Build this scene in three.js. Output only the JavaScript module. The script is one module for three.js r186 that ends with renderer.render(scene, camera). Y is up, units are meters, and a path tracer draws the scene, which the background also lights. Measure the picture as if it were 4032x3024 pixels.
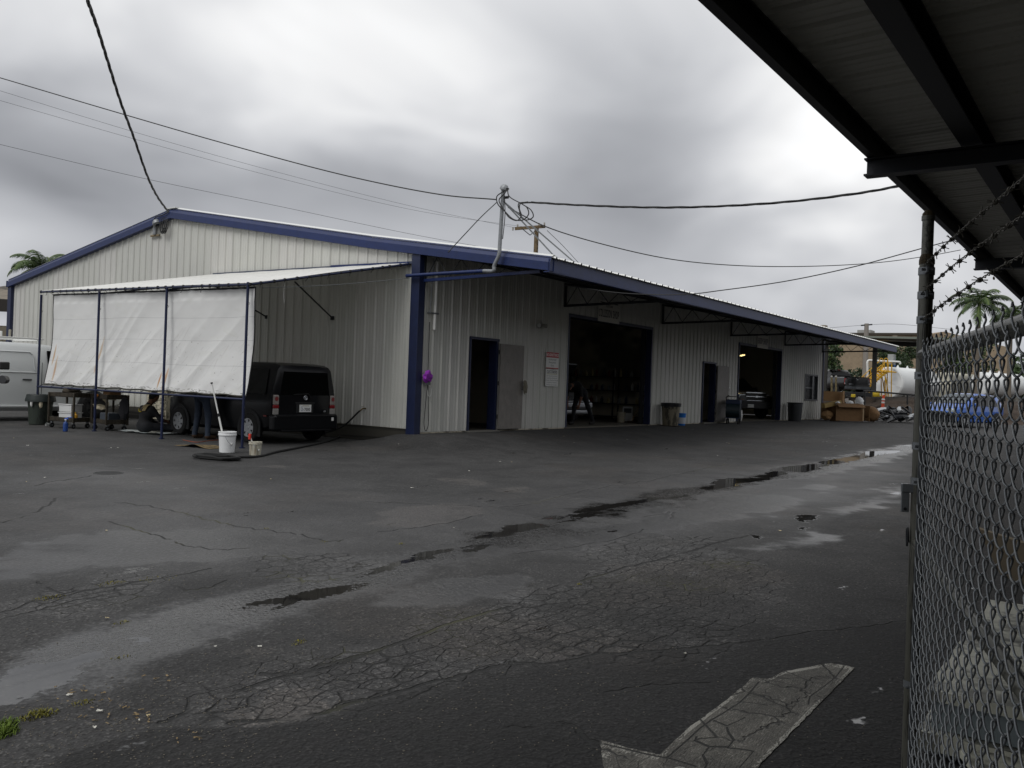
import * as THREE from 'three';
import { mergeGeometries, toCreasedNormals } from 'three/addons/utils/BufferGeometryUtils.js';
import { RoundedBoxGeometry } from 'three/addons/geometries/RoundedBoxGeometry.js';
import { MarchingCubes } from 'three/addons/objects/MarchingCubes.js';

// ---------- camera, sky, sun, exposure ----------
const scene = new THREE.Scene();
const V = (x, y, z) => new THREE.Vector3(x, y, z);
const CAM = V(-13.951, 1.128, 12.519), YAW = -54.334, PITCH = 0.045, ROLL = 2.113, FOCAL = 3423.315 / 4032 * 2212;
const camera = new THREE.PerspectiveCamera(2 * Math.atan(1512 / 3423.315) * 180 / Math.PI, 4 / 3, 0.05, 2000);
const rad = (d) => d * Math.PI / 180;
const FW = V(-Math.sin(rad(YAW)) * Math.cos(rad(PITCH)), Math.sin(rad(PITCH)), -Math.cos(rad(YAW)) * Math.cos(rad(PITCH)));
camera.position.copy(CAM);
camera.lookAt(CAM.clone().add(FW));
camera.rotateZ(rad(ROLL));
camera.updateMatrixWorld(true);
const RT = V(1, 0, 0).applyQuaternion(camera.quaternion), UP = V(0, 1, 0).applyQuaternion(camera.quaternion);
const renderer = new THREE.WebGLRenderer({ antialias: true });
renderer.toneMapping = THREE.LinearToneMapping;
renderer.toneMappingExposure = 1.0;
renderer.shadowMap.enabled = true;
// pixel of a 2212 x 1659 copy of the photograph -> direction, then a point on a known plane
const ray = (x, y) => FW.clone().addScaledVector(RT, (x - 1106) / FOCAL).addScaledVector(UP, (829.5 - y) / FOCAL);
const onX = (x, y, v) => { const d = ray(x, y); return CAM.clone().addScaledVector(d, (v - CAM.x) / d.x); };
const onY = (x, y, v = 0) => { const d = ray(x, y); return CAM.clone().addScaledVector(d, (v - CAM.y) / d.y); };
const onZ = (x, y, v) => { const d = ray(x, y); return CAM.clone().addScaledVector(d, (v - CAM.z) / d.z); };
const atDepth = (x, y, w) => CAM.clone().addScaledVector(ray(x, y), w);

// ---------- random and noise ----------
let seedState = 12345;
const seed = (n) => { seedState = n; };
const rnd = () => { seedState = (seedState + 0x6d2b79f5) | 0; let t = Math.imul(seedState ^ (seedState >>> 15), 1 | seedState); t = (t + Math.imul(t ^ (t >>> 7), 61 | t)) ^ t; return ((t ^ (t >>> 14)) >>> 0) / 4294967296; };
const rr = (a, b) => a + (b - a) * rnd();
const NT = new Float32Array(65536);
seed(77); for (let i = 0; i < 65536; i++) NT[i] = rnd();
const sm = (t) => t * t * (3 - 2 * t);
function noise(x, y) {
  const xf = Math.floor(x), yf = Math.floor(y), u = sm(x - xf), v = sm(y - yf);
  const a = xf & 255, b = (xf + 1) & 255, c = (yf & 255) << 8, d = ((yf + 1) & 255) << 8;
  return (NT[a | c] * (1 - u) + NT[b | c] * u) * (1 - v) + (NT[a | d] * (1 - u) + NT[b | d] * u) * v;
}
function fbm(x, y, n = 4) { let s = 0, a = 0.5, t = 0; for (let i = 0; i < n; i++) { s += a * noise(x + i * 37.3, y + i * 17.7); t += a; a *= 0.5; x *= 2.03; y *= 2.03; } return s / t; }
const clamp = (v, a = 0, b = 1) => v < a ? a : v > b ? b : v;
const step = (a, b, v) => { const t = clamp((v - a) / (b - a)); return t * t * (3 - 2 * t); };
const mix = (a, b, t) => a + (b - a) * t;

// ---------- overcast sky ----------
{
  const W = 1024, H = 512, data = new Float32Array(W * H * 4), d = V(0, 0, 0);
  const blobs = [ // [pixel, angular radius across / up in degrees, gain]: bright and dark cloud masses as they hang over the yard
    [640, 50, 15, 6, 0.26], [1000, -60, 16, 6, 0.18], [1760, 200, 7, 8, 0.42], [1900, 360, 6, 5, 0.22], [330, 20, 8, 5, 0.06],
    [1250, 130, 8, 5, -0.24], [1380, 320, 7, 4, -0.14], [250, 400, 12, 3.2, -0.19], [120, 300, 8, 3.5, -0.09], [820, 390, 11, 3, -0.11], [600, 250, 6, 3, 0.07],
    [1350, 480, 16, 2.4, -0.1], [0, 560, 4, 3, 0.2], [2000, 600, 7, 3, 0.14], [1700, 520, 9, 2, -0.07], [950, 250, 6, 4, 0.08],
  ].map(([x, y, a, b, g]) => { const r = ray(x, y).normalize(); return [Math.atan2(r.z, r.x), Math.asin(r.y), rad(a), rad(b), g]; });
  for (let j = 0; j < H; j++) for (let i = 0; i < W; i++) {
    const el = ((j + 0.5) / H - 0.5) * Math.PI, az = ((i + 0.5) / W - 0.5) * 2 * Math.PI;
    d.set(Math.cos(el) * Math.cos(az), Math.sin(el), Math.cos(el) * Math.sin(az));
    const e = Math.max(0, d.y), k = 1 / (e + 0.22), px = d.x * k, pz = d.z * k;
    const wob = fbm(px * 1.2 + 9, pz * 1.2 + 4, 3) - 0.5;
    let L = 0.45 + 0.46 * e;
    const big = fbm(px * 1.1 + 3 + wob * 1.4, pz * 1.1 + 7, 5) - 0.5, small = fbm(px * 3.1 + wob * 3, pz * 3.1 + 31, 5) - 0.5;
    const lump = fbm(px * 6.5 + wob * 5, pz * 6.5 + 63, 4) - 0.5; L *= 1 + 0.55 * big + 0.34 * small + 0.16 * lump;
    for (const [a, b, ra, rb, g] of blobs) {
      let da = az - a; if (da > Math.PI) da -= 2 * Math.PI; if (da < -Math.PI) da += 2 * Math.PI;
      const u = da / ra + wob * 1.3, v = (el - b) / rb + small * 1.1, q = u * u + v * v;
      if (q < 9) L += g * Math.exp(-q) * (0.8 + 0.8 * small);
    }
    L = Math.max(L, 0.16);
    const t = clamp((L - 0.3) / 0.6), o = (j * W + i) * 4;
    const ground = el < -0.02;
    data[o] = ground ? 0.12 : L * mix(0.945, 0.995, t); data[o + 1] = ground ? 0.12 : L * mix(0.98, 1.0, t); data[o + 2] = ground ? 0.12 : L * mix(1.065, 1.01, t); data[o + 3] = 1;
  }
  const sky = new THREE.DataTexture(data, W, H, THREE.RGBAFormat, THREE.FloatType);
  sky.mapping = THREE.EquirectangularReflectionMapping; sky.magFilter = sky.minFilter = THREE.LinearFilter; sky.wrapS = THREE.RepeatWrapping; sky.needsUpdate = true;
  scene.background = sky; scene.environment = sky;
}
const sun = new THREE.DirectionalLight(0xfffefc, 1.45);
sun.position.set(-34, 40, -4); sun.target.position.set(0, 0, 0);
sun.castShadow = true; sun.shadow.radius = 60; sun.shadow.mapSize.set(4096, 4096);
Object.assign(sun.shadow.camera, { left: -70, right: 70, top: 70, bottom: -70, near: 1, far: 200 });
scene.add(sun); scene.add(sun.target);

// ---------- geometry helpers ----------
const M4 = new THREE.Matrix4();
function clean(g) { // position, normal, uv, not indexed
  if (g.index) g = g.toNonIndexed();
  if (!g.attributes.normal) g.computeVertexNormals();
  for (const k of Object.keys(g.attributes)) if (!['position', 'normal', 'uv', 'color'].includes(k)) g.deleteAttribute(k);
  if (!g.attributes.uv) g.setAttribute('uv', new THREE.BufferAttribute(new Float32Array(g.attributes.position.count * 2), 2));
  return g;
}
function uvBox(g, s = 1) { // uv in metres by the way each face points
  g = clean(g); const p = g.attributes.position, n = g.attributes.normal, uv = g.attributes.uv;
  for (let i = 0; i < p.count; i += 3) {
    let ax = 0, ay = 0, az = 0; for (let k = 0; k < 3; k++) { ax += n.getX(i + k); ay += n.getY(i + k); az += n.getZ(i + k); }
    ax = Math.abs(ax); ay = Math.abs(ay); az = Math.abs(az);
    for (let k = 0; k < 3; k++) { const x = p.getX(i + k), y = p.getY(i + k), z = p.getZ(i + k);
      if (ay >= ax && ay >= az) uv.setXY(i + k, x * s, z * s); else if (ax >= az) uv.setXY(i + k, z * s, y * s); else uv.setXY(i + k, x * s, y * s); }
  }
  return g;
}
const box = (w, h, d, x = 0, y = 0, z = 0) => clean(new THREE.BoxGeometry(w, h, d)).translate(x, y, z);
const rbox = (w, h, d, x = 0, y = 0, z = 0, r = 0.01, s = 2) => clean(new RoundedBoxGeometry(w, h, d, s, Math.min(r, w / 2.01, h / 2.01, d / 2.01))).translate(x, y, z);
const span = (x0, x1, y0, y1, z0, z1) => box(x1 - x0, y1 - y0, z1 - z0, (x0 + x1) / 2, (y0 + y1) / 2, (z0 + z1) / 2);
function aim(g, a, b) { // geometry along +y from 0 to 1*len -> from a to b
  const d = b.clone().sub(a), q = new THREE.Quaternion().setFromUnitVectors(V(0, 1, 0), d.clone().normalize());
  return g.applyQuaternion(q).translate((a.x + b.x) / 2, (a.y + b.y) / 2, (a.z + b.z) / 2);
}
const rod = (a, b, r, r2 = r, n = 8) => aim(clean(new THREE.CylinderGeometry(r2, r, a.distanceTo(b), n)), a, b);
const bar = (a, b, w, h) => { // square bar: w across (horizontal), h upright
  const d = b.clone().sub(a), L = d.length(), m = new THREE.Matrix4(), z = d.clone().normalize(), x = V(0, 1, 0).cross(z);
  if (x.lengthSq() < 1e-6) x.set(1, 0, 0); x.normalize(); const y = z.clone().cross(x);
  m.makeBasis(x, y, z).setPosition((a.x + b.x) / 2, (a.y + b.y) / 2, (a.z + b.z) / 2);
  return clean(new THREE.BoxGeometry(w, h, L)).applyMatrix4(m);
};
const tube = (pts, r, seg = pts.length * 6, n = 6) => clean(new THREE.TubeGeometry(new THREE.CatmullRomCurve3(pts), seg, r, n, false));
const lathe = (prof, n = 24) => clean(new THREE.LatheGeometry(prof.map(([x, y]) => new THREE.Vector2(x, y)), n));
const creased = (g, a = 0.6) => clean(toCreasedNormals(g, a));
function extrude(pts, depth, bevel = 0, holes = []) { // outline in xy, thickness along z centred
  const s = new THREE.Shape(pts.map(([x, y]) => new THREE.Vector2(x, y)));
  for (const h of holes) s.holes.push(new THREE.Path(h.map(([x, y]) => new THREE.Vector2(x, y))));
  const g = new THREE.ExtrudeGeometry(s, { depth: depth - 2 * bevel, bevelEnabled: bevel > 0, bevelThickness: bevel, bevelSize: bevel, bevelOffset: -bevel, bevelSegments: 2, curveSegments: 6 });
  return clean(g).translate(0, 0, -depth / 2 + bevel);
}
function grid(nu, nv, f) { // surface f(u, v) -> [x, y, z]
  const p = [], uv = [], ix = [];
  for (let j = 0; j <= nv; j++) for (let i = 0; i <= nu; i++) { p.push(...f(i / nu, j / nv)); uv.push(i / nu, j / nv); }
  for (let j = 0; j < nv; j++) for (let i = 0; i < nu; i++) { const a = j * (nu + 1) + i, b = a + 1, c = a + nu + 1, d = c + 1; ix.push(a, b, d, a, d, c); }
  const g = new THREE.BufferGeometry(); g.setAttribute('position', new THREE.Float32BufferAttribute(p, 3)); g.setAttribute('uv', new THREE.Float32BufferAttribute(uv, 2)); g.setIndex(ix); g.computeVertexNormals();
  return clean(g);
}
function tris(list) { // list of quads / triangles given as points
  const p = [];
  for (const q of list) { p.push(...q[0], ...q[1], ...q[2]); if (q.length === 4) p.push(...q[0], ...q[2], ...q[3]); }
  const g = new THREE.BufferGeometry(); g.setAttribute('position', new THREE.Float32BufferAttribute(p, 3)); g.computeVertexNormals(); return clean(g);
}
// ---------- naming helpers ----------
const taken = new Map();
function numbered(name) { const k = taken.get(name) ?? 0; taken.set(name, k + 1); return k ? name + '_' + String(k).padStart(3, '0') : name; }
function mesh(name, geos, m) {
  geos = Array.isArray(geos) ? geos : [geos];
  if (geos.some((g) => g.attributes.color)) geos = geos.map((g) => { if (!g.attributes.color) g.setAttribute('color', new THREE.BufferAttribute(new Float32Array(g.attributes.position.count * 3).fill(1), 3)); return g; });
  const o = new THREE.Mesh(geos.length > 1 ? mergeGeometries(geos) : geos[0], m); o.name = name; o.castShadow = o.receiveShadow = true; return o;
}
function part(parent, name, geos, m, label) { const o = mesh(name, geos, m); parent.add(o); if (label) o.userData.label = label; return o; }
function share(parent, name, geometry, m, x = 0, y = 0, z = 0) { const o = new THREE.Mesh(geometry, m); o.name = name; o.position.set(x, y, z); o.castShadow = o.receiveShadow = true; parent.add(o); return o; }
function thing(name, label, category, pos = [0, 0, 0], turn = 0, group) {
  const o = new THREE.Group(); o.name = numbered(name); o.position.set(...pos); o.rotation.y = turn; o.userData = { label, category };
  if (group) o.userData.group = group; scene.add(o); return o;
}
function single(name, geos, m, label, category, group) { const o = mesh(numbered(name), geos, m); o.userData = { label, category }; if (group) o.userData.group = group; scene.add(o); return o; }
function struct(name, geos, m, label, category) { const o = mesh(numbered(name), geos, m); o.userData = { kind: 'structure' }; if (label) o.userData.label = label; if (category) o.userData.category = category; scene.add(o); return o; }
function copyOf(o, label) { const c = o.clone(); c.name = numbered(o.name.replace(/_\d{3}$/, '')); c.userData = { ...o.userData }; if (label) c.userData.label = label; scene.add(c); return c; }

// ---------- material helpers ----------
const col = (c) => Array.isArray(c) ? new THREE.Color().setRGB(...c) : new THREE.Color(c);
const mat = (c, roughness = 0.7, metalness = 0, o = {}) => new THREE.MeshStandardMaterial({ color: col(c), roughness, metalness, ...o });
const phys = (c, roughness, o = {}) => new THREE.MeshPhysicalMaterial({ color: col(c), roughness, ...o });
function tex(w, h, f, srgb = true, repeat = true) { // f(u, v, out) fills 0..1 values
  const data = new Uint8Array(w * h * 4), out = [0, 0, 0];
  for (let j = 0; j < h; j++) for (let i = 0; i < w; i++) { f((i + 0.5) / w, (j + 0.5) / h, out, i, j); const o = (j * w + i) * 4; data[o] = clamp(out[0]) * 255; data[o + 1] = clamp(out[1]) * 255; data[o + 2] = clamp(out[2]) * 255; data[o + 3] = 255; }
  const t = new THREE.DataTexture(data, w, h); t.magFilter = t.minFilter = THREE.LinearFilter; if (srgb) t.colorSpace = THREE.SRGBColorSpace;
  if (repeat) t.wrapS = t.wrapT = THREE.RepeatWrapping; t.needsUpdate = true; return t;
}
function canvasTex(w, h, draw) { const c = document.createElement('canvas'); c.width = w; c.height = h; const x = c.getContext('2d'); draw(x, w, h); const t = new THREE.CanvasTexture(c); t.colorSpace = THREE.SRGBColorSpace; return t; }
// periodic noise for textures that repeat
const pn = (u, v, n, n2 = n, off = 0) => { const x = u * n, y = v * n2, xf = Math.floor(x), yf = Math.floor(y), a = sm(x - xf), b = sm(y - yf); const h = (i, j) => NT[(((i % n) + n) % n * 7 + off * 31 + (((j % n2) + n2) % n2) * 263) & 65535]; return (h(xf, yf) * (1 - a) + h(xf + 1, yf) * a) * (1 - b) + (h(xf, yf + 1) * (1 - a) + h(xf + 1, yf + 1) * a) * b; };
const withUv = (m, rx, ry = rx) => { for (const k of ['map', 'roughnessMap', 'bumpMap']) if (m[k]) { m[k] = m[k].clone(); m[k].repeat.set(rx, ry); } return m; };
// painted sheet metal: faint oil-canning, grime speckle and rain streaks
const sheetMap = tex(512, 512, (u, v, o) => {
  const streak = pn(u, v, 64, 3, 1) * 0.6 + pn(u, v, 160, 6, 2) * 0.4, speck = pn(u, v, 128, 128, 3), patch = pn(u, v, 5, 4, 4);
  const k = 0.98 - 0.035 * Math.max(0, streak - 0.5) * 2 - 0.03 * (speck > 0.86 ? 1 : 0) - 0.03 * patch;
  o[0] = k; o[1] = k; o[2] = k * 0.995;
});
const grimeRough = tex(256, 256, (u, v, o) => { const k = 0.45 + 0.35 * (pn(u, v, 8, 8, 5) * 0.5 + pn(u, v, 32, 32, 6) * 0.5); o[0] = o[1] = o[2] = k; }, false);
const speckMap = tex(256, 256, (u, v, o) => { const k = 0.82 + 0.18 * (pn(u, v, 16, 16, 7) * 0.5 + pn(u, v, 90, 90, 8) * 0.5); o[0] = o[1] = o[2] = k; });
const dirtMap = tex(512, 512, (u, v, o) => { const a = pn(u, v, 6, 6, 9) * 0.5 + pn(u, v, 17, 17, 10) * 0.3 + pn(u, v, 60, 60, 11) * 0.2, s = pn(u, v, 40, 3, 12); const k = 1 - 0.45 * step(0.5, 0.75, a) - 0.12 * step(0.6, 0.9, s); o[0] = k; o[1] = k * 0.97; o[2] = k * 0.9; });
const CREAM = mat('#cbcbc5', 0.5, 0, { map: withTex(sheetMap, 0.4), side: THREE.DoubleSide });
function withTex(t, rx, ry = rx) { const c = t.clone(); c.repeat.set(rx, ry); return c; }
const NAVY = mat('#172a5c', 0.42, 0, { map: withTex(speckMap, 0.7) });
const DARKNAVY = mat('#172347', 0.5, 0, { map: withTex(speckMap, 0.7) });
const ROOFWHITE = mat('#dfe0de', 0.45, 0.1, { map: withTex(sheetMap, 0.3), side: THREE.DoubleSide });
const STEELDARK = mat('#2e3033', 0.55, 0.3, { map: withTex(speckMap, 1) });
const BLACK = mat('#141414', 0.5), RUBBER = mat('#161616', 0.85), WHITEPL = mat('#dcdcd8', 0.45), CHROME = mat('#c9ccd0', 0.18, 1), GALV = mat('#8f9396', 0.45, 0.7, { map: withTex(speckMap, 3) });
// ---------- ground: masks of what lies where on the asphalt ----------
// the yard lies about 0.24 m below the shop floor; an apron ramps up to the bays and the drive rises past them
function yardY(x, z) { const f1 = (1 - step(0.3, 3.2, z)) * step(-1.6, -0.05, x) * step(-1.5, -0.1, z), f2 = step(5, 16, x); return -0.24 * (1 - Math.max(f1, f2)); }
function onG(x, y) { let h = -0.24, p; for (let i = 0; i < 14; i++) { p = onY(x, y, h); h = mix(h, yardY(p.x, p.z), 0.7); } return p; }
const A = (x, y) => onG(x * 0.5, 905.2 + y * 0.5), Bq = (x, y) => onG(1106 + x * 0.5, 905.2 + y * 0.5); // traced on two enlargements of the yard
const MX0 = -14.2, MZ0 = -3, MPX = 32, MW = 1536, MH = 512;
function mask(draw, blur = 0) {
  const c = document.createElement('canvas'); c.width = MW; c.height = MH; const x = c.getContext('2d');
  x.fillStyle = '#000'; x.fillRect(0, 0, MW, MH); x.fillStyle = '#fff'; x.strokeStyle = '#fff'; x.lineJoin = x.lineCap = 'round'; draw(x);
  const d = x.getImageData(0, 0, MW, MH).data; let m = new Float32Array(MW * MH); for (let i = 0; i < m.length; i++) m[i] = d[i * 4] / 255;
  for (let pass = 0; pass < 2 && blur; pass++) {
    const t = new Float32Array(m.length), n = 2 * blur + 1;
    for (let j = 0; j < MH; j++) { let s = 0; for (let i = -blur; i < MW + blur; i++) { s += m[j * MW + clamp(i + blur, 0, MW - 1)] - (i - blur - 1 >= 0 ? m[j * MW + i - blur - 1] : i - blur - 1 < -blur ? 0 : m[j * MW]); if (i >= 0 && i < MW) t[j * MW + i] = clamp(s / n); } }
    const w = new Float32Array(m.length);
    for (let i = 0; i < MW; i++) { let s = 0; for (let k = -blur; k <= blur; k++) s += t[clamp(k, 0, MH - 1) * MW + i]; for (let j = 0; j < MH; j++) { w[j * MW + i] = s / n; s += t[clamp(j + blur + 1, 0, MH - 1) * MW + i] - t[clamp(j - blur, 0, MH - 1) * MW + i]; } }
    m = w;
  }
  return m;
}
const look = (m, x, z) => { const u = (x - MX0) * MPX - 0.5, v = (z - MZ0) * MPX - 0.5; if (u < 0 || v < 0 || u >= MW - 1 || v >= MH - 1) return 0; const i = u | 0, j = v | 0, a = u - i, b = v - j, o = j * MW + i; return (m[o] * (1 - a) + m[o + 1] * a) * (1 - b) + (m[o + MW] * (1 - a) + m[o + MW + 1] * a) * b; };
const poly = (c, f, list) => { for (const p of list) { c.beginPath(); for (let i = 0; i < p.length; i += 2) { const w = f(p[i], p[i + 1]); c.lineTo((w.x - MX0) * MPX, (w.z - MZ0) * MPX); } c.closePath(); c.fill(); } };
const line = (c, f, p, width) => { c.lineWidth = width * MPX; c.beginPath(); for (let i = 0; i < p.length; i += 2) { const w = f(p[i], p[i + 1]); c.lineTo((w.x - MX0) * MPX, (w.z - MZ0) * MPX); } c.stroke(); };
const puddleMask = mask((c) => {
  poly(c, A, [[-40, 1100, 240, 1050, 350, 1025, 540, 985, 530, 1005, 420, 1050, 400, 1100, 300, 1160, 180, 1190, -40, 1262], [565, 972, 620, 940, 702, 926, 702, 942, 640, 962], [1020, 826, 1120, 792, 1240, 762, 1330, 738, 1450, 703, 1440, 717, 1330, 757, 1200, 802, 1080, 822],
    [1550, 668, 1600, 638, 1700, 612, 1718, 626, 1650, 652], [1730, 602, 1860, 568, 1850, 587, 1760, 612], [2000, 567, 2050, 548, 2140, 538, 2100, 562, 2030, 574], [1010, 620, 1045, 614, 1040, 624]]);
  poly(c, Bq, [[-100, 470, 0, 455, 100, 445, 170, 462, 60, 485, -60, 495], [250, 415, 330, 388, 420, 368, 500, 360, 580, 354, 540, 371, 440, 387, 330, 407], [800, 296, 840, 288, 852, 302, 810, 307], [865, 275, 920, 257, 1112, 253, 1110, 264, 1000, 274, 900, 294],
    [1050, 246, 1140, 233, 1145, 243, 1070, 252], [1180, 206, 1320, 193, 1332, 211, 1260, 230, 1180, 222], [1325, 182, 1470, 163, 1476, 181, 1400, 197, 1330, 197], [1450, 162, 1540, 139, 1670, 133, 1675, 143, 1560, 162, 1470, 177],
    [1218, 440, 1240, 418, 1300, 413, 1308, 437, 1260, 457], [1222, 460, 1288, 470, 1250, 482], [1008, 496, 1112, 505, 1060, 514], [250, 706, 290, 695, 322, 705, 280, 717], [318, 713, 372, 703, 366, 726, 338, 732], [398, 481, 450, 474, 462, 485, 420, 490], [1600, 322, 1685, 313, 1662, 332]]);
}, 1);
const sheenMask = mask((c) => {
  poly(c, A, [[430, 1060, 560, 970, 700, 850, 960, 750, 1250, 700, 1500, 650, 1900, 570, 2250, 520, 2250, 545, 1900, 610, 1550, 690, 1200, 815, 900, 890, 650, 960], [1460, 810, 1600, 740, 1900, 690, 2250, 670, 2250, 745, 1900, 800, 1600, 850], [-40, 590, 400, 470, 900, 480, 1250, 500, 1500, 560, 1000, 600, 600, 640, -40, 740], [-40, 820, 130, 800, 60, 850]]);
  poly(c, Bq, [[550, 425, 700, 370, 1000, 330, 1180, 330, 1280, 365, 1100, 405, 800, 455, 600, 475], [1200, 300, 1300, 275, 1450, 300, 1300, 315], [690, 628, 900, 562, 1100, 517, 1420, 505, 1300, 540, 1100, 550, 850, 605], [-60, 480, 300, 460, 600, 420, 560, 500, 300, 560, -60, 620], [1380, 430, 1500, 380, 1740, 345, 1740, 330, 1560, 345, 1300, 400], [1150, 250, 1400, 200, 1740, 100, 1740, 135, 1500, 215, 1200, 262], [1560, 300, 1740, 290, 1740, 330, 1600, 345], [1200, 470, 1400, 470, 1430, 500, 1250, 520], [-20, 740, 200, 760, 120, 830, -60, 830]]);
}, 5);
const SEAM = [-30, 1492, 100, 1458, 170, 1440, 320, 1380, 520, 1308, 700, 1268, 850, 1220, 1010, 1184, 1150, 1140, 1330, 1096, 1500, 1062, 1600, 1040, 1750, 1010, 1850, 986, 1975, 962];
const seamMask = mask((c) => { line(c, onG, SEAM, 0.34); }, 3), dampMask = mask((c) => { line(c, onG, SEAM, 0.7); }, 8);
const broadMask = mask((c) => { poly(c, A, [[-40, 200, 900, 215, 1700, 320, 2250, 340, 2250, 480, 1500, 590, 900, 670, 500, 690, -40, 800]]); poly(c, Bq, [[-100, 300, 700, 250, 1700, 110, 1740, 340, 1300, 420, 900, 470, 400, 540, -100, 640]]); }, 24);
const gatorMask = mask((c) => {
  poly(c, A, [[820, 1290, 1000, 1190, 1300, 1080, 1750, 950, 2250, 800, 2250, 1080, 1900, 1130, 1500, 1230, 1420, 1270, 1000, 1320], [1130, 640, 1500, 580, 1550, 640, 1200, 720], [0, 800, 500, 700, 700, 680, 600, 740, 0, 870]]);
  poly(c, Bq, [[-30, 790, 300, 730, 560, 640, 800, 600, 1050, 590, 1100, 700, 1000, 850, 900, 960, 600, 1005, 380, 1010, -30, 1050], [380, 540, 700, 510, 950, 520, 700, 590, 450, 640], [-30, 1290, 150, 1290, 330, 1380, 300, 1420, -30, 1420]]);
}, 7);
const wornMask = mask((c) => {
  poly(c, A, [[1640, 400, 1800, 372, 2000, 366, 2120, 392, 2000, 432, 1800, 470, 1630, 475], [940, 1270, 1050, 1222, 1300, 1152, 1420, 1132, 1510, 1180, 1420, 1262, 1250, 1310, 1000, 1312], [1900, 250, 2080, 262, 2100, 285, 1960, 280], [2120, 298, 2250, 290, 2250, 320], [1080, 205, 1230, 195, 1220, 212], [930, 1020, 1180, 1000, 1150, 1060, 960, 1080]]);
  poly(c, Bq, [[-40, 300, 70, 300, 40, 315, -40, 320], [150, 1180, 280, 1150, 330, 1170, 200, 1200]]);
}, 3);
const newMask = mask((c) => {
  poly(c, Bq, [[-120, 1062, 150, 1055, 280, 1042, 380, 1012, 520, 1010, 650, 1002, 800, 992, 950, 972, 1100, 952, 1300, 922, 1550, 895, 1760, 862, 1900, 1500, 1900, 1600, -120, 1600]]);
  poly(c, A, [[2050, 1090, 2250, 1062, 2250, 1520, 100, 1520, 420, 1400, 700, 1330, 1000, 1335, 1300, 1315, 1500, 1250, 1700, 1200]]);
}, 2);
const crackPx = (c, w) => {
  const J = (p) => { const q = []; for (let i = 0; i + 3 < p.length; i += 2) { for (let k = 0; k < 6; k++) { const t = k / 6; q.push(mix(p[i], p[i + 2], t) + rr(-7, 7), mix(p[i + 1], p[i + 3], t) + rr(-4, 4)); } } return q; };
  seed(5);
  for (const p of [[470, 440, 600, 485, 700, 510, 800, 545, 930, 565, 1100, 560], [500, 360, 640, 375, 780, 405, 900, 435, 1050, 470, 1150, 480, 1300, 500], [0, 840, 150, 790, 300, 760, 500, 720, 700, 690, 950, 640], [0, 870, 150, 830, 320, 785, 560, 745], [0, 450, 110, 420, 210, 375, 260, 330], [1480, 350, 1700, 362, 2000, 375, 2200, 380, 2350, 360],
    [1640, 490, 1800, 470, 1950, 445, 2100, 410], [720, 700, 800, 740, 900, 730, 1000, 690], [1300, 500, 1420, 530, 1500, 525], [160, 700, 230, 740, 300, 755], [150, 285, 300, 262, 420, 240]]) line(c, A, J(p), w);
  for (const p of [[700, 1310, 850, 1250, 1000, 1190, 1150, 1130, 1300, 1090, 1450, 1050, 1600, 1010, 1750, 960, 1900, 900, 2050, 850, 2250, 800], [1000, 1310, 1150, 1300, 1300, 1290, 1420, 1265, 1500, 1230, 1650, 1200, 1900, 1130, 2100, 1080, 2250, 1040], [1130, 1100, 1300, 1100, 1420, 1075, 1600, 1010]]) line(c, A, J(p), w * 1.5);
  for (const p of [[0, 1050, 150, 1055, 280, 1040, 380, 1010, 520, 1010, 650, 1000, 800, 990, 950, 970, 1100, 950], [0, 1330, 60, 1340, 150, 1310, 260, 1320, 330, 1390, 400, 1400], [300, 700, 500, 640, 700, 590, 950, 520, 1050, 500], [380, 1000, 480, 960, 600, 965, 700, 930]]) line(c, Bq, J(p), w * 1.4);
  for (const p of [[1100, 950, 1300, 920, 1550, 895, 1740, 865], [0, 370, 150, 350, 300, 310, 500, 280, 650, 255, 900, 200, 1050, 190, 1400, 140, 1700, 100], [0, 580, 200, 560, 450, 520, 600, 470], [560, 420, 700, 400, 680, 440], [1400, 430, 1740, 440], [1100, 120, 1400, 60, 1700, 20], [400, 1180, 600, 1150, 900, 1140]]) line(c, Bq, J(p), w * 0.8);
};
// cracks drawn sharply for a patch of ground
function crackRaster(x0, z0, size, n) {
  const c = document.createElement('canvas'); c.width = c.height = n; const x = c.getContext('2d');
  x.fillStyle = '#000'; x.fillRect(0, 0, n, n); x.strokeStyle = '#fff'; x.lineJoin = x.lineCap = 'round';
  const s = n / size / MPX; x.scale(s, s); x.translate((MX0 - x0) * MPX, (MZ0 - z0) * MPX);
  crackPx(x, 0.019); return x.getImageData(0, 0, n, n).data;
}
const hash = (i, j, k) => NT[((i * 73) ^ (j * 179) ^ (k * 12289)) & 65535];
function cell(x, y) { // distance to the nearest border between cells, and which cell
  const xi = Math.floor(x), yi = Math.floor(y); let d1 = 9, d2 = 9, id = 0;
  for (let j = -1; j <= 1; j++) for (let i = -1; i <= 1; i++) { const a = xi + i, b = yi + j, dx = a + 0.15 + 0.7 * hash(a, b, 1) - x, dy = b + 0.15 + 0.7 * hash(a, b, 2) - y, d = Math.sqrt(dx * dx + dy * dy); if (d < d1) { d2 = d1; d1 = d; id = hash(a, b, 3); } else if (d < d2) d2 = d; }
  return [d2 - d1, id];
}
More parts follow.
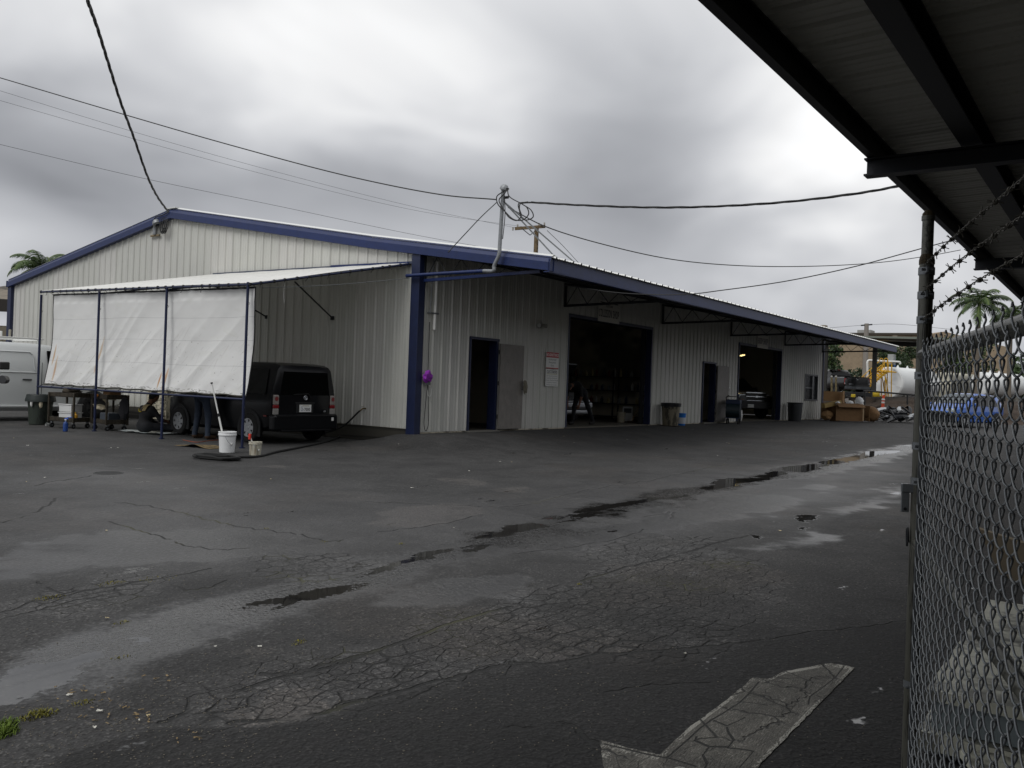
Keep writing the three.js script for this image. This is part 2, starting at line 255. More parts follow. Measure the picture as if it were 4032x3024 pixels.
function asphalt(x0, z0, size, n) {
  const cm = new Uint8Array(n * n * 4), rm = new Uint8Array(n * n * 4), bm = new Uint8Array(n * n * 4), cr = crackRaster(x0, z0, size, n), px = size / n;
  for (let j = 0; j < n; j++) for (let i = 0; i < n; i++) {
    const x = x0 + (i + 0.5) * px, z = z0 + (j + 0.5) * px, o = (j * n + i) * 4;
    const wx = (noise(x * 3, z * 3) - 0.5) * 0.22 + (noise(x * 11, z * 11 + 50) - 0.5) * 0.08, wz = (noise(x * 3 + 70, z * 3) - 0.5) * 0.16 + (noise(x * 11 + 30, z * 11) - 0.5) * 0.07;
    const big = fbm(x * 0.35 + 5, z * 0.35, 4), med = fbm(x * 1.7, z * 1.7 + 40, 4), fine = noise(x * 60, z * 60), grit = noise(x * 140, z * 140), pr = NT[(i * 7 + j * 331 + ((i * j) >> 5)) & 65535];
    const wf = (noise(x * 26, z * 26) - 0.5) * 0.05; let pud = step(0.44, 0.58, look(puddleMask, x + wx * 0.9 + wf, z + wz * 0.8 + wf) + (med - 0.5) * 0.5 + (fine - 0.5) * 0.25);
    let sheen = step(0.3, 0.85, look(sheenMask, x + wx * 2.2, z + wz * 2.2) * (0.4 + 1.2 * med) + (big - 0.5) * 0.7 + (fine - 0.5) * 0.16);
    const seam = look(seamMask, x + wx * 1.4, z + wz * 1.2), damp = look(dampMask, x + wx * 2, z + wz * 2);
    pud = Math.max(pud, step(0.5, 0.6, seam * 0.62 + (fbm(x * 1.9 + 60, z * 5 + 9, 4) - 0.5) * 1.7 - 0.05 + (fine - 0.5) * 0.2)); sheen = Math.max(sheen, step(0.3, 0.75, damp * (0.35 + 1.1 * med) + (fine - 0.5) * 0.2));
    const worn = step(0.3, 0.6, look(wornMask, x + wx, z + wz) + (fine - 0.5) * 0.25), fresh = step(0.4, 0.6, look(newMask, x, z) + (fine - 0.5) * 0.1);
    let k = 0.033 + 0.024 * (big - 0.5) + 0.03 * (med - 0.5);
    k = mix(k, 0.019 + 0.010 * (med - 0.5), fresh); k = mix(k, 0.066, worn * 0.8);
    let r = k * 1.03, g = k, b = k * 0.985;
    // stones of the mix: pale chips, more of them where the binder has worn
    const chip = step(0.62, 0.78, fine * 0.45 + grit * 0.55), dark = step(0.66, 0.8, noise(x * 90 + 11, z * 90));
    const ch = chip * (0.6 + 0.8 * pr) * (0.5 + 0.9 * med);
    const cs = mix(1, 0.6, fresh); r += ch * 0.07 * cs; g += ch * 0.068 * cs; b += ch * 0.065 * cs; const dk = 1 - 0.6 * dark; r *= dk; g *= dk; b *= dk;
    const blot = step(0.56, 0.66, fbm(x * 2.6 + 300, z * 2.6 + 77, 4)); r *= 1 - 0.3 * blot; g *= 1 - 0.3 * blot; b *= 1 - 0.3 * blot;
    const brown = step(0.55, 0.7, fbm(x * 0.8 + 90, z * 0.8 + 12, 3)) * 0.35 + worn * 0.35; r *= 1 + 0.16 * brown; b *= 1 - 0.14 * brown;
    // cracks
    const gm = look(gatorMask, x + wx, z + wz); let gap = 0, lift = 0;
    if (gm > 0.05) { const wob = (noise(x * 30, z * 30) - 0.5) * 0.12, [e, id] = cell(x * 6.2 + wx * 1.2 + wob, z * 7.4 + wz * 1.2 - wob), [e2, id2] = cell(x * 14 + wx * 2 + wob * 1.5, z * 16 + wz * 2 + wob * 1.5), on = step(0.1, 0.35, gm + (med - 0.5) * 0.7), wd = 0.05 + 0.17 * step(0.35, 0.75, noise(x * 2.3 + 17, z * 2.3)) , ed = (noise(x * 70, z * 70) - 0.5) * 0.04;
      gap = on * Math.max((1 - step(0.006, wd, e + ed)) * (0.65 + 0.35 * step(0.3, 0.5, noise(x * 4 + 8, z * 4))), (1 - step(0.01, 0.04 + wd * 0.4, e2 + ed)) * step(0.55, 0.85, gm + med - 0.35) * 0.75); lift = on * ((id - 0.5) * 0.10 + (id2 - 0.5) * 0.05); const tn = 1 + on * (0.5 + 0.5 * (id - 0.4) + 0.25 * (id2 - 0.5)); r *= tn; g *= tn; b *= tn; }
    const line_ = cr[o] / 255 * step(0.25, 0.5, noise(x * 5 + 3, z * 5) + 0.2); gap = Math.max(gap, line_);
    const moss = line_ > 0.2 || gap > 0.5 ? step(0.62, 0.75, fbm(x * 1.1 + 200, z * 1.1, 3)) : 0;
    r = mix(r, mix(0.006, 0.06, moss), gap); g = mix(g, mix(0.006, 0.06, moss), gap); b = mix(b, mix(0.005, 0.02, moss), gap);
    const wetk = mix(0.74, 0.62, fresh); r *= wetk; g *= wetk; b *= wetk;
    const film = pud * 0.55 + sheen * 0.25; r *= 1 - film * 0.55; g *= 1 - film * 0.57; b *= 1 - film * 0.6;
    const h = 0.62 + 0.16 * (fine - 0.5) + 0.14 * (grit - 0.5) + 0.10 * (med - 0.5) * 2 - 0.6 * gap + lift;
    const broad = look(broadMask, x + wx * 2, z + wz * 2) * (0.6 + 0.8 * (big * 0.5 + med * 0.5)); let rough = mix(mix(0.92, 0.95, fresh), 0.52, clamp(broad)) + 0.1 * (fine - 0.5); rough = mix(rough, mix(0.30, 0.2, clamp(damp * 1.5)) + 0.12 * fine, sheen * (1 - worn * 0.6)); rough = mix(rough, 0.03, pud); if (gap > 0.3) rough = mix(rough, 0.85, gap * (1 - pud));
    const hh = mix(h, 0.62, Math.max(pud, sheen * 0.45));
    const S = (v) => 255 * Math.pow(clamp(v), 1 / 2.2);
    cm[o] = S(r); cm[o + 1] = S(g); cm[o + 2] = S(b); cm[o + 3] = 255;
    rm[o] = rm[o + 1] = rm[o + 2] = clamp(rough) * 255; rm[o + 3] = 255; bm[o] = bm[o + 1] = bm[o + 2] = clamp(hh) * 255; bm[o + 3] = 255;
  }
  const mk = (d, s) => { const t = new THREE.DataTexture(d, n, n); t.magFilter = t.minFilter = THREE.LinearFilter; if (s) t.colorSpace = THREE.SRGBColorSpace; t.wrapS = t.wrapT = THREE.MirroredRepeatWrapping; t.needsUpdate = true; return t; };
  return new THREE.MeshStandardMaterial({ map: mk(cm, true), roughnessMap: mk(rm), bumpMap: mk(bm), bumpScale: 0.024, roughness: 1 });
}
function sheet(x0, x1, z0, z1, ox, oz, size, cell = 0.5, drop = 0) { // yard surface, uv as position within the patch
  const nx = Math.max(1, Math.round((x1 - x0) / cell)), nz = Math.max(1, Math.round((z1 - z0) / cell));
  const g = grid(nx, nz, (u, v) => { const x = mix(x0, x1, u), z = mix(z1, z0, v); return [x, drop ? drop : yardY(x, z), z]; }), p = g.attributes.position, uv = g.attributes.uv;
  for (let i = 0; i < p.count; i++) uv.setXY(i, (p.getX(i) - ox) / size, (p.getZ(i) - oz) / size); return g;
}
const nearMat = asphalt(-13.4, 5.2, 7.4, 2048), midMat = asphalt(-14.2, -11, 24, 2048), farMat = asphalt(9.8, -11, 24, 1024);
struct('asphalt_forecourt', sheet(-13.4, -6, 5.2, 12.6, -13.4, 5.2, 7.4), nearMat, 'cracked wet asphalt with puddles and a worn painted arrow', 'asphalt');
struct('asphalt_yard', [sheet(-14.2, 9.8, -11, 5.2, -14.2, -11, 24), sheet(-6, 9.8, 5.2, 13, -14.2, -11, 24), sheet(-14.2, -13.4, 5.2, 13, -14.2, -11, 24), sheet(-13.4, -6, 12.6, 13, -14.2, -11, 24)], midMat, 'wet asphalt yard in front of the metal workshop', 'asphalt');
struct('asphalt_drive', [sheet(9.8, 38.2, -11, 13, 9.8, -11, 24)], farMat, 'asphalt drive running past the workshop doors', 'asphalt');
struct('asphalt_surround', [sheet(-60, -14.2, -60, 60, 0, 0, 24, 4), sheet(-14.2, 38.2, 13, 60, 9.8, -11, 24, 1), sheet(-14.2, 38.2, -60, -11, 9.8, -11, 24, 1)], farMat, 'asphalt ground around the yard', 'asphalt');
const EARTH = mat('#3d332b', 0.95, 0, { map: withTex(tex(512, 512, (u, v, o) => { const k = 0.55 + 0.3 * pn(u, v, 12, 12, 21) + 0.35 * pn(u, v, 60, 60, 22) + 0.25 * (pn(u, v, 150, 150, 23) - 0.5); o[0] = k; o[1] = k * 0.96; o[2] = k * 0.9; }), 0.25) });
// the upper yard behind a bank of earth: ground steps up about 1.2 m past the drive
function upper(x, z) { const t = step(38.6, 44.5, x + 0.8 * Math.sin(z * 0.6)); return -0.02 + 1.2 * t + t * (1 - step(44, 50, x)) * 0.0 + (noise(x * 1.3, z * 1.3) - 0.5) * 0.35 * (1 - step(44, 50, x)) * step(38.4, 39.2, x); }
struct('earth_bank', uvBox(grid(60, 90, (u, v) => { const x = 38.2 + (u < 0.6 ? u / 0.6 * 9 : 9 + (u - 0.6) / 0.4 * 60), z = -60 + v * 120; return [x, upper(x, z), z]; }).rotateX(0)), Object.assign(EARTH.clone(), { side: THREE.DoubleSide }), 'bank of dark bare earth rising to the upper yard', 'earth');
struct('ground', [sheet(-900, 900, -900, 900, 0, 0, 24, 300, -0.5)], mat('#4a4a40', 0.95), 'open ground reaching to the horizon', 'ground');
// loose grit washed along the seam, the cracks and the left edge
{
  seed(17); const st = new THREE.OctahedronGeometry(1, 0), q = [];
  for (let i = 0; i < 1700; i++) { let x, y; const k = rnd(); if (k < 0.3) { x = rr(-20, 560); y = rr(1440, 1655); } else if (k < 0.55) { x = rr(200, 1300); y = rr(1250, 1640); } else { x = rr(0, 1950); y = rr(1080, 1655); }
    const p = onG(x, y); if (look(puddleMask, p.x, p.z) + look(sheenMask, p.x, p.z) * 0.6 + look(seamMask, p.x, p.z) > 0.25) continue; const s = rr(0.0014, 0.0040) * (0.7 + 0.12 * p.distanceTo(CAM)); q.push(clean(st.clone()).scale(s * rr(0.8, 1.6), s * rr(0.4, 0.8), s).rotateY(rr(0, 6)).translate(p.x, p.y + s * 0.3, p.z)); }
  const o = struct('loose_grit', q, mat('#6a655c', 0.95), 'small loose grit scattered over the asphalt', 'gravel'); o.userData.kind = 'stuff';
}
// ---------- the metal workshop ----------
const RIB = 0.3048, PAN = 0.9144, LEN = 29.55, WID = 18.29;
const RIDGE = { z: -9.145, y: 5.60 }, KINK = { z: -1.4, y: 4.29 }, EAVE = { z: 3.40, y: 3.57 }, REAR = { z: -18.45, y: 4.03 };
const roofY = (z) => z < RIDGE.z ? mix(REAR.y, RIDGE.y, (z - REAR.z) / (RIDGE.z - REAR.z)) : z < KINK.z ? mix(RIDGE.y, KINK.y, (z - RIDGE.z) / (KINK.z - RIDGE.z)) : mix(KINK.y, EAVE.y, (z - KINK.z) / (EAVE.z - KINK.z));
// rib profile of the sheets: tall rib each foot, two low stiffeners between
function profile(u0, u1, phase = 0, scale = 1) {
  const pts = [];
  for (let k = Math.floor((u0 - phase) / RIB) - 1; k <= Math.ceil((u1 - phase) / RIB) + 1; k++) {
    const c = phase + k * RIB;
    for (const [d, h] of [[-0.036, 0], [-0.014, 0.031], [0.014, 0.031], [0.036, 0], [0.085, 0], [0.094, 0.006], [0.112, 0.006], [0.121, 0], [0.183, 0], [0.192, 0.006], [0.21, 0.006], [0.219, 0]]) pts.push([c + d, h * scale]);
  }
  const at = (u) => { for (let i = 1; i < pts.length; i++) if (pts[i][0] >= u) { const t = (u - pts[i - 1][0]) / (pts[i][0] - pts[i - 1][0]); return mix(pts[i - 1][1], pts[i][1], t); } return 0; };
  return [[u0, at(u0)], ...pts.filter((p) => p[0] > u0 + 1e-4 && p[0] < u1 - 1e-4), [u1, at(u1)]];
}
function ribbed(u0, u1, lo, hi, place, phase = 0, scale = 1) { // lo/hi(u) ends of the sheet, place(u, w, h) -> point
  const pr = profile(u0, u1, phase, scale), q = [], uv = [];
  for (let i = 0; i + 1 < pr.length; i++) { const [a, ha] = pr[i], [b, hb] = pr[i + 1]; q.push([place(a, lo(a), ha), place(b, lo(b), hb), place(b, hi(b), hb), place(a, hi(a), ha)]); const la = lo(a), lb = lo(b), Ha = hi(a), Hb = hi(b); uv.push(a, la, b, lb, b, Hb, a, la, b, Hb, a, Ha); }
  const g = tris(q); g.setAttribute('uv', new THREE.Float32BufferAttribute(uv, 2)); return g;
}
const shop = thing('metal_workshop', 'long cream ribbed metal workshop with navy trim and white roof', 'building');
const CREAMS = ['#cbcbc5', '#c8c8c2', '#cecdc8'].map((c) => { const m = CREAM.clone(); m.color.set(c); return m; });
// gable wall, one sheet at a time, in plane x = 0 facing -x
for (let k = 0; k < 20; k++) {
  const u0 = k * PAN, u1 = Math.min(WID, u0 + PAN);
  part(shop, 'wall_panel', ribbed(u0, u1, () => 0.095 + 0.004 * ((k * 7) % 3), (u) => roofY(-u - 0.1) - 0.14, (u, w, h) => [-h - 0.004 - 0.002 * (k % 2), w, -u - 0.1]), CREAMS[(k * 5) % 3]);
}
// front wall in plane z = 0 with its openings
const DOORS = [[1.73, 2.81, 2.15, 3.80], [15.03, 16.15, 2.15, 17.25]], BAYS = [[5.98, 10.98, 3.02], [18.41, 23.40, 3.0]], WINDOW = [26.70, 28.71, 0.905, 2.124];
{
  const holes = [[DOORS[0][0], DOORS[0][1], 0, 2.15], [BAYS[0][0], BAYS[0][1], 0, BAYS[0][2]], [DOORS[1][0], DOORS[1][1], 0, 2.15], [BAYS[1][0], BAYS[1][1], 0, BAYS[1][2]], WINDOW];
  const cuts = [0.06]; for (let k = 1; k * PAN < LEN - 0.06; k++) cuts.push(k * PAN); for (const h of holes) cuts.push(h[0], h[1]); cuts.push(LEN - 0.06); cuts.sort((a, b) => a - b);
  const top = roofY(0) - 0.12;
  for (let i = 0; i + 1 < cuts.length; i++) {
    const a = cuts[i], b = cuts[i + 1], c = (a + b) / 2; if (b - a < 0.02) continue;
    const h = holes.find((q) => c > q[0] && c < q[1]); const bits = h ? [...(h[2] > 0 ? [[0.03, h[2]]] : []), [h[3], top]] : [[0.03, top]];
    const k = Math.floor(c / PAN);
    for (const [y0, y1] of bits) part(shop, 'wall_panel', ribbed(a, b, () => y0, () => y1, (u, w, hh) => [u, w, hh + 0.004 + 0.002 * (k % 2)], 0.16), CREAMS[(k * 7 + 1) % 3]);
  }
}
// body of the walls behind the sheets, rear and far walls, floor
const LINER = mat('#c9c8c2', 0.9, 0, { map: withTex(dirtMap, 0.3) }), DARKLINER = LINER;
{
  const q = [], T = 0.1, y1 = roofY(0) - 0.14;
  const xs = [[0.1, DOORS[0][0]], [DOORS[0][1], BAYS[0][0]], [BAYS[0][1], DOORS[1][0]], [DOORS[1][1], BAYS[1][0]], [BAYS[1][1], WINDOW[0]], [WINDOW[1], LEN - 0.1]];
  for (const [a, b] of xs) q.push(span(a, b, 0, y1, -T, -0.003));
  for (const d of DOORS) q.push(span(d[0], d[1], d[2], y1, -T, -0.003)); for (const b of BAYS) q.push(span(b[0], b[1], b[2], y1, -T, -0.003));
  q.push(span(WINDOW[0], WINDOW[1], 0, WINDOW[2], -T, -0.003), span(WINDOW[0], WINDOW[1], WINDOW[3], y1, -T, -0.003));
  part(shop, 'front_wall_lining', uvBox(mergeGeometries(q)), LINER);
  const gable = (x, t) => { const s = [[0, 0.06], [WID + 0.1, 0.06], [WID + 0.1, roofY(-WID - 0.1) - 0.15], [-RIDGE.z, RIDGE.y - 0.15], [0, roofY(0) - 0.15]]; return uvBox(extrude(s, t).rotateY(Math.PI / 2).translate(x, 0, 0)); };
  part(shop, 'gable_wall_lining', gable(0.06, 0.1), LINER); part(shop, 'far_gable_wall', gable(LEN - 0.06, 0.1), CREAM);
  part(shop, 'rear_wall', span(0, LEN, 0, roofY(-18.39) - 0.13, -18.45, -18.35), CREAM);
  part(shop, 'concrete_floor', span(0.02, LEN - 0.02, -0.3, 0.03, -18.34, -0.005), mat('#5b5a57', 0.75, 0, { map: withTex(dirtMap, 0.3) }));
  part(shop, 'foundation', [span(-0.02, 0.14, -0.3, 0.085, -18.4, -0.12)], mat('#3f3f3d', 0.9, 0, { map: withTex(dirtMap, 0.5) }));
  // rooms: partition walls inside
  part(shop, 'partition_wall', [span(0.12, 5.3, 0.03, 3.9, -3.6, -3.5), span(5.25, 5.35, 0.03, 3.9, -3.5, -0.11)], DARKLINER);
  part(shop, 'partition_wall', [span(5.4, 14.0, 0.03, 4.0, -6.1, -6.0)], LINER);
  part(shop, 'partition_wall', [span(13.9, 14.0, 0.03, 4.0, -6.0, -0.11), span(17.6, 17.7, 0.03, 4.0, -9, -0.11)], DARKLINER);
}
// roof sheets
{
  const slope = (a, b, lift) => { const L = Math.hypot(b.z - a.z, b.y - a.y), n = [0, (b.z - a.z) / L, -(b.y - a.y) / L]; return (u, w, h) => { const t = w / L; return [u, mix(a.y, b.y, t) + n[1] * (h + lift), mix(a.z, b.z, t) + n[2] * (h + lift)]; }; };
  const N = 33, x0 = -0.12;
  for (const [a, b] of [[RIDGE, KINK], [KINK, EAVE], [REAR, RIDGE]]) {
    const L = Math.hypot(b.z - a.z, b.y - a.y), over = b === EAVE ? 0.06 : b === KINK ? 0.05 : 0;
    for (let k = 0; k < N; k++) { const u0 = x0 + k * PAN, u1 = Math.min(LEN + 0.02, u0 + PAN); if (u1 > u0 + 0.05) part(shop, 'roof_panel', ribbed(u0, Math.min(LEN + 0.03, u1 + 0.03), () => 0, () => L + over, slope(a, b, 0.004 + 0.003 * (k % 2) + (b === KINK ? 0.012 : 0)), -0.02, 1.15), ROOFWHITE); }
  }
  part(shop, 'ridge_cap', [bar(V(-0.15, RIDGE.y + 0.025, RIDGE.z), V(LEN + 0.05, RIDGE.y + 0.025, RIDGE.z), 0.5, 0.03)], ROOFWHITE);
  // purlins carrying the canopy roof
  for (const z of [0.35, 1.2, 2.05, 2.85]) part(shop, 'purlin', span(-0.02, LEN - 0.04, roofY(z) - 0.17, roofY(z) - 0.012, z - 0.03, z + 0.03), STEELDARK);
  // rake trim along the gable: navy face, bevel and white top edge
  const rake = (a, b, m, o0, o1, x0_, x1_) => { const P = (p, o, x) => [x, p.y + o, p.z]; const q = [[P(a, o0, x0_), P(b, o0, x0_), P(b, o1, x1_), P(a, o1, x1_)]]; return tris(q); };
  const runs = [[REAR, RIDGE], [RIDGE, KINK], [KINK, EAVE]];
  const face = [], bevel = [], cap = [], under = [];
  for (const [a, b] of runs) { face.push(rake(a, b, 0, -0.245, -0.085, -0.15, -0.15)); bevel.push(rake(a, b, 0, -0.085, 0.035, -0.15, -0.085)); cap.push(rake(a, b, 0, 0.035, 0.075, -0.085, -0.02)); cap.push(rake(a, b, 0, 0.075, 0.03, -0.02, 0.12)); under.push(rake(a, b, 0, -0.245, -0.25, -0.15, -0.012)); under.push(rake(a, b, 0, -0.25, 0.02, -0.012, 0.0)); }
  const navy2 = Object.assign(NAVY.clone(), { side: THREE.DoubleSide });
  for (let i = 0; i < 3; i++) { part(shop, 'rake_fascia', [face[i], bevel[i], under[2 * i], under[2 * i + 1]].map((g) => uvBox(g)), navy2); part(shop, 'roof_edge_flashing', [cap[2 * i], cap[2 * i + 1]], ROOFWHITE); }
  // eave fascia in lengths of about 6 m, open gutter lip
  for (let k = 0; k < 5; k++) { const a = -0.15 + k * 5.93, b = Math.min(LEN + 0.05, a + 5.925); part(shop, 'eave_fascia', [uvBox(span(a, b, 3.315, 3.555, 3.36, 3.385)), uvBox(span(a, b, 3.30, 3.318, 3.26, 3.385))], NAVY); }
  part(shop, 'rear_fascia', span(-0.15, LEN, 3.78, 4.0, -18.52, -18.49), NAVY);
  // columns
  part(shop, 'corner_column', uvBox(rbox(0.2, 4.06, 0.24, -0.01, 1.82, -0.06, 0.008)), DARKNAVY);
  part(shop, 'corner_column', uvBox(rbox(0.2, 4.1, 0.24, -0.01, 1.78, -18.36, 0.008)), DARKNAVY);
  part(shop, 'corner_column', uvBox(rbox(0.16, 3.9, 0.16, LEN - 0.05, 1.95, 0.0, 0.008)), DARKNAVY);
  // roof trusses over the apron
  for (const [i, x] of [0.06, 5.74, 11.65, 17.5, 23.67, 29.32].entries()) {
    const t = new THREE.Group(); t.name = 'canopy_truss'; shop.add(t); const m = i ? STEELDARK : NAVY, yb = 3.29, ztip = 3.05;
    part(t, 'bottom_chord', uvBox(bar(V(x, yb, 0.02), V(x, yb + 0.06, ztip), 0.07, 0.06)), m);
    part(t, 'top_chord', bar(V(x, roofY(0.02) - 0.2, 0.02), V(x, roofY(ztip) - 0.2, ztip), 0.07, 0.06), STEELDARK);
    part(t, 'end_post', bar(V(x, yb, 0.05), V(x, roofY(0.05) - 0.2, 0.05), 0.05, 0.05), STEELDARK);
    const n = 9; for (let k = 0; k < n; k++) { const z0 = 0.08 + k * (ztip - 0.15) / n, z1 = 0.08 + (k + 1) * (ztip - 0.15) / n, up = (z) => roofY(z) - 0.22, dn = (z) => yb + 0.02 + 0.06 * z / ztip; part(t, 'web_rod', rod(V(x, k % 2 ? up(z0) : dn(z0), z0), V(x, k % 2 ? dn(z1) : up(z1), z1), 0.011, 0.011, 6), STEELDARK); }
  }
}
// bays: navy jamb trim; doors: frame, leaf folded back on the wall
for (const [a, b, h] of BAYS) { const g = new THREE.Group(); g.name = 'bay_opening'; shop.add(g); part(g, 'jamb', span(a - 0.02, a + 0.05, 0.03, h, -0.16, 0.045), DARKNAVY); part(g, 'jamb', span(b - 0.05, b + 0.02, 0.03, h, -0.16, 0.045), DARKNAVY); part(g, 'header', span(a - 0.02, b + 0.02, h, h + 0.09, -0.16, 0.045), DARKNAVY); part(g, 'door_track', span(a + 0.06, a + 0.12, 0.03, h, -0.3, -0.17), STEELDARK); part(g, 'door_track', span(b - 0.12, b - 0.06, 0.03, h, -0.3, -0.17), STEELDARK); part(g, 'rolled_door', rod(V(a + 0.1, h + 0.22, -0.42), V(b - 0.1, h + 0.22, -0.42), 0.2, 0.2, 20), STEELDARK); }
const LEAF = mat('#8b8680', 0.55, 0, { map: withTex(speckMap, 1) });
DOORS.forEach(([a, b, h, e], i) => {
  const g = new THREE.Group(); g.name = 'doorway'; shop.add(g);
  part(g, 'frame', [span(a - 0.01, a + 0.05, 0.03, h, -0.13, 0.05), span(b - 0.06, b + 0.01, 0.03, h, -0.18, 0.05), span(a - 0.01, b + 0.04, h, h + 0.06, -0.13, 0.055)], DARKNAVY);
  part(g, 'threshold', span(a - 0.05, b + 0.05, 0.0, 0.028, -0.1, 0.16), mat('#77756f', 0.8));
  part(g, 'door', rbox(e - b - 0.02, 2.05, 0.045, (b + e) / 2 + 0.01, 0.05 + 1.025, 0.1, 0.006), LEAF);
  for (const y of [0.3, 1.1, 1.85]) part(g, 'hinge', rod(V(b + 0.005, y, 0.078), V(b + 0.005, y + 0.1, 0.078), 0.012), STEELDARK);
  const hd = part(g, 'door_handle', [rod(V(e - 0.07, 1.02, 0.12), V(e - 0.07, 1.02, 0.17), 0.012), rbox(0.03, 0.03, 0.03, e - 0.07, 1.02, 0.18, 0.012)], i ? BLACK : CHROME);
  if (i) part(g, 'pull_handle', tube([V(e - 0.06, 1.2, 0.123), V(e - 0.06, 1.21, 0.16), V(e - 0.06, 1.33, 0.16), V(e - 0.06, 1.34, 0.123)], 0.008), CHROME);
});
{ // barred window
  const [a, b, y0, y1] = WINDOW, g = new THREE.Group(); g.name = 'window'; shop.add(g);
  part(g, 'frame', [span(a, b, y1 - 0.06, y1 + 0.01, -0.08, 0.055), span(a, b, y0 - 0.01, y0 + 0.05, -0.08, 0.075), span(a - 0.01, a + 0.06, y0 - 0.01, y1, -0.08, 0.055), span(b - 0.06, b + 0.01, y0 - 0.01, y1, -0.08, 0.055), span((a + b) / 2 + 0.2, (a + b) / 2 + 0.25, y0, y1, -0.08, 0.03)], mat('#3a3d40', 0.5));
  part(g, 'pane', span(a + 0.05, b - 0.05, y0 + 0.04, y1 - 0.05, -0.05, -0.045), phys('#7d8488', 0.25, { transmission: 0.85, ior: 1.45, thickness: 0 }));
  for (let k = 1; k < 12; k++) part(g, 'security_bar', rod(V(a + k * (b - a) * 0.58 / 12 + 0.05, y0 + 0.03, 0.02), V(a + k * (b - a) * 0.58 / 12 + 0.05, y1 - 0.03, 0.02), 0.007, 0.007, 6), STEELDARK);
  part(g, 'cross_bar', span(a + 0.04, a + (b - a) * 0.6, 1.48, 1.5, 0.012, 0.03), GALV);
}
// painted names over the bays, on boards
function board(parent, name, w, h, draw, x, y, z, rx = 512, ry = 256, back) { const t = canvasTex(rx, ry, draw), g = new THREE.Group(); g.name = name; parent.add(g); g.position.set(x, y, z); part(g, 'panel', box(w, h, 0.012), back ?? mat('#c9c7c0', 0.6)); const f = clean(new THREE.PlaneGeometry(w - 0.004, h - 0.004)).translate(0, 0, 0.0085); part(g, 'face', f, mat('#ffffff', 0.55, 0, { map: t })); return g; }
board(shop, 'bay_sign', 1.25, 0.62, (c, w, h) => { c.fillStyle = '#cdcac0'; c.fillRect(0, 0, w, h); c.fillStyle = '#1a1c20'; c.textAlign = 'center'; c.fillRect(40, 22, w - 80, 10); c.font = 'bold 40px sans-serif'; c.fillText('CUSTOM', w / 2, 78); c.save(); c.translate(w / 2, 0); c.scale(0.62, 1.35); c.font = 'bold 96px sans-serif'; c.fillText('COLLISION SHOP', 0, 148); c.restore(); }, 8.1, 3.34, 0.055);
board(shop, 'bay_sign', 1.25, 0.62, (c, w, h) => { c.fillStyle = '#cdcac0'; c.fillRect(0, 0, w, h); c.fillStyle = '#1a1c20'; c.textAlign = 'center'; c.fillRect(40, 22, w - 80, 10); c.save(); c.translate(w / 2, 0); c.scale(0.8, 1.35); c.font = 'bold 104px sans-serif'; c.fillText('BODY SHOP', 0, 138); c.restore(); }, 20.9, 3.3, 0.055);
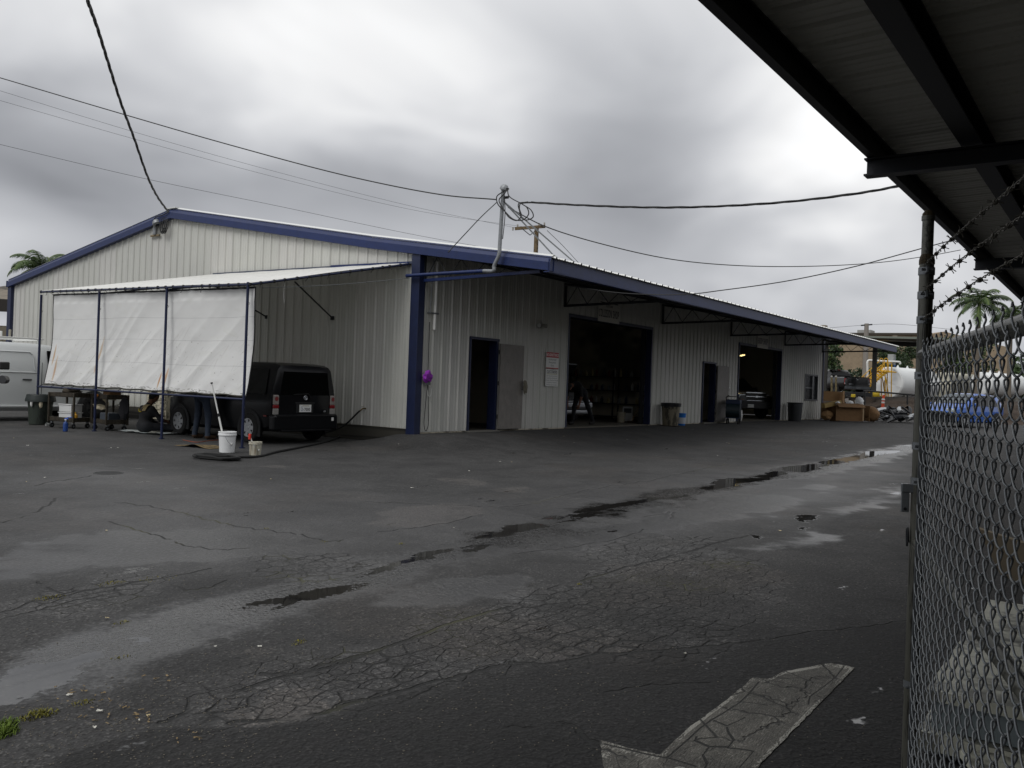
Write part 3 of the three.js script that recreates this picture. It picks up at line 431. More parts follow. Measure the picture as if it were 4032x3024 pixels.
// ---------- tarp awning and shade screen beside the gable ----------
const TARP = phys('#e9e8e2', 0.55, { side: THREE.DoubleSide, transmission: 0.12, map: withTex(speckMap, 1) });
const POSTBLUE = mat('#1b2547', 0.45, 0.2, { map: withTex(speckMap, 2) });
const KNOT = mat('#1a1b1e', 0.8);
{
  const aw = thing('tarp_awning', 'lean-to awning of white tarp on thin navy pipe posts against the gable wall', 'awning');
  const PZ = [-0.97, -3.57, -6.14, -8.73], X = -3.7, G0 = -0.24;
  for (const z of PZ) { const p = part(aw, 'post', [rod(V(X, G0 + 0.02, z), V(X, onX(314, 623, X).y, z), 0.027, 0.027, 10), rod(V(X, G0, z), V(X, G0 + 0.02, z), 0.055, 0.055, 12)], POSTBLUE); part(p, 'eye_bolt', [clean(new THREE.TorusGeometry(0.018, 0.004, 5, 10)).translate(X, 2.46, z + 0.05), clean(new THREE.TorusGeometry(0.018, 0.004, 5, 10)).translate(X, 0.51, z + 0.05)], STEELDARK); }
  const wallR = onX(885, 570.5, -0.05), wallL = onX(461, 595, -0.05), fr = onX(540, 614.5, X), fl = onX(88, 631, X);
  part(aw, 'front_rail', rod(fl, fr, 0.022, 0.022, 8), POSTBLUE);
  part(aw, 'side_rail', rod(fr, wallR, 0.022, 0.022, 8), POSTBLUE); part(aw, 'side_rail', rod(fl, wallL, 0.022, 0.022, 8), POSTBLUE);
  part(aw, 'wall_rail', uvBox(bar(wallL.clone().add(V(0, 0.03, 0)), wallR.clone().add(V(0, 0.03, 0.12)), 0.05, 0.05)), mat('#3a4154', 0.5)); part(aw, 'wall_rail', uvBox(bar(onX(716, 576, -0.06), onX(884, 568, -0.06), 0.06, 0.055)), NAVY);
  part(aw, 'low_rail', rod(V(X, 0.67, -8.76), V(X, 0.67, -0.94), 0.023, 0.02, 8), POSTBLUE);
  for (const t of [0.33, 0.66]) part(aw, 'roof_pipe', rod(V(X, 2.8, mix(-8.7, -1, t)), V(-0.06, 3.55, mix(-7, -0.4, t)), 0.016, 0.016, 6), POSTBLUE);
  for (const [a, b] of [[onX(637, 609, -1.9), V(-0.03, 2.52, -2.67)], [V(-1.9, 3.15, -4.6), V(-0.03, 2.58, -5.03)]]) { const br = part(aw, 'brace', rod(a, b, 0.018, 0.018, 8), STEELDARK); part(br, 'bracket', rbox(0.05, 0.09, 0.09, b.x, b.y, b.z, 0.01), STEELDARK); }
  part(aw, 'roof_tarp', uvBox(grid(36, 18, (u, v) => {
    const a = fl.clone().lerp(fr, u), b = wallL.clone().lerp(wallR, u), p = a.lerp(b, v), s = Math.sin(Math.PI * u * 3), sag = Math.abs(s) * 0.02 * Math.sin(Math.PI * v) + 0.008 * Math.sin(u * 40) * Math.sin(v * 9);
    return [p.x, p.y + 0.032 - sag, p.z]; })), TARP);
  seed(31); const ties = [], edge = (a, b, n) => { for (let i = 0; i <= n; i++) { const p = a.clone().lerp(b, (i + rr(-0.15, 0.15)) / n); ties.push(rbox(0.05, rr(0.05, 0.075), 0.055, p.x, p.y + 0.004, p.z, 0.018)); if (i % 2) ties.push(rod(p, p.clone().add(V(-0.02, -rr(0.06, 0.13), rr(-0.12, 0.12))), 0.005, 0.005, 4)); } };
  edge(fl, fr, 26); edge(fr, wallR, 15); const tk = part(aw, 'bungee_tie', ties, KNOT); tk.userData.kind = 'stuff';
  part(aw, 'cord', tube([V(X + 0.8, 2.97, -0.9), V(X + 0.78, 2.75, -0.9), V(X + 0.8, 2.55, -0.9)], 0.006), WHITEPL);
  part(aw, 'guy_wire', tube([V(X + 0.3, 2.78, -0.95), V(-1.9, 3.0, -0.6), V(-0.14, 3.33, -0.2)], 0.006), GALV);
}
{
  const sc = thing('shade_screen', 'dirty white tarp screen with rust streaks lashed between the awning posts', 'tarp screen');
  const t = canvasTex(1024, 512, (c, w, h) => {
    c.fillStyle = '#e4e4e2'; c.fillRect(0, 0, w, h); seed(41);
    for (let i = 0; i < 500; i++) { c.fillStyle = `rgba(${rnd() < 0.5 ? '140,134,122' : '245,245,245'},${rr(0.01, 0.03)})`; c.beginPath(); c.ellipse(rr(0, w), h * Math.pow(rnd(), 0.5), rr(3, 40), rr(2, 16), rr(-0.6, 0.6), 0, 7); c.fill(); }
    for (let i = 0; i < 260; i++) { c.strokeStyle = `rgba(${rnd() < 0.6 ? '110,106,100' : '90,86,78'},${rr(0.02, 0.09)})`; c.lineWidth = rr(0.8, 5); const x = rr(0, w), y = h * rr(0.45, 0.95), l = rr(10, 70); c.beginPath(); c.moveTo(x, y); c.lineTo(x + l * rr(0.2, 0.8), y - l); c.stroke(); }
    for (let i = 0; i < 130; i++) { c.fillStyle = `rgba(60,58,50,${rr(0.1, 0.5)})`; c.beginPath(); c.arc(rr(0, w), h * rr(0.5, 1), rr(0.5, 2.2), 0, 7); c.fill(); }
    for (const y of [0.265, 0.485, 0.725]) { c.fillStyle = 'rgba(90,90,92,0.30)'; for (let x = 0; x < w; x += 8) c.fillRect(x, h * (y + 0.006 * Math.sin(x * 0.01) + 0.003 * noise(x * 0.05, y * 9)), 8, 1.6); }
    const rust = (x0, y0, x1, y1, wd) => { for (let i = 0; i < 60; i++) { const a = i / 60; c.fillStyle = `rgba(${165 + 20 * rnd()},${105 + 20 * rnd()},${62},${0.03 + 0.07 * Math.sin(a * 3)})`; c.beginPath(); c.ellipse(mix(x0, x1, a) + rr(-1, 1), mix(y0, y1, a), wd * (0.4 + 0.8 * Math.sin(0.4 + a * 2.3)), 9, 0, 0, 7); c.fill(); } };
    rust(30, 285, 22, 400, 4); rust(52, 345, 40, 495, 5); rust(316, 235, 286, 440, 4.5); rust(668, 395, 656, 505, 5); rust(640, 420, 632, 495, 3);
    for (let i = 0; i < 500; i++) { c.fillStyle = `rgba(52,50,44,${rr(0.1, 0.5)})`; c.fillRect(rr(0, w), h - Math.pow(rnd(), 2) * 22, rr(2, 14), rr(1, 4)); }
  });
  const m = phys('#ffffff', 0.6, { side: THREE.DoubleSide, transmission: 0.1, map: t });
  const tl = onX(115, 637, -3.62), tr = onX(552, 621, -3.62), TL = [tl.y, tl.z], TR = [tr.y, tr.z], BL = [0.73, -8.61], BR = [0.73, -1.05];
  const surf = (u, v) => { // v from the bottom up
    const y = mix(mix(BL[0], BR[0], u), mix(TL[0], TR[0], u), v), z = mix(mix(BL[1], BR[1], u), mix(TL[1], TR[1], u), v);
    const wr = 0.02 * Math.sin((u * 3.1 + v * 0.5) * 6.3) + 0.05 * Math.pow(Math.abs(fbm(u * 9 - v * 2.6, v * 0.8 + u * 0.7, 2) - 0.5) * 2, 0.8) * (0.4 + 0.6 * (1 - v)) + 0.006 * (fbm(u * 40, v * 14, 2) - 0.5) + 0.012 * Math.abs(Math.sin(u * 60)) * (v > 0.9 ? 1 : 0.15);
    return [-3.62 + wr + 0.05 * Math.sin(Math.PI * v), y + 0.012 * Math.sin(u * 50) * (v < 0.04 ? 1 : 0), z]; };
  part(sc, 'tarp', grid(170, 60, surf), m);
  const hem = []; const pts = (f) => { const a = []; for (let i = 0; i <= 24; i++) a.push(V(...f(i / 24))); return a; };
  part(sc, 'top_hem', tube(pts((t) => surf(t, 1)), 0.018, 60), KNOT); part(sc, 'bottom_hem', tube(pts((t) => surf(t, 0)), 0.016, 60), mat('#3a382f', 0.9)); part(sc, 'side_hem', tube(pts((t) => surf(0, t)), 0.012, 40), KNOT); part(sc, 'side_hem', tube(pts((t) => surf(1, t)), 0.012, 40), KNOT);
  seed(51); for (let i = 0; i <= 22; i++) { const s = surf(i / 22, 1); hem.push(rod(V(...s), V(-3.7, s[0] + 0.09 > 0 ? s[1] + 0.08 : s[1] + 0.08, s[2] + rr(-0.14, 0.14)), 0.005, 0.005, 4)); } for (let i = 0; i <= 16; i++) { const s = surf(i / 16, 0); hem.push(rod(V(...s), V(-3.7, 0.69, s[2] + rr(-0.05, 0.05)), 0.008, 0.008, 4)); }
  part(sc, 'lashing', hem, KNOT).userData.kind = 'stuff';
}
// ---------- canopy of the neighbouring shed over the gate ----------
{
  const cn = thing('shed_canopy', 'dark steel lean-to canopy with ribbed metal roof over the gate', 'canopy');
  const IRON = mat('#26282d', 0.5, 0.35, { map: withTex(speckMap, 1.5) }), UNDER = mat('#d9d8d0', 0.5, 0.0, { side: THREE.DoubleSide, map: withTex(sheetMap, 0.4) });
  const z0 = 10.76, z1 = 18, X0 = -24.4, X1 = 20;
  for (let k = 0; X0 + k * PAN < X1; k++) { const u0 = X0 + k * PAN; part(cn, 'roof_panel', ribbed(u0, u0 + PAN + 0.03, () => z0 - 0.06, () => z1, (u, w, h) => [u, 3.2 + h + 0.003 * (k % 2) + (w - z0) * 0.03, w], 0.1, 1.2), UNDER); }
  const chan = (z, w = 0.07, h = 0.19) => [span(X0, X1, 3.005, 3.005 + h, z, z + 0.012), span(X0, X1, 3.0, 3.014, z, z + w), span(X0, X1, 2.99 + h, 3.0 + h, z + 0.013, z + w)];
  for (const z of [z0, 11.41, 12.6, 13.8, 15, 16.2, 17.4]) part(cn, 'purlin', chan(z, z === z0 ? 0.06 : 0.14).map((g) => g.translate(0, (z - z0) * 0.03, 0)), IRON);
  for (const x of [-18.15, -12.48, -6.81, -1.14, 4.53, 10.2, 15.9]) {
    const b = part(cn, 'cross_beam', [span(x - 0.006, x + 0.006, 2.875, 2.985, z0 - 0.01, z1), span(x - 0.06, x + 0.06, 2.985, 2.998, z0 - 0.02, z1), span(x - 0.06, x + 0.06, 2.86, 2.874, z0 - 0.02, z1)], IRON);
    part(cn, 'post', [rbox(0.12, 3.12, 0.12, x, 1.3, 16.4, 0.01)], IRON);
  }
  part(cn, 'hanging_tag', [rod(V(-0.95, 2.86, 10.95), V(-0.95, 2.78, 10.95), 0.004, 0.004, 5), rbox(0.07, 0.035, 0.02, -0.95, 2.765, 10.95, 0.008)], mat('#6b5a33', 0.7));
  part(cn, 'back_wall', span(X0, X1, -0.4, 5.4, 18, 26), mat('#8f8b80', 0.8, 0, { map: withTex(dirtMap, 0.3) }));
}
// ---------- chain-link gate ----------
{
  const GP = V(-11.125, 0, 12.0), GD = V(-0.9520, 0, 0.3061), GN = V(0.3061, 0, 0.9520);
  const onGate = (x, y) => { const d = ray(x, y), n = GN, t = GP.clone().sub(CAM).dot(n) / d.dot(n); return CAM.clone().addScaledVector(d, t); };
  const gt = thing('chain_link_gate', 'open chain-link gate of galvanised pipe with three barbed wire strands on top', 'gate', [GP.x, 0, GP.z], Math.atan2(-GD.z, GD.x));
  const loc = (p) => { const d = p.clone().sub(GP); return V(d.dot(GD), p.y, -d.dot(V(-GD.z, 0, GD.x)) * -1); };
  // local frame: x along the gate, z across it
  const PIPE = mat('#676a69', 0.55, 0.35, { map: withTex(dirtMap, 2.5), roughnessMap: withTex(grimeRough, 3) }), RUSTY = mat('#59503f', 0.75, 0.3, { map: withTex(dirtMap, 4) }), L = 2.3;
  const post = part(gt, 'upright_post', [rod(V(0, -0.19, 0), V(0, 1.545, 0), 0.0205, 0.0205, 20)], PIPE);
  part(post, 'post_extension', [rod(V(-0.003, 1.545, 0), V(-0.003, 1.665, 0), 0.0165, 0.0165, 18), rod(V(-0.003, 1.665, 0), V(-0.003, 1.678, 0), 0.019, 0.019, 18)], PIPE); part(post, 'cap', lathe([[0.0001, 0.02], [0.01, 0.017], [0.017, 0.007], [0.0175, 0]], 16).translate(-0.003, 1.678, 0), RUSTY); part(post, 'sleeve_cap', lathe([[0.0165, 0.018], [0.02, 0.01], [0.0222, 0], [0.0222, -0.012]], 18).translate(0, 1.545, 0), RUSTY);
  part(gt, 'top_rail', rod(V(0.01, 1.262, 0), V(L, 1.262, 0), 0.0195, 0.0195, 18), PIPE); part(gt, 'bottom_rail', rod(V(0.01, -0.16, 0), V(L, -0.16, 0), 0.0195, 0.0195, 16), PIPE); part(gt, 'upright_post', rod(V(L, -0.19, 0), V(L, 1.545, 0), 0.0205, 0.0205, 16), PIPE);
    part(gt, 'diagonal_brace', rod(V(0.0, 0.70, 0), V(L, 0.70 + (onGate(2191, 1461).y - 0.70) / onGate(2191, 1461).sub(GP).dot(GD) * L, 0), 0.0165, 0.0165, 14), PIPE);
  for (const y of [1.512, 1.44, 1.366, 1.2, 0.99, 0.885, 0.28]) part(gt, 'tension_band', [clean(new THREE.CylinderGeometry(0.0232, 0.0232, 0.022, 20, 1, true)).translate(0, y, 0), rbox(0.034, 0.02, 0.008, 0.036, y, 0.004, 0.002), rod(V(0.045, y, -0.012), V(0.045, y, 0.02), 0.004, 0.004, 6)], Object.assign(GALV.clone(), { side: THREE.DoubleSide }));
  const lt = part(gt, 'latch', [rbox(0.026, 0.026, 0.04, 0.0, 0.862, 0.028, 0.003), rbox(0.012, 0.06, 0.022, 0.0, 0.82, 0.036, 0.002)], GALV); part(lt, 'latch_bolt', rod(V(-0.01, 0.80, 0.036), V(0.01, 0.80, 0.036), 0.004, 0.005, 8), STEELDARK);
  part(gt, 'padlock_shackle', tube([V(0.004, 0.70, 0.024), V(0.004, 0.735, 0.026), V(-0.008, 0.742, 0.026), V(-0.018, 0.735, 0.026), V(-0.02, 0.685, 0.024)], 0.0035, 20, 6), STEELDARK);
  // woven wires: each zigzag wire is a piece of its own
  const half = 0.0362, top = 1.285, bot = -0.17, pts = [], n = Math.round((top - bot) / half); // flattened spiral: legs alternate front and back
  for (let i = 0; i < n; i++) { const y = bot + i * half, s = i % 2 ? 1 : -1, z = s * 0.0046; pts.push(V(s * 0.0198, y, 0), V(s * 0.0118, y + half * 0.2, z), V(-s * 0.0118, y + half * 0.8, z)); }
  { const s = n % 2 ? 1 : -1; pts.push(V(s * 0.0190, top - 0.002, 0), V(s * 0.0185, top + 0.007, 0.002), V(s * 0.0125, top + 0.009, 0.004), V(s * 0.0105, top + 0.002, 0.005)); }
  const wireA = clean(new THREE.TubeGeometry(new THREE.CatmullRomCurve3(pts, false, 'catmullrom', 0.5), pts.length * 4, 0.0021, 6, false));
  const WIRE = [mat('#94989a', 0.45, 0.3), mat('#8a8e91', 0.5, 0.3), mat('#9c9fa0', 0.45, 0.3)];
  for (let k = 0; 0.23 + k * half < L - 0.03; k++) share(gt, 'mesh_wire', wireA, WIRE[k % 3], 0.23 + k * half, -(k % 2) * half, 0.0255);
  part(gt, 'tension_bar', bar(V(0.215, -0.18, 0.0235), V(0.215, 1.28, 0.0235), 0.005, 0.016), GALV);
  // barbed strands: two twisted wires with four-point barbs
  const BW = mat('#5d5a52', 0.55, 0.6);
  for (const y of [1.512, 1.440, 1.366]) {
    const s = new THREE.Group(); s.name = 'barbed_wire'; gt.add(s); const tw = (ph) => { const q = []; for (let i = 0; i <= 230; i++) { const x = 0.03 + i * 0.0098, a = i * 0.85 + ph; q.push(V(x, y + 0.0022 * Math.sin(a) + 0.012 * Math.sin(x * 2.1 + y * 9), 0.012 + 0.0022 * Math.cos(a))); } return tube(q, 0.0012, 460, 5); };
    part(s, 'strand', [tw(0)], BW); part(s, 'strand', [tw(Math.PI)], BW);
    seed(Math.round(y * 100)); for (let x = 0.14; x < 1.3; x += 0.12) { const yy = y + 0.012 * Math.sin(x * 2.1 + y * 9), g = [clean(new THREE.TorusGeometry(0.0036, 0.0022, 5, 8)).rotateY(Math.PI / 2).translate(x, yy, 0.012), clean(new THREE.TorusGeometry(0.0036, 0.0022, 5, 8)).rotateY(Math.PI / 2).translate(x + 0.005, yy, 0.012)]; for (let k = 0; k < 2; k++) { const a = rr(0, 3.1), d = V(rr(-0.3, 0.3), Math.sin(a), Math.cos(a)).setLength(0.015); const c = V(x + k * 0.005, yy, 0.012); g.push(rod(c.clone().sub(d), c.clone().add(d), 0.0012, 0.0009, 5)); } part(s, 'barb', g, BW); }
  }
}
// ---------- service mast, conduits and overhead wires ----------
const CABLE = mat('#2a2a2a', 0.7), CONDUIT = mat('#9a9da0', 0.45, 0.4, { map: withTex(speckMap, 3) });
function loop(c, r, n, ax, spread, seedN) { seed(seedN); const q = []; for (let i = 0; i <= n * 16; i++) { const a = i / 16 * 2 * Math.PI, k = 1 + 0.12 * Math.sin(a * 0.37); q.push(V(c.x + (ax === 'x' ? 0.03 * Math.sin(a * 0.5) : 0), c.y - r * k * Math.cos(a) * 1.1 - 0.02 * i / 16, c.z + r * 0.7 * k * Math.sin(a) + spread * (i / 16))); } return q; }
function twisted(pts, n, r, pitch) { const cv = new THREE.CatmullRomCurve3(pts), L = cv.getLength(), m = Math.min(700, Math.round(L / pitch * 6)), fr = []; const out = []; for (let k = 0; k < n; k++) { const q = []; for (let i = 0; i <= m; i++) { const p = cv.getPointAt(i / m), a = i / m * L / pitch * 6.28 + k * 6.28 / n; const t = cv.getTangentAt(i / m), s = V(0, 1, 0).cross(t).normalize(), u = t.clone().cross(s); p.addScaledVector(s, Math.cos(a) * r).addScaledVector(u, Math.sin(a) * r); q.push(p); } out.push(clean(new THREE.TubeGeometry(new THREE.CatmullRomCurve3(q), m, r * 0.85, 5, false))); } return out; }
{
  const X = -0.27, ms = thing('service_mast', 'grey electrical service mast with weatherhead and looped cables at the roof corner', 'service mast');
  const y0 = 3.37, zb = onX(1045, 590, X).z, zt = onX(1080, 520, X).z, tp = onX(1087, 412, X);
  part(ms, 'painted_conduit', uvBox(tube([V(X + 0.06, y0, -0.22), V(X + 0.06, y0 + 0.005, 0.5), V(X + 0.02, y0, zb)], 0.038, 20, 12)), NAVY);
  part(ms, 'conduit_elbow', tube([V(X + 0.02, y0, zb - 0.02), V(X, y0, zb + 0.25), V(X, y0 + 0.08, zt - 0.12), V(X, y0 + 0.3, zt - 0.01), V(X, y0 + 0.5, zt)], 0.04, 40, 12), CONDUIT);
  part(ms, 'mast_pipe', rod(V(X, y0 + 0.48, zt), V(X, tp.y, tp.z), 0.04, 0.04, 14), CONDUIT);
  const hd = part(ms, 'weatherhead', [creased(lathe([[0.0001, 0.13], [0.05, 0.115], [0.085, 0.07], [0.09, 0.02], [0.06, 0], [0.04, -0.02]], 18)).rotateX(0.35).translate(X, tp.y, tp.z + 0.01)], CONDUIT); part(hd, 'cable_ports', rbox(0.08, 0.03, 0.1, X, tp.y + 0.03, tp.z + 0.07, 0.01), BLACK);
  part(ms, 'insulator', [rod(V(X, tp.y - 0.14, tp.z), V(X, tp.y - 0.14, tp.z + 0.12), 0.012), rod(V(X, tp.y - 0.14, tp.z + 0.06), V(X, tp.y - 0.14, tp.z + 0.13), 0.028, 0.028, 12)], BLACK);
  for (const s of [0, 0.22]) part(ms, 'mast_stay', rod(V(X, tp.y - 0.22, tp.z + 0.03), onZ(1183 + s * 150, 556 + s * 30, 2.6 + 0.2 * s).setComponent(0, 1.35 + s * 3), 0.016, 0.016, 8), CONDUIT);
  const cut = (d) => { const a = V(X, tp.y + 0.03, tp.z + 0.1), q = [a]; for (const [x, y] of d) q.push(onX(x, y, X - 0.08)); return tube(q, 0.011, 60, 6); };
  part(ms, 'cable_loop', [cut([[1100, 424], [1128, 441], [1148, 455], [1152, 468], [1140, 475], [1128, 472], [1122, 455], [1120, 440], [1135, 437], [1150, 437]])], CABLE);
  part(ms, 'cable_loop', [cut([[1085, 415], [1073, 425], [1075, 440], [1090, 456], [1110, 474], [1130, 475], [1142, 462], [1138, 448], [1128, 440], [1148, 438]])], CABLE);
  part(ms, 'cable_loop', [cut([[1090, 418], [1078, 432], [1088, 452], [1100, 470], [1118, 476], [1126, 466], [1122, 450], [1124, 440], [1140, 436]])], CABLE);
  part(ms, 'ground_cable', tube([V(X, tp.y - 0.1, tp.z + 0.04), V(X - 0.02, tp.y - 0.5, tp.z + 0.08), V(X, tp.y - 0.95, tp.z + 0.03)], 0.008), CABLE);
  const drop = [[1148, 437], [1250, 443], [1400, 448], [1540, 446], [1700, 436], [1850, 418], [1940, 402], [2060, 376]].map(([x, y], i) => atDepth(x, y, mix(18.0, 12.0, i / 7)));
  const sd = thing('service_drop_cable', 'thick twisted service cable sagging from the mast to behind the canopy', 'cable'); twisted(drop, 3, 0.013, 1.5).forEach((g) => part(sd, 'conductor', g, CABLE));
  const gh = thing('gable_weatherhead', 'weatherhead with coiled cables on the gable peak', 'service mast'), gx = -0.12, hp = onX(345, 482, gx);
  part(gh, 'conduit', rod(V(gx + 0.02, hp.y - 0.3, hp.z - 0.25), V(gx + 0.02, hp.y + 0.02, hp.z - 0.25), 0.055, 0.055, 12), CONDUIT);
  part(gh, 'hood', creased(lathe([[0.0001, 0.12], [0.07, 0.1], [0.12, 0.04], [0.12, -0.03], [0.06, -0.06]], 18)).rotateX(-0.5).translate(gx - 0.02, hp.y, hp.z - 0.1), CONDUIT);
  part(gh, 'wall_clamp', rbox(0.05, 0.05, 0.42, gx + 0.05, hp.y - 0.32, hp.z - 0.28, 0.008), mat('#7d6f55', 0.7));
  for (let k = 0; k < 4; k++) part(gh, 'cable_coil', tube(loop(V(gx - 0.05, hp.y - 0.08, hp.z + 0.16 + k * 0.05), 0.16 + 0.02 * (k % 2), 1.2, 'x', 0.03, k), 0.013, 60, 6), CABLE);
  part(gh, 'cable_tail', tube([onX(365, 457, gx - 0.05), onX(352, 464, gx - 0.08), onX(334, 472, gx - 0.08), onX(330, 492, gx - 0.06)], 0.014, 30), CABLE);
  const up2 = [[363, 457], [340, 425], [318, 380], [290, 300], [262, 225], [235, 140], [210, 60], [186, -8], [172, -70]].map(([x, y], i) => atDepth(x, y, mix(18.6, 8, i / 8)));
  const uc = thing('service_drop_cable', 'thick twisted service cable rising from the gable peak', 'cable'); twisted(up2, 3, 0.013, 1.3).forEach((g) => part(uc, 'conductor', g, CABLE));
  const thin = (name, label, pts, w0, w1, r) => single(name, tube(pts.map(([x, y], i) => atDepth(x, y, mix(w0, w1, i / (pts.length - 1)))), r, 60, 5), CABLE, label, 'wire');
  thin('telephone_wire', 'dark wire running to the mast from far across the yard', [[-40, 157], [0, 168], [250, 242], [500, 314], [750, 380], [950, 420], [1072, 431]], 26, 17.6, 0.014);
  thin('power_line', 'uppermost thin power line to the crossarm of the utility pole', [[-40, 184], [0, 196], [300, 288], [600, 372], [900, 448], [1118, 493]], 40, 58, 0.008);
  thin('power_line', 'middle thin power line to the crossarm of the utility pole', [[-40, 206], [0, 217], [300, 303], [600, 384], [900, 455], [1145, 492]], 40, 59, 0.008);
  thin('power_line', 'lowest thin power line passing over the ridge and vent pipe', [[-40, 303], [0, 312], [300, 383], [600, 445], [900, 508], [1110, 545], [1180, 556]], 40, 59, 0.010);
  thin('telephone_wire', 'thin wire slanting from the mast down to the roof edge', [[1074, 436], [1040, 468], [1005, 505], [968, 545]], 17.6, 16.4, 0.010);
  thin('telephone_wire', 'long wire sagging from the mast and rising again past the gate post', [[1098, 448], [1180, 490], [1300, 527], [1450, 560], [1600, 574], [1760, 575], [1900, 567], [2010, 552], [2075, 540]], 17.6, 30, 0.013);
  thin('telephone_wire', 'wire hanging in front of the eave fascia and climbing to the canopy', [[1220, 616], [1340, 633], [1480, 636], [1560, 627], [1700, 607], [1850, 575], [1990, 537], [2068, 516]], 18, 15, 0.010);
  thin('telephone_wire', 'faint wire from the crossarm down behind the roof', [[1182, 498], [1215, 530], [1250, 568]], 60, 75, 0.02);
}
// vent stub on the roof
single('vent_pipe', [rod(V(5.2, roofY(-2.6), -2.6), V(5.2, roofY(-2.6) + 0.42, -2.6), 0.12, 0.12, 16)], STEELDARK, 'short dark vent stub standing on the white roof', 'vent pipe');
// ---------- vehicles ----------
function loft(st, inset = 0) { // st: [z, bottom, belt, top, half width low, half width belt, half width top]; rings joined front to back
  const ring = ([z, yb, yw, yt, wb, ww, wt]) => { yw = Math.min(yw, yt - 0.1); const h = [[0, yb], [wb * 0.88, yb], [wb, yb + 0.07], [ww, mix(yb, yw, 0.55)], [ww * 0.993, yw], [mix(ww * 0.993, wt, 0.85), mix(yw, yt, 0.86)], [wt - 0.05, yt - 0.012], [wt * 0.5, yt + 0.004], [0, yt + 0.008]]; return [...h, ...h.slice(1, -1).reverse().map(([x, y]) => [-x, y])].map(([x, y]) => [x, y, z]); };
  const R = st.map(ring), q = [], n = R[0].length;
  for (let i = 0; i + 1 < R.length; i++) for (let k = 0; k < n; k++) { const m = (k + 1) % n; q.push([R[i][k], R[i + 1][k], R[i + 1][m], R[i][m]]); }
  const cap = (r, f) => { const c = [0, (r[0][1] + r[8][1]) / 2, r[0][2]]; for (let k = 0; k < n; k++) { const m = (k + 1) % n; q.push(f ? [c, r[k], r[m]] : [c, r[m], r[k]]); } };
  cap(R[0], true); cap(R[R.length - 1], false);
  return creased(tris(q), 0.55);
}
const tyreGeo = (r, w) => lathe([[r * 0.62, -w / 2], [r * 0.9, -w / 2], [r * 0.985, -w * 0.36], [r, -w * 0.2], [r, w * 0.2], [r * 0.985, w * 0.36], [r * 0.9, w / 2], [r * 0.62, w / 2]], 36).rotateZ(Math.PI / 2);
const RIMS = mat('#b4b6b8', 0.35, 0.6), DARKRIM = mat('#3a3b3d', 0.5, 0.5);
function wheel(parent, x, y, z, r, w, side, m = RIMS, holes = 7) {
  const g = new THREE.Group(); g.name = 'wheel'; g.position.set(x, y, z); parent.add(g);
  part(g, 'tyre', tyreGeo(r, w), RUBBER);
  const hs = []; for (let k = 0; k < holes; k++) { const a = k / holes * 6.283, q = []; for (const [rr_, da] of [[0.36, -0.1], [0.56, -0.19], [0.56, 0.19], [0.36, 0.1]]) q.push([Math.cos(a + da) * r * rr_, Math.sin(a + da) * r * rr_]); hs.push(q); }
  const disc = []; for (let k = 0; k < 32; k++) disc.push([Math.cos(k / 32 * 6.283) * r * 0.65, Math.sin(k / 32 * 6.283) * r * 0.65]);
  const rm = part(g, 'rim', extrude(disc, 0.02, 0, hs).rotateY(Math.PI / 2).translate(side * w * 0.42, 0, 0), m); part(rm, 'hub_cap', rod(V(side * w * 0.42, 0, 0), V(side * w * 0.52, 0, 0), r * 0.17, r * 0.13, 14), m);
  part(g, 'brake_disc', rod(V(side * w * 0.2, 0, 0), V(side * w * 0.25, 0, 0), r * 0.6, r * 0.6, 20), BLACK);
}
const arch = (x, y, z, r, side) => { const s = []; for (let k = 0; k <= 24; k++) { const a = Math.PI * k / 24; s.push([Math.cos(a) * r, Math.sin(a) * r]); } s.push([-r, -y * 0.55], [r, -y * 0.55]); return extrude(s, 0.03).rotateY(Math.PI / 2).translate(x + side * 0.0, y, z); };
const GLASS = phys('#07090a', 0.06, { specularIntensity: 0.7 });
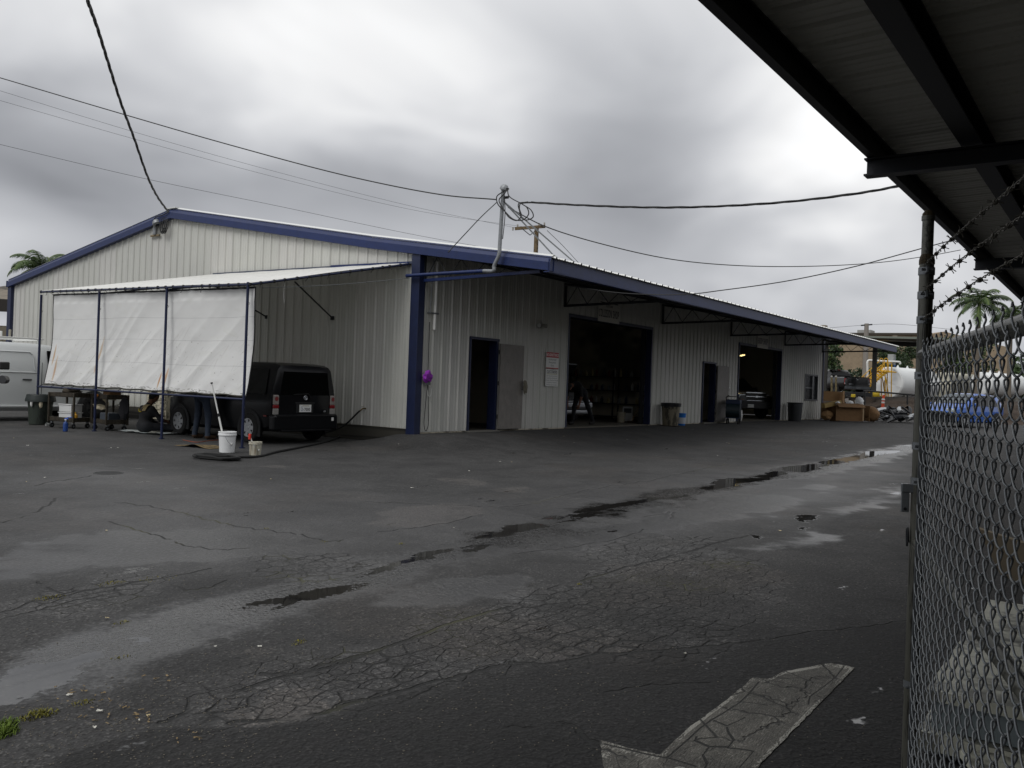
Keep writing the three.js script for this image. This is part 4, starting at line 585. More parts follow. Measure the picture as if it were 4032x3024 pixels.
// pane on the flank of a lofted body, between the belt line and the roof edge
function flank(z0, z1, z2, z3, y0, y1, x0, x1, side, m = 0.012) { return creased(tris([[[side * (x0 + m), y0, z0], [side * (x0 + m), y0, z1], [side * (x1 + m), y1, z2], [side * (x1 + m), y1, z3]].slice()]), 0.5); }
const two = (m) => Object.assign(m.clone(), { side: THREE.DoubleSide });
const GLASS2 = two(GLASS);
{ // black boxy hatchback under the awning, tail towards the drive
  const PAINT = phys('#07080c', 0.3, { clearcoat: 0.25, clearcoatRoughness: 0.15, specularIntensity: 0.5 }), TRIM = mat('#101113', 0.6);
  const c = thing('boxy_hatchback', 'black boxy hatchback with licence plate 7000 parked under the awning', 'car', [-1.87, -0.235, -3.12], rad(-1.7));
  part(c, 'body', loft([[1.80, 0.42, 0.98, 1.50, 0.70, 0.76, 0.60], [1.77, 0.34, 0.98, 1.585, 0.77, 0.815, 0.655], [1.6, 0.26, 0.98, 1.63, 0.80, 0.84, 0.675], [0.9, 0.2, 0.98, 1.645, 0.81, 0.845, 0.69], [-0.1, 0.2, 0.97, 1.64, 0.81, 0.845, 0.69], [-0.42, 0.2, 0.97, 1.585, 0.81, 0.845, 0.675], [-0.98, 0.2, 0.97, 1.06, 0.81, 0.845, 0.72], [-1.3, 0.2, 0.93, 1.02, 0.81, 0.84, 0.72], [-1.85, 0.22, 0.8, 0.9, 0.78, 0.8, 0.68], [-2.05, 0.3, 0.6, 0.72, 0.66, 0.68, 0.55]]), PAINT);
  part(c, 'rear_window', creased(tris([[[-0.63, 0.99, 1.806], [0.63, 0.99, 1.806], [0.56, 1.46, 1.806], [-0.56, 1.46, 1.806]]]), 0.5), GLASS2);
  for (const s of [-1, 1]) {
    part(c, 'rear_side_window', flank(1.62, 0.62, 0.62, 1.55, 0.99, 1.50, 0.842, 0.715, s), GLASS2); part(c, 'side_window', flank(0.54, -0.18, -0.12, 0.54, 0.99, 1.51, 0.845, 0.722, s), GLASS2); part(c, 'side_window', flank(-0.26, -0.85, -0.42, -0.2, 0.99, 1.50, 0.845, 0.722, s), GLASS2);
    const l = new THREE.Group(); l.name = 'tail_light'; c.add(l); const X = s * 0.725;
    part(l, 'upper_lens', rbox(0.13, 0.20, 0.06, X, 0.89, 1.79, 0.02), phys('#8d8580', 0.2, { clearcoat: 1 })); part(l, 'round_lamp', rod(V(X, 0.91, 1.815), V(X, 0.91, 1.826), 0.042, 0.042, 16), mat('#7a3434', 0.3)); part(l, 'red_band', rbox(0.132, 0.075, 0.066, X, 0.755, 1.79, 0.015), phys('#7a1216', 0.25, { clearcoat: 1 })); part(l, 'lower_lens', rbox(0.13, 0.13, 0.06, X, 0.655, 1.79, 0.02), phys('#8f8c88', 0.25, { clearcoat: 1 }));
    part(c, 'wheel_arch', arch(s * 0.838, 0.31, 1.12, 0.37, s), TRIM); part(c, 'wheel_arch', arch(s * 0.838, 0.31, -1.38, 0.37, s), TRIM);
    wheel(c, s * 0.79, 0.305, 1.12, 0.305, 0.19, s); wheel(c, s * 0.79, 0.305, -1.38, 0.305, 0.19, s);
    part(c, 'door_mirror', rbox(0.16, 0.14, 0.1, s * 0.93, 1.02, -0.72, 0.04), PAINT); part(c, 'door_handle', rbox(0.02, 0.03, 0.14, s * 0.852, 0.88, 0.72, 0.01), PAINT);
    part(c, 'side_marker', rbox(0.012, 0.03, 0.1, s * 0.846, 0.56, 1.62, 0.005), mat('#6a1d16', 0.3));
  }
  part(c, 'rear_bumper', [rbox(1.66, 0.34, 0.2, 0, 0.43, 1.80, 0.06, 4), rbox(1.5, 0.03, 0.06, 0, 0.565, 1.885, 0.012), rbox(1.3, 0.04, 0.03, 0, 0.275, 1.885, 0.012)], PAINT);
  part(c, 'windscreen', creased(tris([[[-0.66, 1.08, -0.985], [0.66, 1.08, -0.985], [0.6, 1.55, -0.47], [-0.6, 1.55, -0.47]]]), 0.5).translate(0, 0.014, -0.012), GLASS2);
  part(c, 'plate_recess', rbox(0.44, 0.2, 0.02, 0, 0.72, 1.80, 0.02), TRIM);
  const plate = canvasTex(256, 128, (x, w, h) => { x.fillStyle = '#d9dad8'; x.fillRect(0, 0, w, h); x.fillStyle = '#b9b7a8'; x.fillRect(60, 6, 150, 20); x.strokeStyle = '#1d2f6a'; x.lineWidth = 7; x.beginPath(); x.arc(54, 88, 20, -0.6, 3.4); x.stroke(); x.beginPath(); x.moveTo(48, 40); x.lineTo(50, 72); x.lineTo(72, 74); x.lineTo(84, 100); x.stroke(); x.beginPath(); x.arc(48, 34, 6, 0, 7); x.fillStyle = '#1d2f6a'; x.fill(); x.font = 'bold 66px sans-serif'; x.fillStyle = '#16181c'; x.save(); x.translate(100, 108); x.scale(0.92, 1.15); x.fillText('7000', 0, 0); x.restore(); });
  const lp = part(c, 'licence_plate', rbox(0.305, 0.152, 0.008, 0, 0.72, 1.817, 0.003), WHITEPL); part(lp, 'plate_print', clean(new THREE.PlaneGeometry(0.295, 0.142)).translate(0, 0.72, 1.8225), mat('#ffffff', 0.5, 0, { map: plate }));
  part(c, 'emblem', [clean(new THREE.TorusGeometry(0.042, 0.008, 8, 24)).translate(0, 0.935, 1.815), tube([V(0.03, 0.955, 1.817), V(0, 0.952, 1.819), V(-0.02, 0.942, 1.819), V(0.02, 0.928, 1.819), V(0, 0.916, 1.819), V(-0.03, 0.914, 1.817)], 0.007, 24, 6)], CHROME);
  part(c, 'rear_wiper', [rod(V(0.14, 0.94, 1.815), V(0.06, 1.02, 1.83), 0.01), rod(V(0.06, 1.02, 1.83), V(-0.32, 1.0, 1.83), 0.008)], BLACK);
  part(c, 'tailgate_handle', rbox(0.5, 0.03, 0.02, 0, 0.83, 1.805, 0.008), TRIM);
  const badge = canvasTex(128, 64, (x, w, h) => { x.fillStyle = '#0c0d12'; x.fillRect(0, 0, w, h); x.fillStyle = '#d2d4d6'; x.font = 'bold 52px sans-serif'; x.fillText('xB', 26, 50); }); part(c, 'badge', clean(new THREE.PlaneGeometry(0.12, 0.06)).translate(0.52, 0.66, 1.812), mat('#ffffff', 0.3, 0.3, { map: badge }));
  part(c, 'bumper_sticker', box(0.06, 0.07, 0.003, 0.66, 0.50, 1.903), WHITEPL);
}
{ // silver-white panel van behind the screen, nose towards the gable wall
  const W = phys('#dadddc', 0.32, { clearcoat: 0.5, clearcoatRoughness: 0.2 }), GREY = mat('#3b3d3e', 0.6);
  const c = thing('panel_van', 'white panel van with roof rack parked behind the shade screen', 'van', [-3.2, -0.235, -11.2], Math.PI / 2 * 3); c.scale.setScalar(1.12);
  // local: length along z (front at -z), so world +x is -z after the turn
  part(c, 'body', loft([[2.35, 0.4, 1.0, 1.66, 0.78, 0.82, 0.66], [2.28, 0.26, 1.05, 1.72, 0.83, 0.865, 0.73], [1.9, 0.22, 1.05, 1.755, 0.845, 0.875, 0.76], [-0.2, 0.22, 1.05, 1.76, 0.85, 0.88, 0.765], [-0.7, 0.22, 1.04, 1.72, 0.85, 0.88, 0.75], [-1.55, 0.24, 1.02, 1.14, 0.84, 0.87, 0.74], [-2.15, 0.28, 0.9, 0.98, 0.78, 0.8, 0.66], [-2.35, 0.36, 0.7, 0.78, 0.66, 0.68, 0.55]]), W);
  for (const s of [-1, 1]) {
    const dr = part(c, 'front_door', [rbox(0.012, 0.012, 0.9, s * 0.882, 0.3, -0.75, 0.004)], GREY); part(dr, 'door_seam', [rbox(0.008, 1.15, 0.012, s * 0.883, 0.75, -0.27, 0.003)], GREY);
    part(c, 'front_window', flank(-0.42, -1.18, -0.72, -0.4, 1.05, 1.60, 0.878, 0.785, s), GLASS2);
    part(c, 'door_handle', rbox(0.03, 0.035, 0.2, s * 0.888, 0.93, 0.05, 0.012), mat('#4a4c4d', 0.5)); part(c, 'door_handle', rbox(0.03, 0.035, 0.2, s * 0.888, 0.93, -0.55, 0.012), mat('#4a4c4d', 0.5));
    // recessed panel of the sliding door: raised lip around it
    const o = [[1.25, 1.09], [1.25, 1.55], [-0.02, 1.55], [-0.08, 1.5], [-0.12, 1.15], [-0.18, 1.09]]; const lip = []; for (let i = 0; i < o.length; i++) { const a = o[i], b = o[(i + 1) % o.length]; const X = (y) => s * (mix(0.88, 0.79, clamp((y - 1.05) / 0.6)) + 0.004); lip.push(rod(V(X(a[1]), a[1], a[0]), V(X(b[1]), b[1], b[0]), 0.01, 0.01, 6)); } part(c, 'sliding_door_recess', lip, W);
    part(c, 'side_rail', rbox(0.03, 0.05, 2.2, s * 0.875, 0.33, 0.05, 0.015), W);
    wheel(c, s * 0.83, 0.32, 1.45, 0.32, 0.2, s, DARKRIM, 5); wheel(c, s * 0.83, 0.32, -1.5, 0.32, 0.2, s, DARKRIM, 5); part(c, 'wheel_arch', arch(s * 0.872, 0.32, 1.45, 0.38, s), GREY); part(c, 'wheel_arch', arch(s * 0.872, 0.32, -1.5, 0.38, s), GREY);
    part(c, 'roof_rack_rail', rbox(0.05, 0.04, 2.3, s * 0.62, 1.86, 0.75, 0.01), WHITEPL);
  }
  part(c, 'windscreen', creased(tris([[[-0.68, 1.18, -1.53], [0.68, 1.18, -1.53], [0.62, 1.66, -0.8], [-0.62, 1.66, -0.8]]]).translate(0, 0.015, -0.01), 0.5), GLASS2);
  for (const z of [-0.3, 0.8, 1.8]) part(c, 'roof_rack_bar', [rbox(1.3, 0.035, 0.05, 0, 1.84, z, 0.01), rbox(0.04, 0.09, 0.05, 0.6, 1.8, z, 0.01), rbox(0.04, 0.09, 0.05, -0.6, 1.8, z, 0.01)], WHITEPL);
  part(c, 'ladder_stop', [rbox(0.04, 0.22, 0.05, -0.62, 1.98, -0.22, 0.01)], mat('#9a9688', 0.7)); part(c, 'ladder_stop', [rbox(0.04, 0.16, 0.05, -0.62, 1.96, -0.02, 0.01)], WHITEPL);
}
function pickup(label, pos, turn, opt) {
  const c = thing('pickup_truck', label, 'pickup truck', pos, turn), PAINT = phys(opt.color, 0.3, { clearcoat: 0.6, clearcoatRoughness: 0.15 }), T = mat('#131416', 0.6);
  part(c, 'body', loft([[2.62, 0.62, 1.0, 1.15, 0.80, 0.86, 0.82], [2.55, 0.55, 1.0, 1.3, 0.86, 0.92, 0.89], [0.75, 0.5, 1.0, 1.3, 0.88, 0.925, 0.90], [0.7, 0.45, 1.0, 1.22, 0.88, 0.925, 0.88], [-1.3, 0.45, 1.0, 1.2, 0.88, 0.925, 0.86], [-1.6, 0.45, 1.0, 1.17, 0.88, 0.92, 0.84], [-2.45, 0.5, 0.95, 1.1, 0.86, 0.9, 0.82], [-2.62, 0.58, 0.85, 1.02, 0.80, 0.84, 0.76]]), PAINT);
  part(c, 'cab', loft([[0.70, 1.0, 1.18, 1.62, 0.86, 0.88, 0.60], [0.42, 1.0, 1.18, 1.80, 0.88, 0.9, 0.66], [-0.6, 1.0, 1.18, 1.80, 0.88, 0.9, 0.66], [-1.35, 1.0, 1.14, 1.24, 0.86, 0.87, 0.74]]), PAINT);
  part(c, 'bed_floor', box(1.5, 0.02, 1.75, 0, 1.318, 1.64), BLACK);
  part(c, 'rear_window', creased(tris([[[-0.66, 1.28, 0.70], [0.66, 1.28, 0.70], [0.58, 1.68, 0.60], [-0.58, 1.68, 0.60]]]).translate(0, 0.01, 0.03), 0.5), GLASS2);
  part(c, 'windscreen', creased(tris([[[-0.7, 1.28, -1.3], [0.7, 1.28, -1.3], [0.6, 1.76, -0.66], [-0.6, 1.76, -0.66]]]).translate(0, 0.02, -0.02), 0.5), GLASS2);
  for (const s of [-1, 1]) {
    part(c, 'side_window', flank(0.40, -0.2, -0.2, 0.34, 1.22, 1.68, 0.888, 0.71, s, 0.016), GLASS2); part(c, 'side_window', flank(-0.28, -1.05, -0.62, -0.28, 1.22, 1.68, 0.888, 0.71, s, 0.016), GLASS2);
    part(c, 'wheel_arch', arch(s * 0.915, 0.42, 1.6, 0.46, s), T); part(c, 'wheel_arch', arch(s * 0.915, 0.42, -1.7, 0.46, s), T); wheel(c, s * 0.86, 0.39, 1.6, 0.39, 0.25, s, DARKRIM, 6); wheel(c, s * 0.86, 0.39, -1.7, 0.39, 0.25, s, DARKRIM, 6);
    const tl = part(c, 'tail_light', rbox(0.14, 0.42, 0.06, s * 0.83, 1.02, 2.58, 0.025), phys('#8d1517', 0.2, { clearcoat: 1 })); part(tl, 'reversing_lens', rbox(0.1, 0.1, 0.02, s * 0.83, 0.9, 2.61, 0.01), mat('#cfcfcf', 0.3));
    const hl = part(c, 'headlight', rbox(0.34, 0.2, 0.08, s * 0.68, 0.96, -2.56, 0.03), phys('#c6ccd0', 0.12, { metalness: 0.7, clearcoat: 1 })); part(hl, 'indicator', rbox(0.2, 0.05, 0.04, s * 0.7, 0.83, -2.6, 0.015), mat('#a4571d', 0.3));
    part(c, 'door_mirror', rbox(0.2, 0.2, 0.12, s * 1.02, 1.28, -0.95, 0.04), T); part(c, 'door_handle', rbox(0.02, 0.03, 0.14, s * 0.93, 1.08, 0.1, 0.008), T);
  }
  part(c, 'tailgate', rbox(1.46, 0.5, 0.04, 0, 1.03, 2.60, 0.02), PAINT); part(c, 'tailgate_emblem', clean(new THREE.TorusGeometry(0.05, 0.012, 6, 20)).translate(0, 1.14, 2.625), CHROME); part(c, 'tailgate_handle', rbox(0.2, 0.06, 0.02, 0, 1.2, 2.62, 0.01), T); part(c, 'third_brake_light', rbox(0.22, 0.04, 0.04, 0, 1.795, 0.47, 0.012), mat('#a31418', 0.3)); part(c, 'tailgate_lettering', rbox(0.34, 0.03, 0.004, -0.42, 0.86, 2.623, 0.001), CHROME);
  part(c, 'rear_bumper', rbox(1.75, 0.2, 0.16, 0, 0.62, 2.66, 0.04), opt.bumper ?? T); part(c, 'front_bumper', rbox(1.8, 0.34, 0.2, 0, 0.6, -2.66, 0.05), T); part(c, 'rear_plate', rbox(0.3, 0.15, 0.01, 0, 0.62, 2.745, 0.003), mat('#55585c', 0.5)); part(c, 'front_plate', rbox(0.3, 0.15, 0.01, 0.35, 0.56, -2.765, 0.003), mat('#b9bbb8', 0.5));
  const gr = part(c, 'grille', rbox(1.02, 0.34, 0.05, 0, 0.97, -2.60, 0.02), BLACK); part(gr, 'chrome_bar', rbox(1.06, 0.055, 0.04, 0, 1.135, -2.63, 0.012), CHROME); part(gr, 'chrome_bar', rbox(1.06, 0.05, 0.04, 0, 0.965, -2.635, 0.012), CHROME); part(gr, 'chrome_frame', rbox(0.95, 0.03, 0.03, 0, 0.79, -2.62, 0.01), CHROME); part(gr, 'bowtie_emblem', [rbox(0.16, 0.06, 0.02, 0, 0.965, -2.66, 0.006), rbox(0.08, 0.085, 0.018, 0, 0.965, -2.66, 0.006)], CHROME);
  return c;
}
{ const p = onZ(1634, 880, -0.9), h = V(-0.6, 0, 0.8); pickup('dark pickup with chrome grille nosing out of the far bay', [p.x - h.x * 2.66, 0.03, -0.9 - h.z * 2.66], Math.atan2(-h.x, -h.z), { color: '#15171a' }); }
{ const a = atDepth(1853, 826, 55), v = ray(1853, 826); v.y = 0; v.normalize(); const h = v.clone().multiplyScalar(Math.cos(rad(32))).addScaledVector(V(v.z, 0, -v.x), Math.sin(rad(32))); pickup('black pickup with red tail lights parked on the upper yard', [a.x + h.x * 2.66, 1.1, a.z + h.z * 2.66], Math.atan2(-h.x, -h.z), { color: '#07080b', bumper: mat('#55585b', 0.35, 0.6) }); }
{ // silver sedan with its bonnet up inside the near bay
  const S = phys('#9a9da1', 0.25, { metalness: 0.4, clearcoat: 0.6 }), c = thing('silver_sedan', 'silver sedan with its bonnet raised inside the near bay', 'car', [onZ(1258, 885, -1.1).x - 0.1, 0.03, -3.35], rad(180 - 8));
  part(c, 'body', loft([[2.2, 0.4, 0.9, 1.0, 0.74, 0.78, 0.68], [1.6, 0.24, 0.92, 1.06, 0.84, 0.86, 0.74], [0.95, 0.2, 0.92, 1.4, 0.84, 0.87, 0.6], [-0.1, 0.2, 0.92, 1.43, 0.84, 0.87, 0.62], [-0.95, 0.2, 0.9, 0.99, 0.84, 0.86, 0.72], [-1.1, 0.2, 0.78, 0.88, 0.84, 0.86, 0.72], [-2.0, 0.24, 0.68, 0.76, 0.8, 0.82, 0.7], [-2.25, 0.32, 0.6, 0.68, 0.7, 0.72, 0.6]]), S);
  part(c, 'bonnet', rbox(1.4, 0.03, 1.1, 0, 0, -0.55, 0.012).rotateX(0.82).translate(0, 0.98, -0.98), mat('#131416', 0.35)); part(c, 'bonnet_edge', rod(V(-0.68, 1.80, -1.70), V(0.68, 1.80, -1.70), 0.02, 0.02, 8), S); part(c, 'bonnet_prop', rod(V(0.6, 0.85, -1.8), V(0.45, 1.55, -1.55), 0.008), BLACK);
  part(c, 'windscreen', creased(tris([[[-0.66, 1.0, -0.96], [0.66, 1.0, -0.96], [0.56, 1.4, -0.22], [-0.56, 1.4, -0.22]]]).translate(0, 0.015, -0.015), 0.5), GLASS2);
  part(c, 'front_bumper', [rbox(1.62, 0.2, 0.22, 0, 0.56, -2.2, 0.06, 4)], S); part(c, 'lower_bumper', [rbox(1.6, 0.14, 0.22, 0, 0.36, -2.2, 0.05, 4)], S); part(c, 'engine', [rbox(1.1, 0.2, 0.7, 0, 0.85, -1.55, 0.05)], BLACK); part(c, 'air_intake', rbox(1.3, 0.08, 0.05, 0, 0.45, -2.3, 0.02), BLACK);
  for (const s of [-1, 1]) { part(c, 'headlight', rbox(0.36, 0.14, 0.12, s * 0.6, 0.66, -2.16, 0.04), phys('#b8bfc4', 0.1, { clearcoat: 1, metalness: 0.5 })); wheel(c, s * 0.80, 0.31, -1.4, 0.31, 0.2, s); wheel(c, s * 0.80, 0.31, 1.3, 0.31, 0.2, s); part(c, 'side_window', flank(0.9, -0.75, -0.2, 0.75, 0.95, 1.36, 0.868, 0.66, s, 0.016), GLASS2); }
}
{ // blue hatchback beyond the gate
  const B = phys('#2b5fb4', 0.25, { clearcoat: 0.8 }), p = onG(2100, 925), c = thing('blue_hatchback', 'bright blue hatchback parked beyond the chain-link gate', 'car', [p.x + 1.4, p.y, p.z - 0.6], rad(180 - 112));
  part(c, 'body', loft([[1.95, 0.4, 0.9, 1.2, 0.7, 0.76, 0.55], [1.6, 0.22, 0.92, 1.42, 0.82, 0.84, 0.6], [0.4, 0.2, 0.92, 1.49, 0.83, 0.86, 0.64], [-0.2, 0.2, 0.92, 1.44, 0.83, 0.86, 0.63], [-1.0, 0.2, 0.9, 1.02, 0.83, 0.85, 0.72], [-1.75, 0.22, 0.78, 0.86, 0.78, 0.8, 0.68], [-2.0, 0.3, 0.6, 0.68, 0.66, 0.68, 0.56]]), B);
  part(c, 'windscreen', creased(tris([[[-0.68, 1.04, -1.0], [0.68, 1.04, -1.0], [0.58, 1.43, -0.28], [-0.58, 1.43, -0.28]]]).translate(0, 0.018, -0.015), 0.5), two(phys('#4a5358', 0.1)));
  part(c, 'front_bumper', rbox(1.62, 0.4, 0.3, 0, 0.42, -1.93, 0.08, 4), mat('#15171a', 0.5)); part(c, 'grille', rbox(0.9, 0.12, 0.05, 0, 0.62, -2.05, 0.02), BLACK);
  for (const s of [-1, 1]) { part(c, 'headlight', rbox(0.34, 0.16, 0.2, s * 0.58, 0.72, -1.86, 0.05), phys('#aab4ba', 0.1, { clearcoat: 1 })); part(c, 'side_window', flank(1.3, -0.75, -0.25, 1.2, 0.95, 1.4, 0.862, 0.66, s, 0.016), GLASS2); part(c, 'door_mirror', rbox(0.18, 0.12, 0.1, s * 0.95, 1.0, -0.75, 0.04), B); for (const z of [-1.25, 1.2]) { wheel(c, s * 0.80, 0.3, z, 0.3, 0.19, s); part(c, 'wheel_arch', arch(s * 0.852, 0.3, z, 0.36, s), BLACK); } }
}
// ---------- people: one continuous skin from tapered limbs joined by a smooth union ----------
function skin(bones, cell, colors) { // bones: [a, b, ra, rb, blend, colour index]
  const lo = V(1e9, 1e9, 1e9), hi = V(-1e9, -1e9, -1e9); for (const [a, b, ra, rb] of bones) { const r = Math.max(ra, rb) + 0.04; for (const p of [a, b]) { lo.min(p.clone().subScalar(r)); hi.max(p.clone().addScalar(r)); } }
  const size = Math.max(hi.x - lo.x, hi.y - lo.y, hi.z - lo.z) / 2 * 1.06, c = lo.clone().add(hi).multiplyScalar(0.5), n = Math.min(118, Math.ceil(2 * size / cell) + 2);
  const mc = new MarchingCubes(n, new THREE.MeshBasicMaterial(), false, false, 400000); mc.isolation = 0;
  const pre = bones.map(([a, b, ra, rb, k]) => ({ a, d: b.clone().sub(a), l2: Math.max(1e-8, b.distanceToSquared(a)), ra, rb, k: k ?? 0.03, R: Math.max(ra, rb) }));
  const dist = (x, y, z, which) => { let s = 9, best = 9, id = 0; for (let i = 0; i < pre.length; i++) { const p = pre[i], px = x - p.a.x, py = y - p.a.y, pz = z - p.a.z, t = clamp((px * p.d.x + py * p.d.y + pz * p.d.z) / p.l2), dx = px - p.d.x * t, dy = py - p.d.y * t, dz = pz - p.d.z * t, d = Math.sqrt(dx * dx + dy * dy + dz * dz) - mix(p.ra, p.rb, t); if (d < best) { best = d; id = i; } const h = Math.max(p.k - Math.abs(s - d), 0) / p.k; s = Math.min(s, d) - h * h * p.k * 0.25; } return which ? id : s; };
  for (let k = 0; k < n; k++) for (let j = 0; j < n; j++) for (let i = 0; i < n; i++) { const x = c.x + (i - n / 2) / (n / 2) * size, y = c.y + (j - n / 2) / (n / 2) * size, z = c.z + (k - n / 2) / (n / 2) * size; mc.field[k * n * n + j * n + i] = -dist(x, y, z); }
  mc.update(); const cnt = mc.count, P = mc.positionArray.slice(0, cnt * 3), N = mc.normalArray.slice(0, cnt * 3), C = new Float32Array(cnt * 3), cl = colors.map((q) => col(q));
  for (let i = 0; i < cnt; i++) { const x = c.x + P[3 * i] * size, y = c.y + P[3 * i + 1] * size, z = c.z + P[3 * i + 2] * size; P[3 * i] = x; P[3 * i + 1] = y; P[3 * i + 2] = z; const q = cl[bones[dist(x, y, z, true)][5]]; C[3 * i] = q.r; C[3 * i + 1] = q.g; C[3 * i + 2] = q.b; }
  const g = new THREE.BufferGeometry(); g.setAttribute('position', new THREE.BufferAttribute(P, 3)); g.setAttribute('normal', new THREE.BufferAttribute(N, 3)); g.setAttribute('color', new THREE.BufferAttribute(C, 3)); g.computeVertexNormals(); const gg = clean(g); gg.computeVertexNormals(); return gg;
}
function handBones(w, dir, palm, ci, curl = 0.6) { // wrist, pointing direction, palm normal
  dir = dir.clone().normalize(); const side = dir.clone().cross(palm).normalize(), out = [], at = (f, s, p) => w.clone().addScaledVector(dir, f).addScaledVector(side, s).addScaledVector(palm, p);
  out.push([w, at(0.05, 0, 0), 0.026, 0.03, 0.02, ci], [at(0.05, -0.022, 0), at(0.085, -0.026, 0), 0.017, 0.014, 0.012, ci], [at(0.05, 0.022, 0), at(0.085, 0.026, 0), 0.017, 0.014, 0.012, ci]);
  [[-0.03, 0.06], [-0.01, 0.072], [0.01, 0.07], [0.03, 0.055]].forEach(([s, l]) => { const k = at(0.09, s, 0), m = k.clone().addScaledVector(dir, l * 0.55 * Math.cos(curl)).addScaledVector(palm, l * 0.55 * Math.sin(curl)), e = m.clone().addScaledVector(dir, l * 0.5 * Math.cos(curl * 2)).addScaledVector(palm, l * 0.5 * Math.sin(curl * 2)); out.push([k, m, 0.0092, 0.0085, 0.006, ci], [m, e, 0.0085, 0.0075, 0.006, ci]); });
  const t0 = at(0.03, -0.03, 0.005), t1 = at(0.06, -0.052, 0.02), t2 = at(0.085, -0.052, 0.035); out.push([t0, t1, 0.012, 0.0105, 0.01, ci], [t1, t2, 0.0105, 0.009, 0.006, ci]); return out;
}
const bodyMat = mat('#ffffff', 0.85, 0, { vertexColors: true });
function person(label, J, colors, opt = {}) { // colors: [skin, shirt, trousers, shoe, hair]
  const b = [], v = (k) => V(...J[k]);
  const pel = v('pelvis'), ch = v('chest'), nk = v('neck'), hd = v('head'), r = V(...(opt.right ?? [1, 0, 0])).normalize();
  const off = (p, s, y = 0) => p.clone().addScaledVector(r, s).add(V(0, y, 0));
  b.push([off(pel, -0.07), off(pel, 0.07), 0.125, 0.125, 0.06, 2], [off(pel, 0, 0.06), off(ch, 0), 0.13, 0.14, 0.08, 1], [off(ch, -0.11), off(ch, 0.11), 0.115, 0.115, 0.08, 1], [ch, nk, 0.1, 0.06, 0.06, 1], [nk, hd, 0.055, 0.06, 0.03, 0]);
  const f = V(...(opt.face ?? [0, 0, -1])).normalize();
  for (const s of ['L', 'R']) {
    b.push([v('sh' + s), v('el' + s), 0.062, 0.046, 0.05, 1], [v('el' + s), v('wr' + s), 0.041, 0.028, 0.03, opt.sleeves ? 1 : 0]);
    b.push([v('hip' + s), v('kn' + s), 0.093, 0.066, 0.07, 2], [v('kn' + s), v('an' + s), 0.068, 0.052, 0.04, 2]);
    const toe = v('an' + s).addScaledVector(V(...(J['toe' + s] ?? [f.x, 0, f.z])).normalize(), 0.17); toe.y = v('an' + s).y - 0.045; b.push([v('an' + s).add(V(0, -0.03, 0)), toe, 0.052, 0.04, 0.03, 3]);
  }
  const o = thing('person', label, 'person'); const bd = part(o, 'body', skin(b, 0.014, colors), bodyMat);
  const hb = []; for (const s of ['L', 'R']) hb.push(skin(handBones(v('wr' + s), v('wr' + s).sub(v('el' + s)), V(...(opt.palm ?? [0, -1, 0])), 0), 0.004, colors)); part(bd, 'hands', hb, bodyMat);
  // head: skull, jaw, nose, ears, eyes, mouth; hair cap
  const up = hd.clone().sub(nk).normalize(), c = hd.clone().addScaledVector(up, 0.1), sd = up.clone().cross(f).normalize(), fw = sd.clone().cross(up).normalize(); const at = (a, u, s) => c.clone().addScaledVector(fw, a).addScaledVector(up, u).addScaledVector(sd, s);
  const hbones = [[at(-0.02, 0.03, 0), at(0.02, 0.03, 0), 0.085, 0.083, 0.04, 0], [at(0.035, -0.04, 0), at(0.045, -0.075, 0), 0.052, 0.036, 0.04, 0], [at(0.09, 0.015, 0), at(0.108, -0.018, 0), 0.011, 0.014, 0.012, 0], [at(-0.005, 0, 0.083), at(-0.005, -0.03, 0.08), 0.014, 0.01, 0.008, 0], [at(-0.005, 0, -0.083), at(-0.005, -0.03, -0.08), 0.014, 0.01, 0.008, 0], [at(0.08, -0.05, -0.018), at(0.08, -0.05, 0.018), 0.011, 0.011, 0.008, 5], [at(0.083, 0.008, 0.03), at(0.083, 0.008, 0.031), 0.009, 0.009, 0.004, 6], [at(0.083, 0.008, -0.03), at(0.083, 0.008, -0.031), 0.009, 0.009, 0.004, 6], [nk, at(-0.01, -0.05, 0), 0.055, 0.055, 0.03, 0]];
  part(bd, 'head', skin(hbones, 0.005, [...colors, '#7a4438', '#e8e4de']), bodyMat);
  part(bd, 'hair', skin([[at(-0.035, 0.045, 0), at(0.015, 0.06, 0), 0.083, 0.077, 0.03, 4], [at(-0.055, 0, 0), at(-0.05, -0.03, 0), 0.062, 0.05, 0.03, 4], [at(-0.03, 0.02, 0.045), at(-0.035, -0.005, 0.05), 0.045, 0.038, 0.03, 4], [at(-0.03, 0.02, -0.045), at(-0.035, -0.005, -0.05), 0.045, 0.038, 0.03, 4]], 0.006, colors), bodyMat);
  return o;
}
